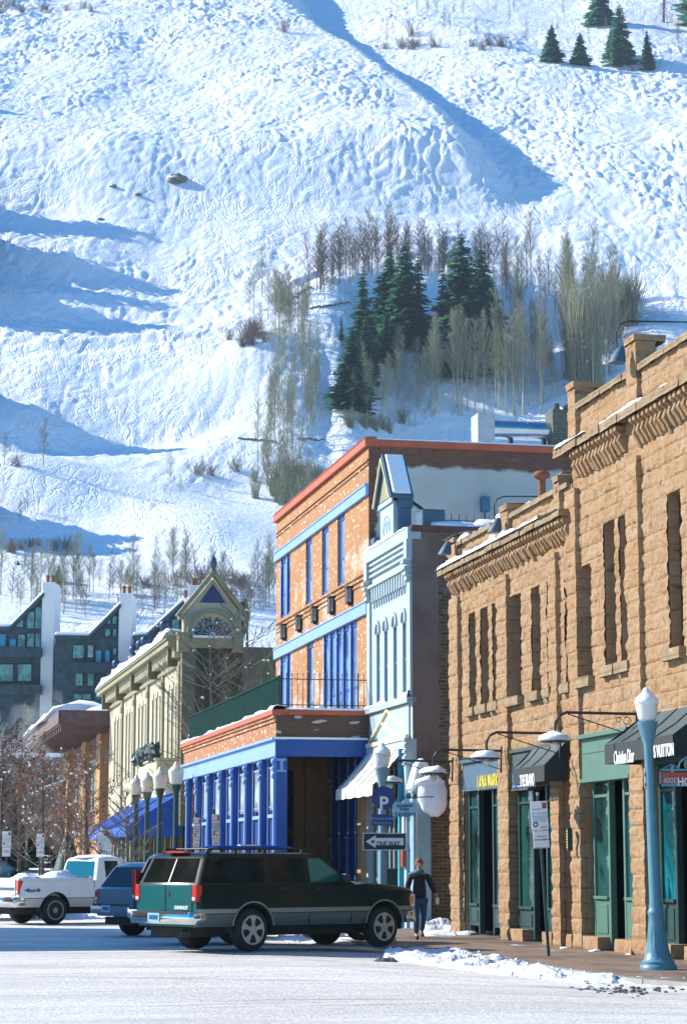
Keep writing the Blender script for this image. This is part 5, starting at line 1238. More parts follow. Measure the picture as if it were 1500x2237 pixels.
def car(name, label, cat, x, y, z, rz, P, group=None):
    """P: dict of sizes and paints"""
    root = local(name, label, cat, (x, y, z), rz, group)
    W = P.get('W', .965); xr, xf = P['xr'], P['xf']; WB = P['wb']; belt = P['belt']; Rw = P.get('rw', .375)
    cowl = P['cowl']; hoodc, hoodf = P['hoodc'], P['hoodf']
    # lower body: rings along x
    zr = [.47, .53, .60, .70, .72, .80, .95, 1.10]
    wr = [.90, .935, .955, .965, .968, .972, .968, .955]
    xsn = sorted(set([xr, xr+.04, xr+.12, xr+.4, 0-.5, 0, .5, WB*.5, cowl-.35, cowl, (cowl+WB)/2, WB-.45, WB, WB+.45, xf-.2, xf-.07, xf]))
    mb = MB(); rings = []
    for xx in xsn:
        top = belt if xx <= cowl else hoodc+(hoodf-hoodc)*((xx-cowl)/(xf-cowl))**1.4
        if P.get('bed') is not None and xx < P['bed']: top = P['bedz']
        ins = 0.0
        if xx > xf-.25: ins = .10*((xx-(xf-.25))/.25)**2
        if xx < xr+.10: ins = max(ins, .05*((xr+.10-xx)/.10)**2)
        zt = [min(q, top-.04) for q in zr]; ring_ = []
        k = W/.965
        pts = [(a*k-ins, q) for a, q in zip(wr, zt)]+[((.94*k-ins) if xx <= cowl else .90*k-ins, top-.015), ((.90*k-ins) if xx <= cowl else (.80*k-ins), top+(0 if xx <= cowl else .015)), (0, top+(0 if xx <= cowl else .045))]
        if xx >= xf-.001: pts = [(a, b-(.02 if b > .9 else 0)) for a, b in pts]
        full = [(-a, b) for a, b in pts]+[(a, b) for a, b in pts[-2::-1]]
        rings.append([len(mb.v)+i for i in range(len(full))]); mb.v += [(xx, a, b) for a, b in full]
    nr = len(rings[0])
    for i in range(len(rings)-1):
        for k in range(nr):
            k2 = (k+1) % nr; a, b, c, d = rings[i][k], rings[i][k2], rings[i+1][k2], rings[i+1][k]
            zc = (mb.v[a][2]+mb.v[b][2])/2
            mi = 0
            if P.get('twotone') and k != nr-1: mi = 1 if .69 < zc < .81 and not (.70 <= zc <= .72) else (2 if zc < .70 else 0)
            if P.get('twotone') and .70 < zc < .72: mi = 3
            mb.f.append((a, d, c, b)); mb.m.append(mi)
    mb.f.append(tuple(rings[0])); mb.m.append(4 if P.get('twotone') else 0); mb.f.append(tuple(rings[-1][::-1])); mb.m.append(0)
    body = mk('body', mb, [P['paint'], P.get('lo', P['paint']), P.get('lo2', P['paint']), 'plastic', P.get('rear', P['paint'])], root)
    bm = bmesh.new(); bm.from_mesh(body.data); bmesh.ops.recalc_face_normals(bm, faces=bm.faces); bm.to_mesh(body.data); bm.free()
    cut = []
    for xx in (0, WB):
        for sd in (-1, 1):
            c = MB(); c.lathe([(Rw+.09, sd*(W-.30)), (Rw+.09, sd*(W+.2))], (xx, 0, Rw+.02), 28, axis='y'); o = mk('cutter', c, 'underbody', root, (0, 0, 0))
            bm = bmesh.new(); bm.from_mesh(o.data); bmesh.ops.recalc_face_normals(bm, faces=bm.faces); bm.to_mesh(o.data); bm.free(); cut.append(o)
    boolcut(body, cut)
    body.data.polygons.foreach_set('use_smooth', [True]*len(body.data.polygons)); body.data.set_sharp_from_angle(angle=R(32))
    # greenhouse
    g0, g1, g2, g3 = P['gh']            # rear base, front base, rear top, front top
    zt = P['roof']; w0, w1 = P.get('gw', (.935, .80)); w0 *= W/.965; w1 *= W/.965
    def at(z):
        q = (z-belt)/(zt-belt); return g0+(g2-g0)*q, g1+(g3-g1)*q, w0+(w1-w0)*q
    mb = MB(); rs = []
    for z, sh in ((belt-.01, 0), (belt+.2, 0), (zt-.14, 0), (zt-.07, .012), (zt-.025, .045), (zt, .14)):
        a, b, w_ = at(z); a += sh; b -= sh; w_ -= sh
        c = .06; pts = [(a+c*.5, -w_), (a, -w_+c), (a, w_-c), (a+c*.5, w_), (b-c, w_), (b, w_-c*1.4), (b+.05, 0), (b, -w_+c*1.4), (b-c, -w_)]
        rs.append([len(mb.v)+i for i in range(len(pts))]); mb.v += [(p[0], p[1], z) for p in pts]
    for i in range(len(rs)-1):
        for k in range(9): k2 = (k+1) % 9; mb.f.append((rs[i][k], rs[i][k2], rs[i+1][k2], rs[i+1][k])); mb.m.append(0)
    mb.f.append(tuple(rs[-1])); mb.m.append(0)
    cab = mk('cab', mb, P['paint'], root); bm = bmesh.new(); bm.from_mesh(cab.data); bmesh.ops.recalc_face_normals(bm, faces=bm.faces); bm.to_mesh(cab.data); bm.free()
    cab.data.polygons.foreach_set('use_smooth', [True]*len(cab.data.polygons)); cab.data.set_sharp_from_angle(angle=R(30))
    zb, zu = belt+.035, zt-.11
    def sidepane(pts, sd, mat):
        mb = MB(); o = []
        for px, pz in pts: w_ = at(pz)[2]; mb.v.append((px, sd*(w_+.006), pz))
        for px, pz in pts: w_ = at(pz)[2]; mb.v.append((px, sd*(w_-.01), pz))
        k = len(pts); mb.f = [tuple(range(k)) if sd < 0 else tuple(range(k))[::-1]]+[tuple((i, k+i, k+(i+1) % k, (i+1) % k)) for i in range(k)]; mb.m = [0]*(k+1)
        mk('side_window', mb, mat, cab)
    for sd in (-1, 1):
        for wi, (a, b) in enumerate(P['win']):
            fa = at(zb)[0]; ra, rb = (at(zb)[0]+.07, at(zu)[0]+.07) if a is None else (a, a)
            if b is None: pts = [(ra, zb), (at(zb)[1]-.16, zb), (at(zb+.12)[1]-.14, zb+.12), (at(zu)[1]-.12, zu), (rb, zu)]
            else: pts = [(ra, zb), (b, zb), (b, zu), (rb, zu)]
            sidepane(pts, sd, 'auto_glass_teal' if b is None else 'auto_glass')
    for nm, fr in (('windscreen', True), ('rear_window', False)):
        if nm == 'rear_window' and P.get('split'): spans = ((-.86, -.03), (.03, .86))
        else: spans = ((-.86, .86),)
        for y0, y1 in spans:
            mb = MB()
            for zz_, kk in ((zb+.01, 1.0), (zu, .93)):
                a, b, w_ = at(zz_); xx = (b+.035) if fr else (a-.008)
                if fr: mb.v += [(xx-.03, y0*w_, zz_), (xx+.02, y0*w_*.5, zz_), (xx+.02, y1*w_*.5, zz_), (xx-.03, y1*w_, zz_)]
                else: mb.v += [(xx, y0*w_, zz_), (xx, (y0*2+y1)/3*w_, zz_), (xx, (y0+2*y1)/3*w_, zz_), (xx, y1*w_, zz_)]
            mb.f = [(0, 1, 5, 4), (1, 2, 6, 5), (2, 3, 7, 6)]; mb.m = [0]*3
            if not fr: mb.f = [f[::-1] for f in mb.f]
            mk(nm, mb, 'auto_glass' if P.get('rg', 1) else 'auto_glass_teal', cab)
    # wheels
    for xx in (0, WB):
        for sd in (-1, 1):
            wh = MB(); yc = sd*(W-.14); h = .125
            wh.lathe([(Rw-.14, yc-h), (Rw-.05, yc-h), (Rw-.01, yc-h+.03), (Rw, yc-h+.06), (Rw, yc+h-.06), (Rw-.01, yc+h-.03), (Rw-.05, yc+h), (Rw-.14, yc+h)], (xx, 0, Rw), 32, axis='y')
            ty = mk('wheel', wh, 'tyre', root, smooth=True, angle=40)
            rm = MB(); yo = yc+sd*(h-.01); r1 = Rw-.135
            ring(rm, xx, Rw, r1-.025, r1+.01, min(yo, yo+sd*.02), max(yo, yo+sd*.02), 28, 0, 0, 2*math.pi)
            if P.get('steel'):
                rm.lathe([(r1*.95, yo-sd*.03), (r1*.6, yo+sd*.005), (r1*.35, yo-sd*.02), (r1*.3, yo+sd*.02), (.03, yo+sd*.02)], (xx, 0, Rw), 24, axis='y')
            else:
                for k in range(5):
                    q = 2*math.pi*k/5+.3; c_, s__ = math.cos(q), math.sin(q)
                    pr = [(.04, -.055), (.12, -.028), (r1-.01, -.075), (r1-.01, .075), (.12, .028), (.04, .055)]
                    pl_ = [(xx+a*c_-b*s__, Rw+a*s__+b*c_) for a, b in pr]
                    rm.prism(pl_, .03, 'y', min(yo, yo+sd*.015)-.01)
                rm.lathe([(.06, yo-.015), (.06, yo+sd*.022)], (xx, 0, Rw), 14, axis='y')
            mk('rim', rm, 'alloy' if not P.get('steel') else 'paint_silver', ty, smooth=True, angle=35)
            bk = MB(); bk.lathe([(r1-.02, yo-sd*.035), (r1-.02, yo-sd*.05)], (xx, 0, Rw), 20, axis='y'); mk('brake_disc', bk, 'underbody', ty)
            ln = MB(); o_ = 0
            ring(ln, xx, Rw+.02, Rw+.075, Rw+.088, min(sd*(W-.29), sd*(W-.03)), max(sd*(W-.29), sd*(W-.03)), 20, 0, -.15, math.pi+.15); mk('wheel_liner', ln, 'underbody', root)
            if P.get('arch'):
                ar = MB(); ring(ar, xx, Rw+.02, Rw+.085, Rw+.115, min(sd*(W-.01), sd*(W+.018)), max(sd*(W-.01), sd*(W+.018)), 24, 0, .12, math.pi-.12); mk('arch_trim', ar, P['arch'], root, smooth=True, angle=40)
    # bumpers
    mb = MB(); w_ = W+.0; bz = P.get('bz', (.52, .74))
    mb.prism([(xr-.16, -w_+.08), (xr-.12, -w_), (xr+.2, -w_-.005), (xr+.2, w_+.005), (xr-.12, w_), (xr-.16, w_-.08)], bz[1]-bz[0], 'z', bz[0]); rb = mk('rear_bumper', mb, P.get('bump', 'chrome'), root, bevel=.025, smooth=True, angle=50)
    mb = MB(); mb.box(xr-.165, xr-.10, -w_+.12, w_-.12, bz[1]-.035, bz[1]+.005); mk('step_pad', mb, 'plastic', rb)
    mb = MB(); mb.prism([(xf+.10, -w_+.12), (xf-.02, -w_+.0), (xf-.25, -w_), (xf-.25, w_), (xf-.02, w_), (xf+.10, w_-.12)], .22, 'z', .48); mk('front_bumper', mb, P.get('bump', 'chrome'), root, bevel=.025, smooth=True, angle=50)
    mb = MB(); mb.box(xf-.03, xf+.02, -w_+.28, w_-.28, .74, hoodf-.08); mk('grille', mb, P.get('bump', 'chrome'), root, bevel=.01)
    for sd in (-1, 1):
        mb = MB(); mb.box(xf-.14, xf+.0, min(sd*(w_-.27), sd*(w_-.025)), max(sd*(w_-.27), sd*(w_-.025)), .78, hoodf-.10); mk('headlight', mb, 'lamp_clear', root, bevel=.015)
        mb = MB(); mb.box(xf-.2, xf-.05, min(sd*(w_-.1), sd*(w_-.012)), max(sd*(w_-.1), sd*(w_-.012)), .84, hoodf-.14); mk('marker_light', mb, 'lamp_amber', root, bevel=.01)
        tl = P.get('tl', (.93, belt)); mb = MB(); mb.box(xr-.03, xr+.12, min(sd*(w_-.15), sd*(w_-.015)), max(sd*(w_-.15), sd*(w_-.015)), *tl); t_ = mk('tail_light', mb, 'lamp_red', root, bevel=.015)
        mb = MB(); mb.box(xr-.036, xr-.03, min(sd*(w_-.13), sd*(w_-.05)), max(sd*(w_-.13), sd*(w_-.05)), tl[0]+.03, tl[0]+.09); mk('reversing_light', mb, 'lamp_clear', t_)
        a, b, w2_ = at(belt+.06)
        mb = MB(); mb.box(b-.38, b-.24, min(sd*(w_+.0), sd*(w_+.2)), max(sd*(w_+.0), sd*(w_+.2)), belt+.02, belt+.2); mk('door_mirror', mb, 'plastic', root, bevel=.03)
        for dx in P['handles']: mb = MB(); mb.box(dx, dx+.13, min(sd*(w_-.03), sd*(w_+.015)), max(sd*(w_-.03), sd*(w_+.015)), belt-.10, belt-.06); mk('door_handle', mb, 'plastic', root)
        mb = MB()
        for dx in P['gaps']: mb.box(dx, dx+.010, min(sd*(w_-.04), sd*(w_+.0035)), max(sd*(w_-.04), sd*(w_+.0035)), .5, belt-.03)
        mk('door_gap', mb, 'underbody', body)
    mb = MB(); mb.box(xr-.175, xr-.166, -.02, .34, .56, .72); pl_ = mk('number_plate', mb, 'sign_cyan', rb); mb = MB()
    for k in range(5): mb.box(xr-.18, xr-.175, .03+k*.055, .065+k*.055, .60, .68)
    mk('plate_print', mb, 'sign_blue', pl_)
    mb = MB(); mb.box(xr+.1, xf-.3, -.6, .6, .28, .45); mb.lathe([(.09, -.75), (.09, .75)], (0, 0, Rw-.02), 10, axis='y'); mb.lathe([(.07, -.75), (.07, .75)], (WB, 0, Rw-.02), 10, axis='y'); mb.tube([(xr+.1, -.5, .40), (xr-.02, -.5, .38)], .035, 8); mk('underbody', mb, 'underbody', root)
    root['_'] = 0; del root['_']
    return root, at, body, cab
SUB = dict(xr=-1.32, xf=4.20, wb=3.34, belt=1.24, cowl=2.72, hoodc=1.26, hoodf=1.13, roof=1.84, gh=(-1.29, 2.62, -1.02, 1.70), paint='paint_green_shaded', lo='paint_silver', lo2='paint_silver_dark', rear='paint_green_sunlit', twotone=1, split=1,
           win=((None, .02), (.16, 1.0), (1.16, None)), rw=.40, handles=(.35, 1.32), gaps=(.08, 1.08, 2.30), arch='paint_silver')
SUB['win'] = ((None, .32), (.50, 1.32), (1.44, None)); SUB['handles'] = (.62, 1.52); SUB['gaps'] = (.42, 1.38, 2.46)
HD = R(39)
Sub, at, body, cab = car('estate_suv', 'long dark green suv with silver lower sides parked at an angle, the nearest vehicle', 'suv', -2.33, 42.7, .06, R(41.5), SUB)
# tailgate doors
for y0, y1 in ((-.80, -.012), (.012, .80)):
    mb = MB(); mb.box(-1.345, -1.315, y0, y1, .76, 1.225); dr = mk('tailgate_door', mb, 'paint_green_sunlit', Sub, bevel=.012)
    if y0 < 0: mb = MB(); mb.box(-1.36, -1.345, -.14, -.04, 1.04, 1.10); mk('handle', mb, 'plastic', dr); text('badge', 'CHEVROLET', dr, 'white', .085, (-1.35, -.50, .82), (0, -1, 0), depth=.006, width=.42, bold=.003)
mb = MB()
for sd in (-1, 1):
    mb.tube([(-.9, sd*.66, 1.84), (-.86, sd*.66, 1.90), (1.5, sd*.66, 1.92), (1.62, sd*.66, 1.85)], .018, 6)
    for x in (-.86, -.2, .5, 1.45): mb.box(x-.03, x+.03, sd*.66-.02, sd*.66+.02, 1.83, 1.9)
for x in (-.6, .2, .9): mb.tube([(x, -.66, 1.905), (x, .66, 1.905)], .016, 6)
mk('roof_rack', mb, 'plastic', Sub)
sk = local('roof_skis', 'bright blue skis lying on the roof rack of the nearest suv', 'skis', Sub.location+Vector((0, 0, 1.925)), R(41.5))
mb = MB(); mb.prism([(-.55, 0), (-.3, .045), (1.35, .05), (1.6, .0)], .07, 'y', -.30); mb.prism([(-.45, 0), (-.2, .05), (1.4, .055), (1.65, .0)], .07, 'y', .1); wpart('ski', mb, 'awn_blue', sk, bevel=.01)
mb = MB(); mb.box(.2, .7, -.31, -.22, .04, .066); wpart('binding', mb, 'white', sk)
mb = MB(); mb.box(-1.1, -.92, -.25, .35, 1.835, 1.862); mk('stop_lamp', mb, 'lamp_red', Sub)
# second and third vehicles in the row
B2 = dict(SUB); B2.update(paint='paint_navy', lo='paint_navy', lo2='paint_navy', rear='paint_navy', twotone=0, arch=None, tl=(.9, 1.5))
B2o, *_ = car('parked_suv', 'dark blue suv with chrome bumper half hidden behind the long green suv', 'suv', -2.30-.45, 42.55+3.9, .06, HD, B2)
C2 = dict(xr=-.95, xf=3.55, wb=2.72, belt=1.08, cowl=2.35, hoodc=1.12, hoodf=1.0, roof=1.68, gh=(-.93, 2.25, -.45, 1.35), W=.88, paint='paint_bluegrey', win=((None, .35), (.45, 1.15), (1.25, None)), handles=(.5, 1.3), gaps=(.35, 1.2, 2.1), bump='paint_bluegrey', steel=0, tl=(.8, 1.05), rw=.35)
C2o, *_ = car('compact_suv', 'grey blue compact suv parked between the white pickup and the dark suv', 'suv', -2.46-1.95, 42.6+8.6, .04, HD, C2)
PK = dict(xr=-1.15, xf=4.75, wb=3.75, belt=1.20, cowl=3.15, hoodc=1.22, hoodf=1.08, roof=1.82, gh=(1.28, 3.05, 1.42, 2.25), bed=1.2, bedz=1.20, paint='paint_white', lo='paint_white', lo2='paint_beige', rear='paint_white', twotone=1,
          win=((1.62, 2.05), (2.2, None)), handles=(2.05,), gaps=(1.22, 2.12, 3.0), steel=1, rg=0, tl=(.82, 1.18), rw=.385)
pw_ = s2w(*Gp(110, 2028, -.05)); PKo, at3, b3, c3 = car('white_pickup', 'white extended cab pickup truck with snow in its bed and red tail lights', 'pickup truck', pw_.x-.45, pw_.y+.65, .05, HD, PK)
mb = MB()
for sd in (-1, 1): mb.box(-1.1, 1.2, min(sd*.955, sd*.86), max(sd*.955, sd*.86), 1.19, 1.25)
mb.box(-1.16, -1.08, -.93, .93, 1.19, 1.25); mk('bed_rail', mb, 'paint_white', PKo, bevel=.01)
mb = MB(); mb.box(-1.18, -1.15, -.78, .78, .80, 1.22); tg = mk('tailgate', mb, 'paint_white', PKo, bevel=.01)
mb = MB(); mb.box(-1.186, -1.18, -.74, .74, .92, 1.0); mk('badge_strip', mb, 'slate_blue', tg)
text('badge', '4x4', PKo, 'slate_blue', .13, (-.75, -.975, .92), (1, 0, 0), depth=.01, width=.5, bold=.006)
mb = MB(); mb.lump((.4, -.1, 1.2), (.5, .6, .12), 4, .3, 16, 2, flat=True); mb.lump((.8, .2, 1.2), (.4, .45, .22), 6, .3, 14, 2, flat=True); mb.lump((-.2, .3, 1.2), (.4, .4, .14), 9, .3, 14, 2, flat=True)
a = MB(); mk('bed_snow', mb, 'snow', PKo, smooth=True)
mb = MB(); mb.lump((1.85, 0, 1.80), (.52, .78, .09), 3, .05, 22, 1.5, flat=True); mk('roof_snow', mb, 'snow', PKo, smooth=True)
mb = MB(); mb.lump((-1.2, 0, .72), (.14, .9, .10), 3, .25, 18, 4, flat=True); mk('bumper_snow', mb, 'snow', PKo, smooth=True)
D2 = dict(SUB); D2.update(paint='paint_green', lo='paint_green', lo2='paint_green', rear='paint_green', twotone=0, arch=None)
D2o, *_ = car('parked_suv', 'dark green suv with snow on its roof beyond the white pickup', 'suv', -12.1, 66.0, .05, HD, D2)
mb = MB(); mb.lump((.3, 0, 1.83), (.95, .62, .22), 13, .2, 20, 2.4, flat=True); mk('roof_snow', mb, 'snow', D2o, smooth=True)
E3 = dict(C2); E3.update(paint='paint_green')
car('parked_suv', 'dark vehicle at the far left edge of the street, mostly out of view', 'suv', -14.6, 72.5, .05, HD, E3)
for nm, (u, y, lab) in enumerate(((300, 78, 0), (345, 74, 0))): pass
# ------------------------------------------------------------------ person
plain('jacket', (.012, .016, .018), .8); plain('jeans', (.035, .085, .17), .85, vs=8); plain('skin', (.52, .27, .18), .55, var=.05); plain('hair_red', (.22, .075, .025), .8); plain('boot', (.02, .018, .016), .6)
plain('scarf', (.10, .16, .20), .9)
def skin(name, verts, edges, mat, parent, sub=2, root=0):
    me = bpy.data.meshes.new(name); me.from_pydata([v[:3] for v in verts], edges, []); o = bpy.data.objects.new(name, me); COL.objects.link(o)
    o.modifiers.new('s', 'SKIN'); lay = me.skin_vertices[0].data
    for i, v in enumerate(verts):
        r = v[3]; lay[i].radius = r if isinstance(r, tuple) else (r, r)
        lay[i].use_root = (i == root)
    ss = o.modifiers.new('d', 'SUBSURF'); ss.levels = sub; ss.render_levels = sub
    bpy.context.view_layer.update()
    m2 = bpy.data.meshes.new_from_object(o.evaluated_get(bpy.context.evaluated_depsgraph_get())); bpy.data.objects.remove(o)
    m2.materials.clear(); m2.materials.append(MATS[mat]); m2.polygons.foreach_set('use_smooth', [True]*len(m2.polygons)); m2.name = name
    ob = bpy.data.objects.new(name, m2); COL.objects.link(ob); ob.parent = parent; return ob
px = 1.72; py = 50.6
PE = local('person', 'person in black jacket and blue jeans walking past the alley, holding a pale cup', 'person', (px, py, 0), R(6))
# body (skin): one continuous surface, x right of picture, walking towards -y
V_ = [(0, 0, .95, (.13, .10)), (0, -.01, 1.12, (.125, .095)), (0, -.01, 1.32, (.15, .105)), (0, 0, 1.45, (.11, .08)), (0, -.005, 1.52, (.055, .055)), (0, -.02, 1.60, (.062, .075)), (0, -.025, 1.68, (.078, .092)), (0, -.01, 1.745, (.062, .075)),
      (-.19, 0, 1.42, .06), (-.26, .02, 1.17, .05), (-.25, -.06, .93, .036), (-.245, -.09, .86, .026), (-.245, -.10, .82, (.03, .018)),
      (.19, 0, 1.42, .06), (.28, .03, 1.19, .05), (.37, -.06, 1.0, .036), (.39, -.09, .94, .026), (.40, -.10, .90, (.03, .018)),
      (-.09, 0, .88, .09), (-.085, -.10, .50, .065), (-.08, -.04, .10, .043), (-.08, -.16, .05, .035),
      (.09, 0, .88, .09), (.085, .02, .50, .065), (.075, .18, .16, .043), (.075, .10, .06, .035)]
E2 = [(0, 1), (1, 2), (2, 3), (3, 4), (4, 5), (5, 6), (6, 7), (3, 8), (8, 9), (9, 10), (10, 11), (11, 12), (3, 13), (13, 14), (14, 15), (15, 16), (16, 17), (0, 18), (18, 19), (19, 20), (20, 21), (0, 22), (22, 23), (23, 24), (24, 25)]
bd = skin('body', V_, E2, 'skin', PE)
# jacket, trousers, boots: slightly larger shells
J = [(0, 0, .86, (.185, .135)), (0, 0, 1.0, (.17, .13)), (0, -.01, 1.18, (.165, .125)), (0, -.005, 1.34, (.18, .13)), (0, 0, 1.45, (.13, .10)), (0, .01, 1.50, (.085, .08)),
     (-.20, .01, 1.40, .082), (-.27, .02, 1.17, .07), (-.255, -.06, .93, .056), (.20, .01, 1.40, .082), (.285, .03, 1.19, .07), (.37, -.055, 1.0, .056)]
jk = skin('jacket', J, [(0, 1), (1, 2), (2, 3), (3, 4), (4, 5), (4, 6), (6, 7), (7, 8), (4, 9), (9, 10), (10, 11)], 'jacket', PE)
T_ = [(0, 0, .93, (.15, .12)), (-.095, -.005, .84, .105), (-.088, -.10, .50, .078), (-.082, -.045, .12, .066), (.095, 0, .84, .105), (.088, .02, .50, .078), (.077, .17, .18, .064)]
skin('trousers', T_, [(0, 1), (1, 2), (2, 3), (0, 4), (4, 5), (5, 6)], 'jeans', PE)
for s_, (fx, fy, fz) in ((1, (-.08, -.04, .05)), (2, (.075, .18, .10))):
    skin('boot', [(fx, fy+.03, fz+.02, .052), (fx, fy-.08, fz-.005, .048), (fx, fy-.19, fz-.015, .04)], [(0, 1), (1, 2)], 'boot', PE, 2)
def hand(cx, cy, cz, sd, cup):
    """palm with four fingers and a thumb"""
    vs = [(cx, cy, cz, .022), (cx, cy-.015, cz-.045, (.038, .016)), (cx, cy-.025, cz-.085, (.040, .015))]; ed = [(0, 1), (1, 2)]
    h = skin('hand', vs, ed, 'skin', bd, 2)
    for k in range(4):
        ox = (k-1.5)*.021; L = (.07, .08, .075, .06)[k]; b0 = (cx+ox, cy-.027, cz-.085); cr = .035 if cup else .015
        skin('finger', [(*b0, .010), (b0[0], b0[1]-cr*.6, b0[2]-L*.45, .009), (b0[0], b0[1]-cr*1.6*(.6 if cup else 1), b0[2]-L*.75, .008), (b0[0], b0[1]-cr*(1.2 if not cup else .6), b0[2]-L, .007)], [(0, 1), (1, 2), (2, 3)], 'skin', h, 1)
    skin('thumb', [(cx-sd*.03, cy-.015, cz-.05, .012), (cx-sd*.055, cy-.045, cz-.075, .010), (cx-sd*.05, cy-.06, cz-.105, .009)], [(0, 1), (1, 2)], 'skin', h, 1)
hand(-.245, -.10, .86, -1, False); hand(.395, -.10, .94, 1, True)
mb = MB(); mb.lump((0, .012, 1.70), (.092, .108, .115), 3, .10, 16, 3); hr = mk('hair', mb, 'hair_red', PE, smooth=True)
mb = MB()
for i in range(len(mb.v)): pass
mb.lump((0, -.125, 1.655), (.012, .018, .022), 0, 0, 8); mk('nose', mb, 'skin', PE, smooth=True)
for sd in (-1, 1):
    mb = MB(); mb.lump((sd*.03, -.112, 1.69), (.011, .008, .007), 0, 0, 8); mk('eye', mb, 'ink', PE, smooth=True)
    mb = MB(); mb.lump((sd*.084, -.02, 1.67), (.01, .02, .03), 0, 0, 8); mk('ear', mb, 'skin', PE, smooth=True)
mb = MB(); mb.box(-.022, .022, -.112, -.105, 1.615, 1.622); mk('mouth', mb, 'sign_red', PE)
mb = MB(); mb.lathe([(.10, 1.46), (.12, 1.5), (.105, 1.55), (.075, 1.56)], (0, -.01, 0), 14); mb.lump((-.12, -.03, 1.44), (.13, .1, .06), 2, .2, 12); mk('scarf', mb, 'scarf', PE, smooth=True)
cp_ = local('paper_cup', 'pale paper cup held in the hand of the walking person', 'cup', (px+.40*math.cos(R(6)), py-.15, .78), 0)
mb = MB(); mb.lathe([(.030, 0), (.042, .12)], (0, 0, 0), 16); wpart('cup_body', mb, 'white', cp_, smooth=True, angle=40); mb = MB(); mb.lathe([(.045, .12), (.045, .135), (.03, .14)], (0, 0, 0), 16); wpart('lid', mb, 'white', cp_)
# ------------------------------------------------------------------ vegetation
plain('bark_aspen', (.42, .41, .31), .9, vs=2, var=.25); plain('twig_green', (.27, .27, .175), .9, var=.2); plain('twig_brown', (.19, .155, .13), .9, var=.2); plain('twig_dark', (.10, .075, .06), .9, var=.2)
g = NT('needles'); v = g.coord(); g.fin(g.mix(g.ramp(g.noise(v, .7, 4), .35, .65), (.018, .09, .065), (.07, .21, .13)), .8, 0, .1); tl_ = g.new('ShaderNodeBsdfTranslucent'); tl_.inputs[0].default_value = (.06, .22, .12, 1); mx_ = g.new('ShaderNodeMixShader'); mx_.inputs[0].default_value = .4; g.t.links.new(g.b.outputs[0], mx_.inputs[1]); g.t.links.new(tl_.outputs[0], mx_.inputs[2]); g.t.links.new(mx_.outputs[0], g.o.inputs[0]); plain('bark_dark', (.06, .045, .035), .9); plain('leaf_rust', (.34, .11, .015), .8, var=.5, vs=.8); plain('leaf_red', (.16, .05, .035), .8, var=.4, vs=.8)
plain('twig_grey', (.17, .155, .125), .9, var=.2)
def branchy(seed, H=12.0, n=60, r0=.11, spread=.22, start=.3, up=.9, tw=3, tr=.022, lean=0.0, fan=0.0, L0=.24):
    """bare deciduous tree: trunk and crown meshes"""
    rnd = random.Random(seed); tk = MB(); cr = MB()
    P = []; k = 7; lx = lean*rnd.uniform(-1, 1); ly = lean*rnd.uniform(-1, 1)
    for i in range(k+1):
        q = i/k; P.append(Vector((lx*H*q*q+.03*H*rnd.uniform(-.3, .3)*q, ly*H*q*q, H*q)))
    tk.tube(P, [r0*(1-.85*(i/k)) for i in range(k+1)], 5)
    for j in range(n):
        q = start+(1-start)*(j+rnd.random())/n; i = min(int(q*k), k-1); p = P[i].lerp(P[i+1], q*k-i)
        a = rnd.uniform(0, 6.283); L = H*L0*(1-.65*((q-start)/(1-start)))*rnd.uniform(.55, 1.15)
        d = Vector((math.cos(a)*spread*3, math.sin(a)*spread*3, up+rnd.uniform(-.2, .3))).normalized()
        e = p+d*L*.55+Vector((0, 0, -.02*L)); f = p+d*L+Vector((0, 0, .10*L))
        cr.tube([p, e, f], [tr*1.4, tr, tr*.5], 3, cap=False)
        for m in range(tw):
            q2 = rnd.uniform(.25, .95); s_ = p.lerp(f, q2); d2 = (d+Vector((rnd.uniform(-.8, .8), rnd.uniform(-.8, .8), rnd.uniform(-.1, .7)))).normalized()
            cr.tube([s_, s_+d2*L*.38], [tr*.8, tr*.35], 3, cap=False)
    return tk, cr
def conif(seed, H=18.0, Rb=2.6, snow=0.0, dens=1.0, slim=1.0):
    rnd = random.Random(seed); tk = MB(); cr = MB(); sn = MB()
    tk.tube([(0, 0, 0), (0, 0, H*.5), (0, 0, H)], [.02*H, .011*H, .02], 6)
    lv = int(36*dens)
    for i in range(lv):
        q = (i+rnd.random()*.6)/lv; z = H*(.07+.93*q); R0 = Rb*slim*(1-q)**.7*(.75+.5*rnd.random())+.12
        nb = max(6, int(15*(1-q)+6))
        for j in range(nb):
            if rnd.random() < .10: continue
            a = rnd.uniform(0, 6.283); L = R0*rnd.uniform(.65, 1.12); c, s = math.cos(a), math.sin(a); dr = -.34*L+.22*L*rnd.random()
            m = 4
            for k in range(m):
                f = (k+.5)/m; x = L*f; zz = z+dr*f*f+rnd.uniform(-.05, .05)*L; w = (.34*L*(1-f*.65)+.20)*rnd.uniform(.7, 1.25); l = L/m*1.15
                px_, py_ = c*x, s*x; sx_, sy_ = -s*w, c*w; t = rnd.uniform(-.35, .35)*w; dp = rnd.uniform(.10, .35)*w
                v = [(px_-c*l*.6, py_-s*l*.6, zz+.02), (px_+sx_*.9, py_+sy_*.9, zz-dp+t), (px_+c*l*.9, py_+s*l*.9, zz-.12*l), (px_-sx_*.9, py_-sy_*.9, zz-dp-t)]
                cr.add(v, [(0, 1, 2, 3)])
                if rnd.random() < snow: sn.add([(v[0][0]*1.0, v[0][1], v[0][2]+.06), (px_+sx_*.4, py_+sy_*.4, zz+.03), (px_+c*l*.5, py_+s*l*.5, zz+.03), (px_-sx_*.4, py_-sy_*.4, zz+.03)], [(0, 1, 2, 3)])
    return tk, cr, sn
TREES = {}
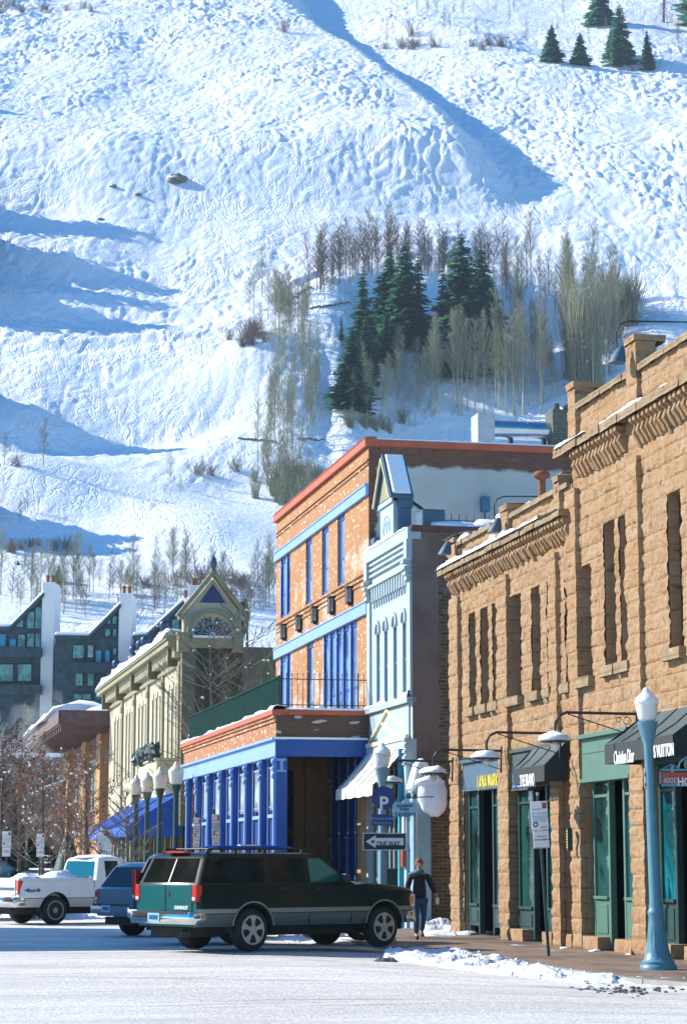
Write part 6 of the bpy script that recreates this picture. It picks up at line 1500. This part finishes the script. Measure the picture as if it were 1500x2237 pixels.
def proto(kind, name, cat, parts):
    root = local(name, 'x', cat, (0, 0, 0)); TREES[kind] = [root, False]
    for pn, mb, mat in parts:
        if mb.f: wpart(pn, mb, mat, root)
    KIDS[root.name] = list(root.children)
def plant(kind, loc, sc_, rz, label, group=None):
    r, used = TREES[kind]
    o = r if not used else copytree(r); TREES[kind][1] = True
    o.location = loc; o.scale = (sc_, sc_, sc_) if not isinstance(sc_, tuple) else sc_; o.rotation_euler = (0, 0, rz); o['label'] = label
    if group: o['group'] = group
    elif 'group' in o: del o['group']
    return o
for i in range(5):
    tk, cr = branchy(10+i, 12, 84, .11, .17+.02*i, .34, .95, 5, .0165, .02); proto('asp%d' % i, 'aspen_tree', 'tree', (('trunk', tk, 'bark_aspen'), ('crown', cr, 'twig_green')))
for i in range(4):
    tk, cr = branchy(30+i, 9, 56, .06, .24, .2, .9, 5, .017, .05); proto('brn%d' % i, 'bare_tree', 'tree', (('trunk', tk, 'twig_brown'), ('crown', cr, 'twig_brown')))
for i in range(4):
    tk, cr, sn = conif(50+i, 20, (4.3, 5.0, 3.5, 5.0)[i], (.10, .02, .02, .22)[i], (1.0, 1.25, .85, 1.1)[i]); proto('con%d' % i, 'spruce_tree', 'tree', (('trunk', tk, 'bark_dark'), ('crown', cr, 'needles'), ('branch_snow', sn, 'snow')))
def shrub(seed, n=70, H=6.0, fan=.5, r=.025, curve=.1):
    rnd = random.Random(seed); mb = MB()
    for k in range(n):
        a = rnd.uniform(0, 6.283); f = fan*rnd.random()**.6; h = H*rnd.uniform(.6, 1.05)*(1-.35*f/max(fan, .01)*.6); bx, by = rnd.uniform(-.12, .12)*H*fan*2, rnd.uniform(-.12, .12)*H*fan*2
        p = [Vector((bx, by, 0))]
        for q in (.35, .7, 1.0): p.append(Vector((bx+math.cos(a)*f*h*q**1.1+rnd.uniform(-curve, curve), by+math.sin(a)*f*h*q**1.1+rnd.uniform(-curve, curve), h*q)))
        mb.tube(p, [r*1.3, r, r*.75, r*.3], 3, cap=False)
        for m in range(5):
            q = rnd.uniform(.3, .95); i = min(int(q*3), 2); s_ = p[i].lerp(p[i+1], q*3-i); mb.tube([s_, s_+Vector((math.cos(a+rnd.uniform(-1, 1))*.10*H*fan, math.sin(a+rnd.uniform(-1, 1))*.10*H*fan, .12*H*rnd.uniform(.5, 1)))], [r*.6, r*.3], 3, cap=False)
    return mb
for i in range(3): proto('shr%d' % i, 'bare_shrub', 'shrub', (('stems', shrub(70+i, 60, 5, .42, .028), 'twig_green'),))
for i in range(2): proto('shb%d' % i, 'bare_shrub', 'shrub', (('stems', shrub(80+i, 46, 4, .65, .026), 'twig_brown'),))
proto('thk', 'willow_thicket', 'shrub', (('stems', shrub(91, 130, 16, .24, .028, .35), 'twig_green'),))
rt = random.Random(5)
def hp(u, v, hpx, kind, H, label, group=None, wide=1.0):
    p = hill(u, v); d = math.hypot(p.y, p.z)/F; s_ = hpx*d/H*1.02
    p.z -= .25
    return plant(kind, p, (s_*wide, s_*wide, s_), rt.uniform(0, 6.28), label, group)
# conifers: (u, base v, height px, kind, width, label)
for u, v, h, k, w_, lab in (
    (1010, 812, 306, 1, 1.10, 'tallest dark spruce in the middle of the knoll'), (1052, 770, 235, 1, 1.0, 'spruce leaning on the right side of the tallest one'), (968, 800, 225, 2, .8, 'narrow spruce on the left side of the tallest one'), (985, 835, 150, 3, .9, 'snow flecked young spruce at the foot of the tallest one'),
    (884, 772, 244, 1, 1.05, 'tall spruce topping the left group on the knoll'), (851, 740, 196, 1, 1.1, 'broad spruce on the left of the left group'), (914, 752, 200, 2, 1.0, 'spruce on the right of the left group'), (842, 806, 120, 3, 1.0, 'small snow flecked spruce below the left group'),
    (792, 800, 222, 2, 1.05, 'tall thin open spruce left of the two groups'), (768, 905, 190, 1, 1.1, 'low dark spruce above the orange building, at the lower left of the knoll'), (800, 850, 160, 0, 1.0, 'spruce between the thin spruce and the low dark one'), (745, 748, 60, 2, .7, 'tiny narrow spruce left of the thin spruce'),
    (1130, 655, 50, 2, .9, 'small spruce among bare trees right of the tallest one'), (1077, 700, 90, 0, 1.0, 'short spruce to the right of the tallest one'),
    (1205, 141, 86, 1, 1.1, 'leftmost lone spruce above the cat road'), (1267, 147, 76, 1, 1.1, 'second lone spruce above the cat road'), (1354, 148, 140, 0, 1.15, 'largest spruce above the cat road at the top right'), (1413, 156, 92, 1, .75, 'slim dark spruce at the right end of the cat road'), (1309, 58, 100, 1, 1.2, 'spruce cut by the top edge of the picture'), (1335, 130, 70, 3, 1.0, 'small spruce beside the largest one above the cat road'),
    (128, 1273, 44, 1, 1.1, 'small green fir above the left chimney tower'), (40, 1234, 13, 1, 1.6, 'tiny round fir on the lower left snowfield'), (278, 1262, 30, 2, .8, 'small dim fir above the second chimney tower')):
    hp(u, v, h, 'con%d' % k, 20, lab, wide=w_)
def scatter(n_, us, vs, hs, kinds, H, label, group, wide=1.0, f=None):
    for i in range(n_):
        u = rt.uniform(*us); v = rt.uniform(*vs) if f is None else f(u)+rt.uniform(*vs)
        hp(u, v, rt.uniform(*hs), rt.choice(kinds), H, label, group, wide)
A5 = ['asp%d' % i for i in range(5)]; B4 = ['brn%d' % i for i in range(4)]; S3 = ['shr0', 'shr1', 'shr2']; SB = ['shb0', 'shb1']
scatter(34, (675, 860), (-8, 12), (85, 140), B4, 9, 'leafless brown tree on the crest above the knoll, left part', 'bare trees on the crest of the knoll', 1.3, lambda u: 640-.28*(u-675))
scatter(30, (860, 1090), (-8, 14), (80, 120), B4, 9, 'leafless brown tree on the crest above the knoll, behind the spruces', 'bare trees on the crest of the knoll', 1.3, lambda u: 590+.10*(u-860))
scatter(16, (1090, 1215), (600, 700), (85, 130), B4+A5[:2], 9, 'bare tree in the gap right of the tallest spruce', 'bare trees right of the spruces', 1.1)
scatter(46, (585, 695), (720, 1000), (95, 150), A5, 12, 'thin grey green aspen in the column of trees left of the snow chute', 'aspens left of the snow chute', 1.0)
scatter(14, (540, 690), (655, 745), (70, 120), A5+B4, 12, 'thin bare tree on the bright rim left of the knoll', 'bare trees on the left rim', 1.2)
scatter(9, (860, 960), (870, 935), (130, 215), A5, 12, 'pale aspen trunk in front of the left spruce group', 'aspens in front of the spruces', .9)
scatter(8, (985, 1070), (880, 935), (160, 235), A5, 12, 'pale aspen trunk in front of the tallest spruce', 'aspens in front of the spruces', .9)
scatter(22, (1080, 1190), (830, 915), (150, 250), A5, 12, 'pale aspen between the tallest spruce and the right thicket', 'aspens right of the tallest spruce', .9)
scatter(16, (745, 980), (880, 950), (90, 150), A5, 12, 'slim aspen just above the orange building roof', 'aspens above the roof', 1.0)
scatter(6, (1190, 1240), (840, 880), (70, 110), A5, 12, 'slim aspen by the concrete block chimney', 'aspens by the chimney', .9)
scatter(38, (1228, 1350), (740, 868), (130, 260), A5+B4[:2], 12, 'tall greenish aspen in the dense thicket on the right', 'aspens in the right thicket', .85)
for k, (u, v, h) in enumerate(((1262, 862, 285), (1300, 850, 270), (1245, 830, 240))): hp(u, v, h, 'thk', 16, 'fan of dense tall whips in the right thicket', 'whip fans in the right thicket', .9)
scatter(12, (1320, 1400), (650, 760), (90, 150), S3+SB, 5, 'dark bare bush on the right edge of the thicket', 'bushes right of the thicket', .9)
scatter(20, (555, 690), (1010, 1110), (90, 150), A5+S3, 12, 'bare tree above the red roof line of the orange building', 'bare trees above the red roof line', 1.0)
scatter(12, (500, 590), (735, 760), (35, 60), SB, 4, 'low brown bush on the bright rim left of the knoll', 'bushes on the left rim')
scatter(14, (600, 700), (1060, 1120), (50, 90), S3, 5, 'grey green bush low above the orange building', 'bushes above the orange building', 1.2)
scatter(8, (760, 880), (930, 958), (30, 50), S3, 5, 'low bush right above the orange building roof', 'bushes above the roof', 1.4)
for u, v, h in ((95, 1022, 110), (35, 1018, 80), (372, 1058, 75), (430, 1040, 55), (445, 1058, 40), (460, 1040, 50), (150, 1208, 80), (60, 1120, 35), (10, 1015, 70), (340, 1215, 35), (45, 1140, 35), (515, 1030, 60), (395, 1080, 30)):
    hp(u, v, h, rt.choice(B4+SB), 9 if h > 60 else 6, 'lone bare sapling on the smooth lower snowfield', 'saplings on the lower snowfield', 1.3)
scatter(12, (0, 150), (1190, 1215), (25, 45), SB, 4, 'small twiggy bush on the lower left snowfield', 'bushes on the lower snowfield')
scatter(78, (0, 600), (1282, 1350), (62, 112), B4+A5[:3], 9.5, 'leafless tree in the grey belt behind the chimney towers', 'bare trees behind the chimney towers', 1.3)
scatter(16, (280, 560), (1262, 1290), (25, 45), SB, 4, 'low bush in the blue shade behind the pediment', 'bushes behind the pediment', 1.5)
scatter(26, (835, 1500), (20, 118), (25, 70), B4, 9, 'small thin tree on the slope above the cat road', 'thin trees above the cat road', .9)
scatter(12, (835, 1100), (98, 118), (18, 34), SB, 4, 'low bush on the bank above the cat road', 'bushes above the cat road', 1.4)
hp(900, 82, 45, 'shb0', 4, 'dark round bush beside the white run near the top'); hp(1066, 104, 32, 'shb1', 4, 'dark bush on the bank above the cat road, middle'); hp(620, 72, 40, 'shb1', 4, 'bare bush beside the top of the mogul face'); hp(449, 40, 60, 'brn1', 9, 'single thin tree on the skyline left of the white run', wide=.5)
scatter(14, (0, 205), (18, 36), (14, 26), SB, 4, 'tiny bush on the top left ridge', 'bushes on the top left ridge', 1.3)
# spruces standing left of the picture: their long shadows fall across the slope
for k, (u, v, h) in enumerate(((-120, 455, 210), (-130, 470, 200), (-110, 560, 230), (-110, 600, 230), (-170, 640, 260), (-120, 660, 240), (-110, 880, 230), (-120, 1130, 240), (-30, 245, 50), (-140, 1150, 240))): hp(u, v, h, 'con1', 20, 'spruce on the slope outside the left edge', 'spruces outside the left edge', 1.25)
for u, v, h in ((1560, 60, 230), (1610, 20, 240), (1540, -40, 200), (1450, -60, 150)): hp(u, v, h, 'con1', 20, 'spruce beyond the top right corner', 'spruces beyond the top right corner', 1.2)
# boulders and rock bands
plain('boulder', (.15, .15, .11), .9, var=.4, vs=1.2)
for u, v, w_, h_, lab in ((388, 398, 22, 12, 'large grey boulder with a cap of snow on the mogul slope'), (302, 431, 8, 4, 'small dark rock below left of the large boulder'), (248, 412, 8, 4, 'small dark rock left of the large boulder'), (220, 482, 8, 3, 'tiny rock in the shaded streak on the left')):
    p = hill(u, v); d = p.y/F; o = local('boulder', lab, 'rock', p); mb = MB(); mb.lump((0, 0, h_*d*.3), (w_*d, w_*d*.8, h_*d*1.1), u, .25, 14, 1.8); wpart('stone', mb, 'boulder', o)
    mb = MB(); mb.lump((-w_*d*.2, w_*d*.1, h_*d*.75), (w_*d*.85, w_*d*.7, h_*d*.75), u+1, .2, 14, 1.6); wpart('snow_cap', mb, 'snow', o, smooth=True)
for u, v, n_, dv, lab in ((612, 668, 9, -4.2, 'ledge of dark rock on the left rim of the knoll'), (680, 676, 11, -1.0, 'dark rock ledge in the middle of the knoll under the crest trees'), (525, 960, 10, .8, 'thin dark rock band above the orange building'), (655, 962, 7, .6, 'short dark rock band right of the aspen column')):
    p = hill(u, v); o = local('rock_ledge', lab, 'rock', p); mb = MB()
    for k in range(n_):
        q = hill(u+k*8, v+k*dv); d = q.y/F; mb.lump(q-p+Vector((0, 0, .1)), (6*d, 4*d, 2.2*d*rt.uniform(.6, 1.4)), u+k, .3, 8, 2)
    wpart('stone', mb, 'boulder', o)
# lift tower with chairs, skier
p = hill(1448, 50); d = p.y/F; LT = local('lift_tower', 'dark ski lift tower mast at the top right', 'lift tower', p)
mb = MB(); mb.tube([(0, 0, -1), (.4, 0, 12)], [.42, .3], 8); wpart('mast', mb, 'iron', LT); mb = MB(); mb.box(-3, 3.5, -.2, .2, 11.6, 12); wpart('crossarm', mb, 'iron', LT)
lc = local('lift_chair', 'small empty lift chair hanging right of the lift tower', 'lift chair', p+Vector((3.1, 0, 4.2))); mb = MB(); mb.tube([(0, 0, 7), (0, 0, 1.2), (-.6, 0, 1.0), (-.6, 0, 0), (.6, 0, 0), (.6, 0, 1)], .06, 5); mb.box(-.6, .6, -.3, .2, -.05, .05); wpart('seat_frame', mb, 'iron', lc)
p = hill(1380, 156); sk2 = local('skier', 'tiny skier in red beside the largest spruce on the cat road', 'person', p)
skin('body', [(0, 0, .9, .2), (0, 0, 1.35, .22), (0, 0, 1.7, .13), (-.12, 0, .45, .12), (-.15, 0, .08, .1), (.12, 0, .45, .12), (.15, 0, .08, .1), (-.4, -.1, 1.0, .08), (.4, -.1, 1.0, .08)], [(0, 1), (1, 2), (0, 3), (3, 4), (0, 5), (5, 6), (1, 7), (1, 8)], 'red_paint', sk2, 1)
# ------------------------------------------------------------------ street trees
def leaftree(kind, name, seed, H, leaf, nleaf, snow, twig='twig_dark', spread=.42):
    tk, cr = branchy(seed, H, 46, .035*H/2, spread, .24, .75, 7, .016, .03, L0=.46); rnd = random.Random(seed); lf = MB(); sn = MB(); n_ = len(cr.v)
    for k in range(nleaf):
        v = Vector(cr.v[rnd.randrange(n_)])+Vector((rnd.uniform(-.12, .12), rnd.uniform(-.12, .12), rnd.uniform(-.15, .08))); r = rnd.uniform(.035, .08)
        a = Vector((rnd.uniform(-1, 1), rnd.uniform(-1, 1), rnd.uniform(-1, 1))).normalized(); b = a.cross(Vector((rnd.random(), rnd.random(), 1))).normalized()
        lf.add([v-a*r, v+b*r*.7, v+a*r, v-b*r*.7], [(0, 1, 2, 3)])
    for k in range(snow):
        v = cr.v[rnd.randrange(n_)]; r = rnd.uniform(.035, .085); sn.lump((v[0], v[1], v[2]+.02), (r, r, r*.7), k, .3, 6, 2)
    proto(kind, name, 'tree', (('trunk', tk, twig), ('crown', cr, 'twig_grey'), ('leaves', lf, leaf), ('branch_snow', sn, 'snow')))
leaftree('st0', 'street_tree', 200, 6.2, 'leaf_rust', 900, 26); leaftree('st1', 'street_tree', 203, 6.2, 'leaf_rust', 650, 40); leaftree('st2', 'street_tree', 207, 7.0, 'leaf_red', 1700, 20)
leaftree('bare', 'bare_street_tree', 211, 12, 'leaf_rust', 0, 24, 'twig_grey', .5); leaftree('bush', 'bare_street_tree', 215, 4.2, 'leaf_rust', 20, 5, 'twig_grey', .4)
def gp(u, y, kind, s_, rz, label, z=-.06, group=None): plant(kind, ((u-750)/F*y*1.0127, y, z), s_, rz, label, group)
gp(205, 92, 'st0', 1.0, .3, 'street tree with rusty leaves and snow dabs left of the blue awnings'); gp(110, 96, 'st1', 1.0, 1.9, 'snow dabbed street tree with few orange leaves before the brown shops')
gp(160, 104, 'st0', 1.05, 4.0, 'rusty leaved street tree behind the wrapped shrub')
gp(20, 100, 'st2', 1.05, .5, 'dark red leaved street tree at the left edge'); gp(60, 112, 'st2', 1.0, 2.5, 'second dark red street tree from the left edge, farther off')
gp(292, 70, 'bush', .9, .5, 'small bare multi stemmed tree in front of the blue awnings'); gp(545, 92, 'bare', 1.05, 1.0, 'tall bare tree with pale twigs behind the terrace'); gp(470, 90, 'bare', .9, 2.2, 'bare snow dusted tree in front of the pediment corner'); gp(600, 97, 'bare', .8, 3.4, 'bare tree half hidden by the orange building')

for u, y, s_ in ((8, 178, 1.05), (75, 172, 1.1), (155, 185, .9), (-15, 160, 1.0), (45, 190, 1.0), (100, 200, .8), (190, 182, .8)): gp(u, y, 'asp%d' % (int(s_*100) % 5), s_, u, 'tall pale poplar in front of the timber apartment towers', 0, 'poplars in front of the apartment towers')
for k, (u, y, s_) in enumerate(((5, 168, .55), (50, 175, .5), (185, 165, .45), (20, 150, .5), (90, 190, .5), (130, 195, .45))): plant('con%d' % (k % 3), ((u-750)/F*y*1.0127, y, 0), s_, u, 'dark fir in the shade below the timber apartment towers', 'dark firs below the apartment towers')
# ------------------------------------------------------------------ timber apartments with white chimney towers
def condo(units, Y0, label):
    T0, top, T1 = units['tower'], units['top'], units['stack']
    C = local('timber_apartments', label, 'apartment block', (0, Y0, 0))
    def px(u, v): return Yp(Y0, u, v)
    (x0, zt), (x1, _) = px(T0[0], top), px(T0[1], top)
    mb = MB(); mb.box(x0, x1, -.6, 4.5, 2, zt); tw = mk('chimney_tower', mb, 'stucco', C, (0, 0, 0), bevel=.05)
    mb = MB(); a, b = px(T1[0], T1[2])[0], px(T1[1], T1[2])[0]; mb.box(a, b+.1, 3.5, 5.5, 8, px(T1[0], T1[2])[1]); mk('chimney_stack', mb, 'stucco', C, (0, 0, 0), bevel=.05)
    for xx, yy, zz in ((x0+.35, 1, zt), (x1-.4, 1, zt), ((a+b)/2, 4.5, px(T1[0], T1[2])[1])): mb = MB(); mb.lathe([(.16, zz), (.16, zz+.7), (.22, zz+.72), (.2, zz+.9)], (xx, yy, 0), 8); mk('flue', mb, 'rust', C, (0, 0, 0))
    R_ = [px(u, v) for u, v in units['roof']]
    mb = MB(); pl_ = R_+[(R_[-1][0], 3), (R_[0][0], 3)]; mb.prism(pl_, 11, 'y', .0); mk('wall', mb, 'wood_dark', C, (0, 0, 0))
    mb = MB()
    for (xa, za), (xb, zb) in zip(R_[:-1], R_[1:]): mb.prism([(xa, za), (xb, zb), (xb, zb+.35), (xa, za+.35)], 12, 'y', -.8)
    rf_ = mk('roof', mb, 'wood_dark', C, (0, 0, 0))
    mb = MB()
    for (xa, za), (xb, zb) in zip(R_[:-1], R_[1:]): mb.prism([(xa, za+.352), (xb, zb+.352), (xb, zb+.75), (xa, za+.75)], 11.6, 'y', -.7)
    mk('roof_snow', mb, 'snow', rf_, (0, 0, 0), bevel=.12)
    for u0, u1, v0, v1, m in units['win']:
        (xa, za), (xb, zb) = px(u0, v0), px(u1, v1); xa, xb = min(xa, xb), max(xa, xb); za, zb = max(za, zb), min(za, zb)
        mb = MB(); mb.box(xa, xb, -.16, -.02, zb, za); f = mk('window' if m != 'teal_paint' else 'door', mb, 'iron' if m != 'teal_paint' else 'slate_blue', C, (0, 0, 0)); mb = MB(); k = max(1, int((xb-xa)/.9))
        for i in range(k): w_ = (xb-xa)/k; mb.box(xa+i*w_+.06, xa+(i+1)*w_-.06, -.18, -.16, zb+.1, za-.1)
        mk('pane' if m != 'teal_paint' else 'door_panel', mb, m, f, (0, 0, 0))
    mb = MB()
    for v in units['balc']: xa, z = px(units['bx'][0], v); xb, _ = px(units['bx'][1], v); mb.box(min(xa, xb), max(xa, xb), -1.3, -.1, z-.9, z); mb.box(min(xa, xb), max(xa, xb), -1.35, -1.3, z, z+.1)
    mk('balcony', mb, 'wood_dark', C, (0, 0, 0))
    return C
gc = 'glass_condo'
condo(dict(tower=(95, 122), top=1273, stack=(75, 95, 1285), roof=[(-60, 1380), (25, 1378), (99, 1304)], win=[(36, 52, 1350, 1372, gc), (60, 76, 1335, 1375, gc), (78, 92, 1325, 1375, gc), (40, 56, 1385, 1415, gc), (60, 76, 1383, 1415, gc), (78, 90, 1383, 1415, gc), (0, 14, 1385, 1415, 'teal_paint'), (22, 36, 1395, 1430, 'teal_paint'), (0, 30, 1450, 1490, gc), (40, 70, 1450, 1490, gc)], balc=[1418, 1500], bx=(-40, 95)), 228, 'left dark timber apartment wing with a white chimney tower and glazed gable')
cB = condo(dict(tower=(262, 290), top=1297, stack=(240, 262, 1313), roof=[(122, 1397), (196, 1398), (266, 1328)], win=[(230, 242, 1373, 1392, gc), (247, 256, 1373, 1392, gc), (246, 257, 1345, 1365, gc), (234, 243, 1352, 1365, gc), (160, 185, 1408, 1440, gc), (192, 205, 1408, 1438, 'curtain'), (210, 222, 1420, 1448, 'teal_paint'), (230, 241, 1420, 1448, 'teal_paint'), (247, 256, 1415, 1432, gc), (165, 182, 1465, 1500, gc), (192, 206, 1465, 1500, gc), (232, 244, 1463, 1478, gc), (208, 222, 1505, 1530, 'teal_paint'), (160, 200, 1515, 1550, gc)], balc=[1452, 1532], bx=(150, 262)), 222, 'middle dark timber apartment wing with a white chimney tower and snowy lean-to roof')
condo(dict(tower=(413, 436), top=1280, stack=(385, 412, 1297), roof=[(292, 1398), (322, 1396), (402, 1322)], win=[(350, 372, 1368, 1390, gc), (376, 392, 1352, 1390, gc), (330, 345, 1410, 1440, gc)], balc=[1450], bx=(300, 400)), 216, 'right dark timber apartment wing mostly hidden behind the yellow pediment')
mb = MB(); a = Yp(200, -30, 1640); b = Yp(200, 145, 1632); mb.box(a[0], b[0], 0, 9, 0, a[1]-.6)
o = local('snowy_shed', 'low dark shed with a thick blue shaded snow roof at the left edge', 'shed', (0, 200, 0)); mk('wall', mb, 'wood_dark', o, (0, 0, 0)); mb = MB(); mb.box(a[0]-.5, b[0]+.5, -.8, 10, a[1]-.6, a[1]+.1); mk('roof_snow', mb, 'snow', o, (0, 0, 0), bevel=.25)
# building on the other side of the street (outside the picture): it shades the street and shows in the glass
mb = MB(); mb.box(-32, -14.5, 55.6, 68.5, 0, 16.5)
OP = thing('opposite_building', 'brick building across the street, outside the left edge of the picture', 'building', -14.5, 56, 0); mk('wall', mb, 'brick_tan', OP)
for i in range(4):
    for j in range(4): mb = MB(); mb.box(-14.49, -14.40, 56.6+i*3, 58.0+i*3, 1.5+j*3.9, 3.6+j*3.9); mk('window', mb, 'glass_dark', OP)
mb = MB(); mb.box(-32.3, -14.0, 55.3, 68.8, 16.5, 16.9); mk('roof', mb, 'snow', OP)

for o in list(COL.objects):
    if o.type == 'MESH' and o.name.split('.')[0] in ('branch_snow', 'leaves'): o['kind'] = 'stuff'
# ------------------------------------------------------------------ air
mb = MB(); mb.box(-560, 560, -80, 1080, -1.2, 480)
hz = mk('haze', mb, 'snow'); hz.data.materials.clear(); m = bpy.data.materials.new('haze'); m.use_nodes = True; m.node_tree.nodes.clear()
o_ = m.node_tree.nodes.new('ShaderNodeOutputMaterial'); pv = m.node_tree.nodes.new('ShaderNodeVolumePrincipled')
pv.inputs['Color'].default_value = (.62, .78, 1, 1); pv.inputs['Density'].default_value = .00016; pv.inputs['Anisotropy'].default_value = .2
m.node_tree.links.new(pv.outputs[0], o_.inputs['Volume']); hz.data.materials.append(m); tag(hz, kind='stuff')

# steam drifting up between the poplars
st = MB()
for k, (u, v, r) in enumerate(((60, 1640, 2.2), (75, 1600, 2.0), (95, 1565, 1.5), (100, 1535, 1.1), (40, 1655, 1.8), (118, 1650, 1.2))):
    p = Yp(150, u, v); st.lump((p[0], 150+k*.5, p[1]), (r, r, r*.9), k, .3, 14, 2)
so_ = mk('steam', st, 'snow', smooth=True); so_.data.materials.clear(); m = bpy.data.materials.new('steam'); m.use_nodes = True; m.node_tree.nodes.clear()
o_ = m.node_tree.nodes.new('ShaderNodeOutputMaterial'); pv = m.node_tree.nodes.new('ShaderNodeVolumePrincipled'); pv.inputs['Color'].default_value = (.95, .97, 1, 1); pv.inputs['Density'].default_value = .10
m.node_tree.links.new(pv.outputs[0], o_.inputs['Volume']); so_.data.materials.append(m); tag(so_, 'pale steam drifting up in front of the dark apartment wall', 'steam', kind='stuff')
# give every repeated part an object of its own
def split(o):
    me = o.data; n = len(me.vertices); par = list(range(n))
    def find(a):
        while par[a] != a: par[a] = par[par[a]]; a = par[a]
        return a
    for e in me.edges:
        a, b = find(e.vertices[0]), find(e.vertices[1])
        if a != b: par[a] = b
    groups = {}
    for p in me.polygons: groups.setdefault(find(p.vertices[0]), []).append(p)
    if len(groups) < 2: return
    base_ = o.name.split('.')[0]; first = True
    for gk, ps in groups.items():
        ids = {}; vs = []; fs = []
        for p in ps:
            f = []
            for i in p.vertices:
                if i not in ids: ids[i] = len(vs); vs.append(tuple(me.vertices[i].co))
                f.append(ids[i])
            fs.append(f)
        m2 = bpy.data.meshes.new(base_); m2.from_pydata(vs, [], fs)
        for m in me.materials: m2.materials.append(m)
        m2.polygons.foreach_set('material_index', [p.material_index for p in ps])
        if first: new = m2; first = False
        else:
            c = o.copy(); c.data = m2; c.name = base_; COL.objects.link(c)
    o.data = new
for o in list(COL.objects):
    if o.type == 'MESH' and o.name.split('.')[0] in ('pier', 'plinth', 'awning_side', 'balcony', 'parapet_pier', 'shop_pier', 'bracket', 'timber_panel', 'corner_post', 'sill', 'stand', 'spotlight', 'ski', 'chimney_pot', 'gable_roof', 'barge_board', 'gable_snow', 'lintel_band', 'transom_sill', 'blue_panel', 'pediment_snow') and not (o.parent and o.parent.name.startswith(('sign_lamp', 'tavern'))): split(o)
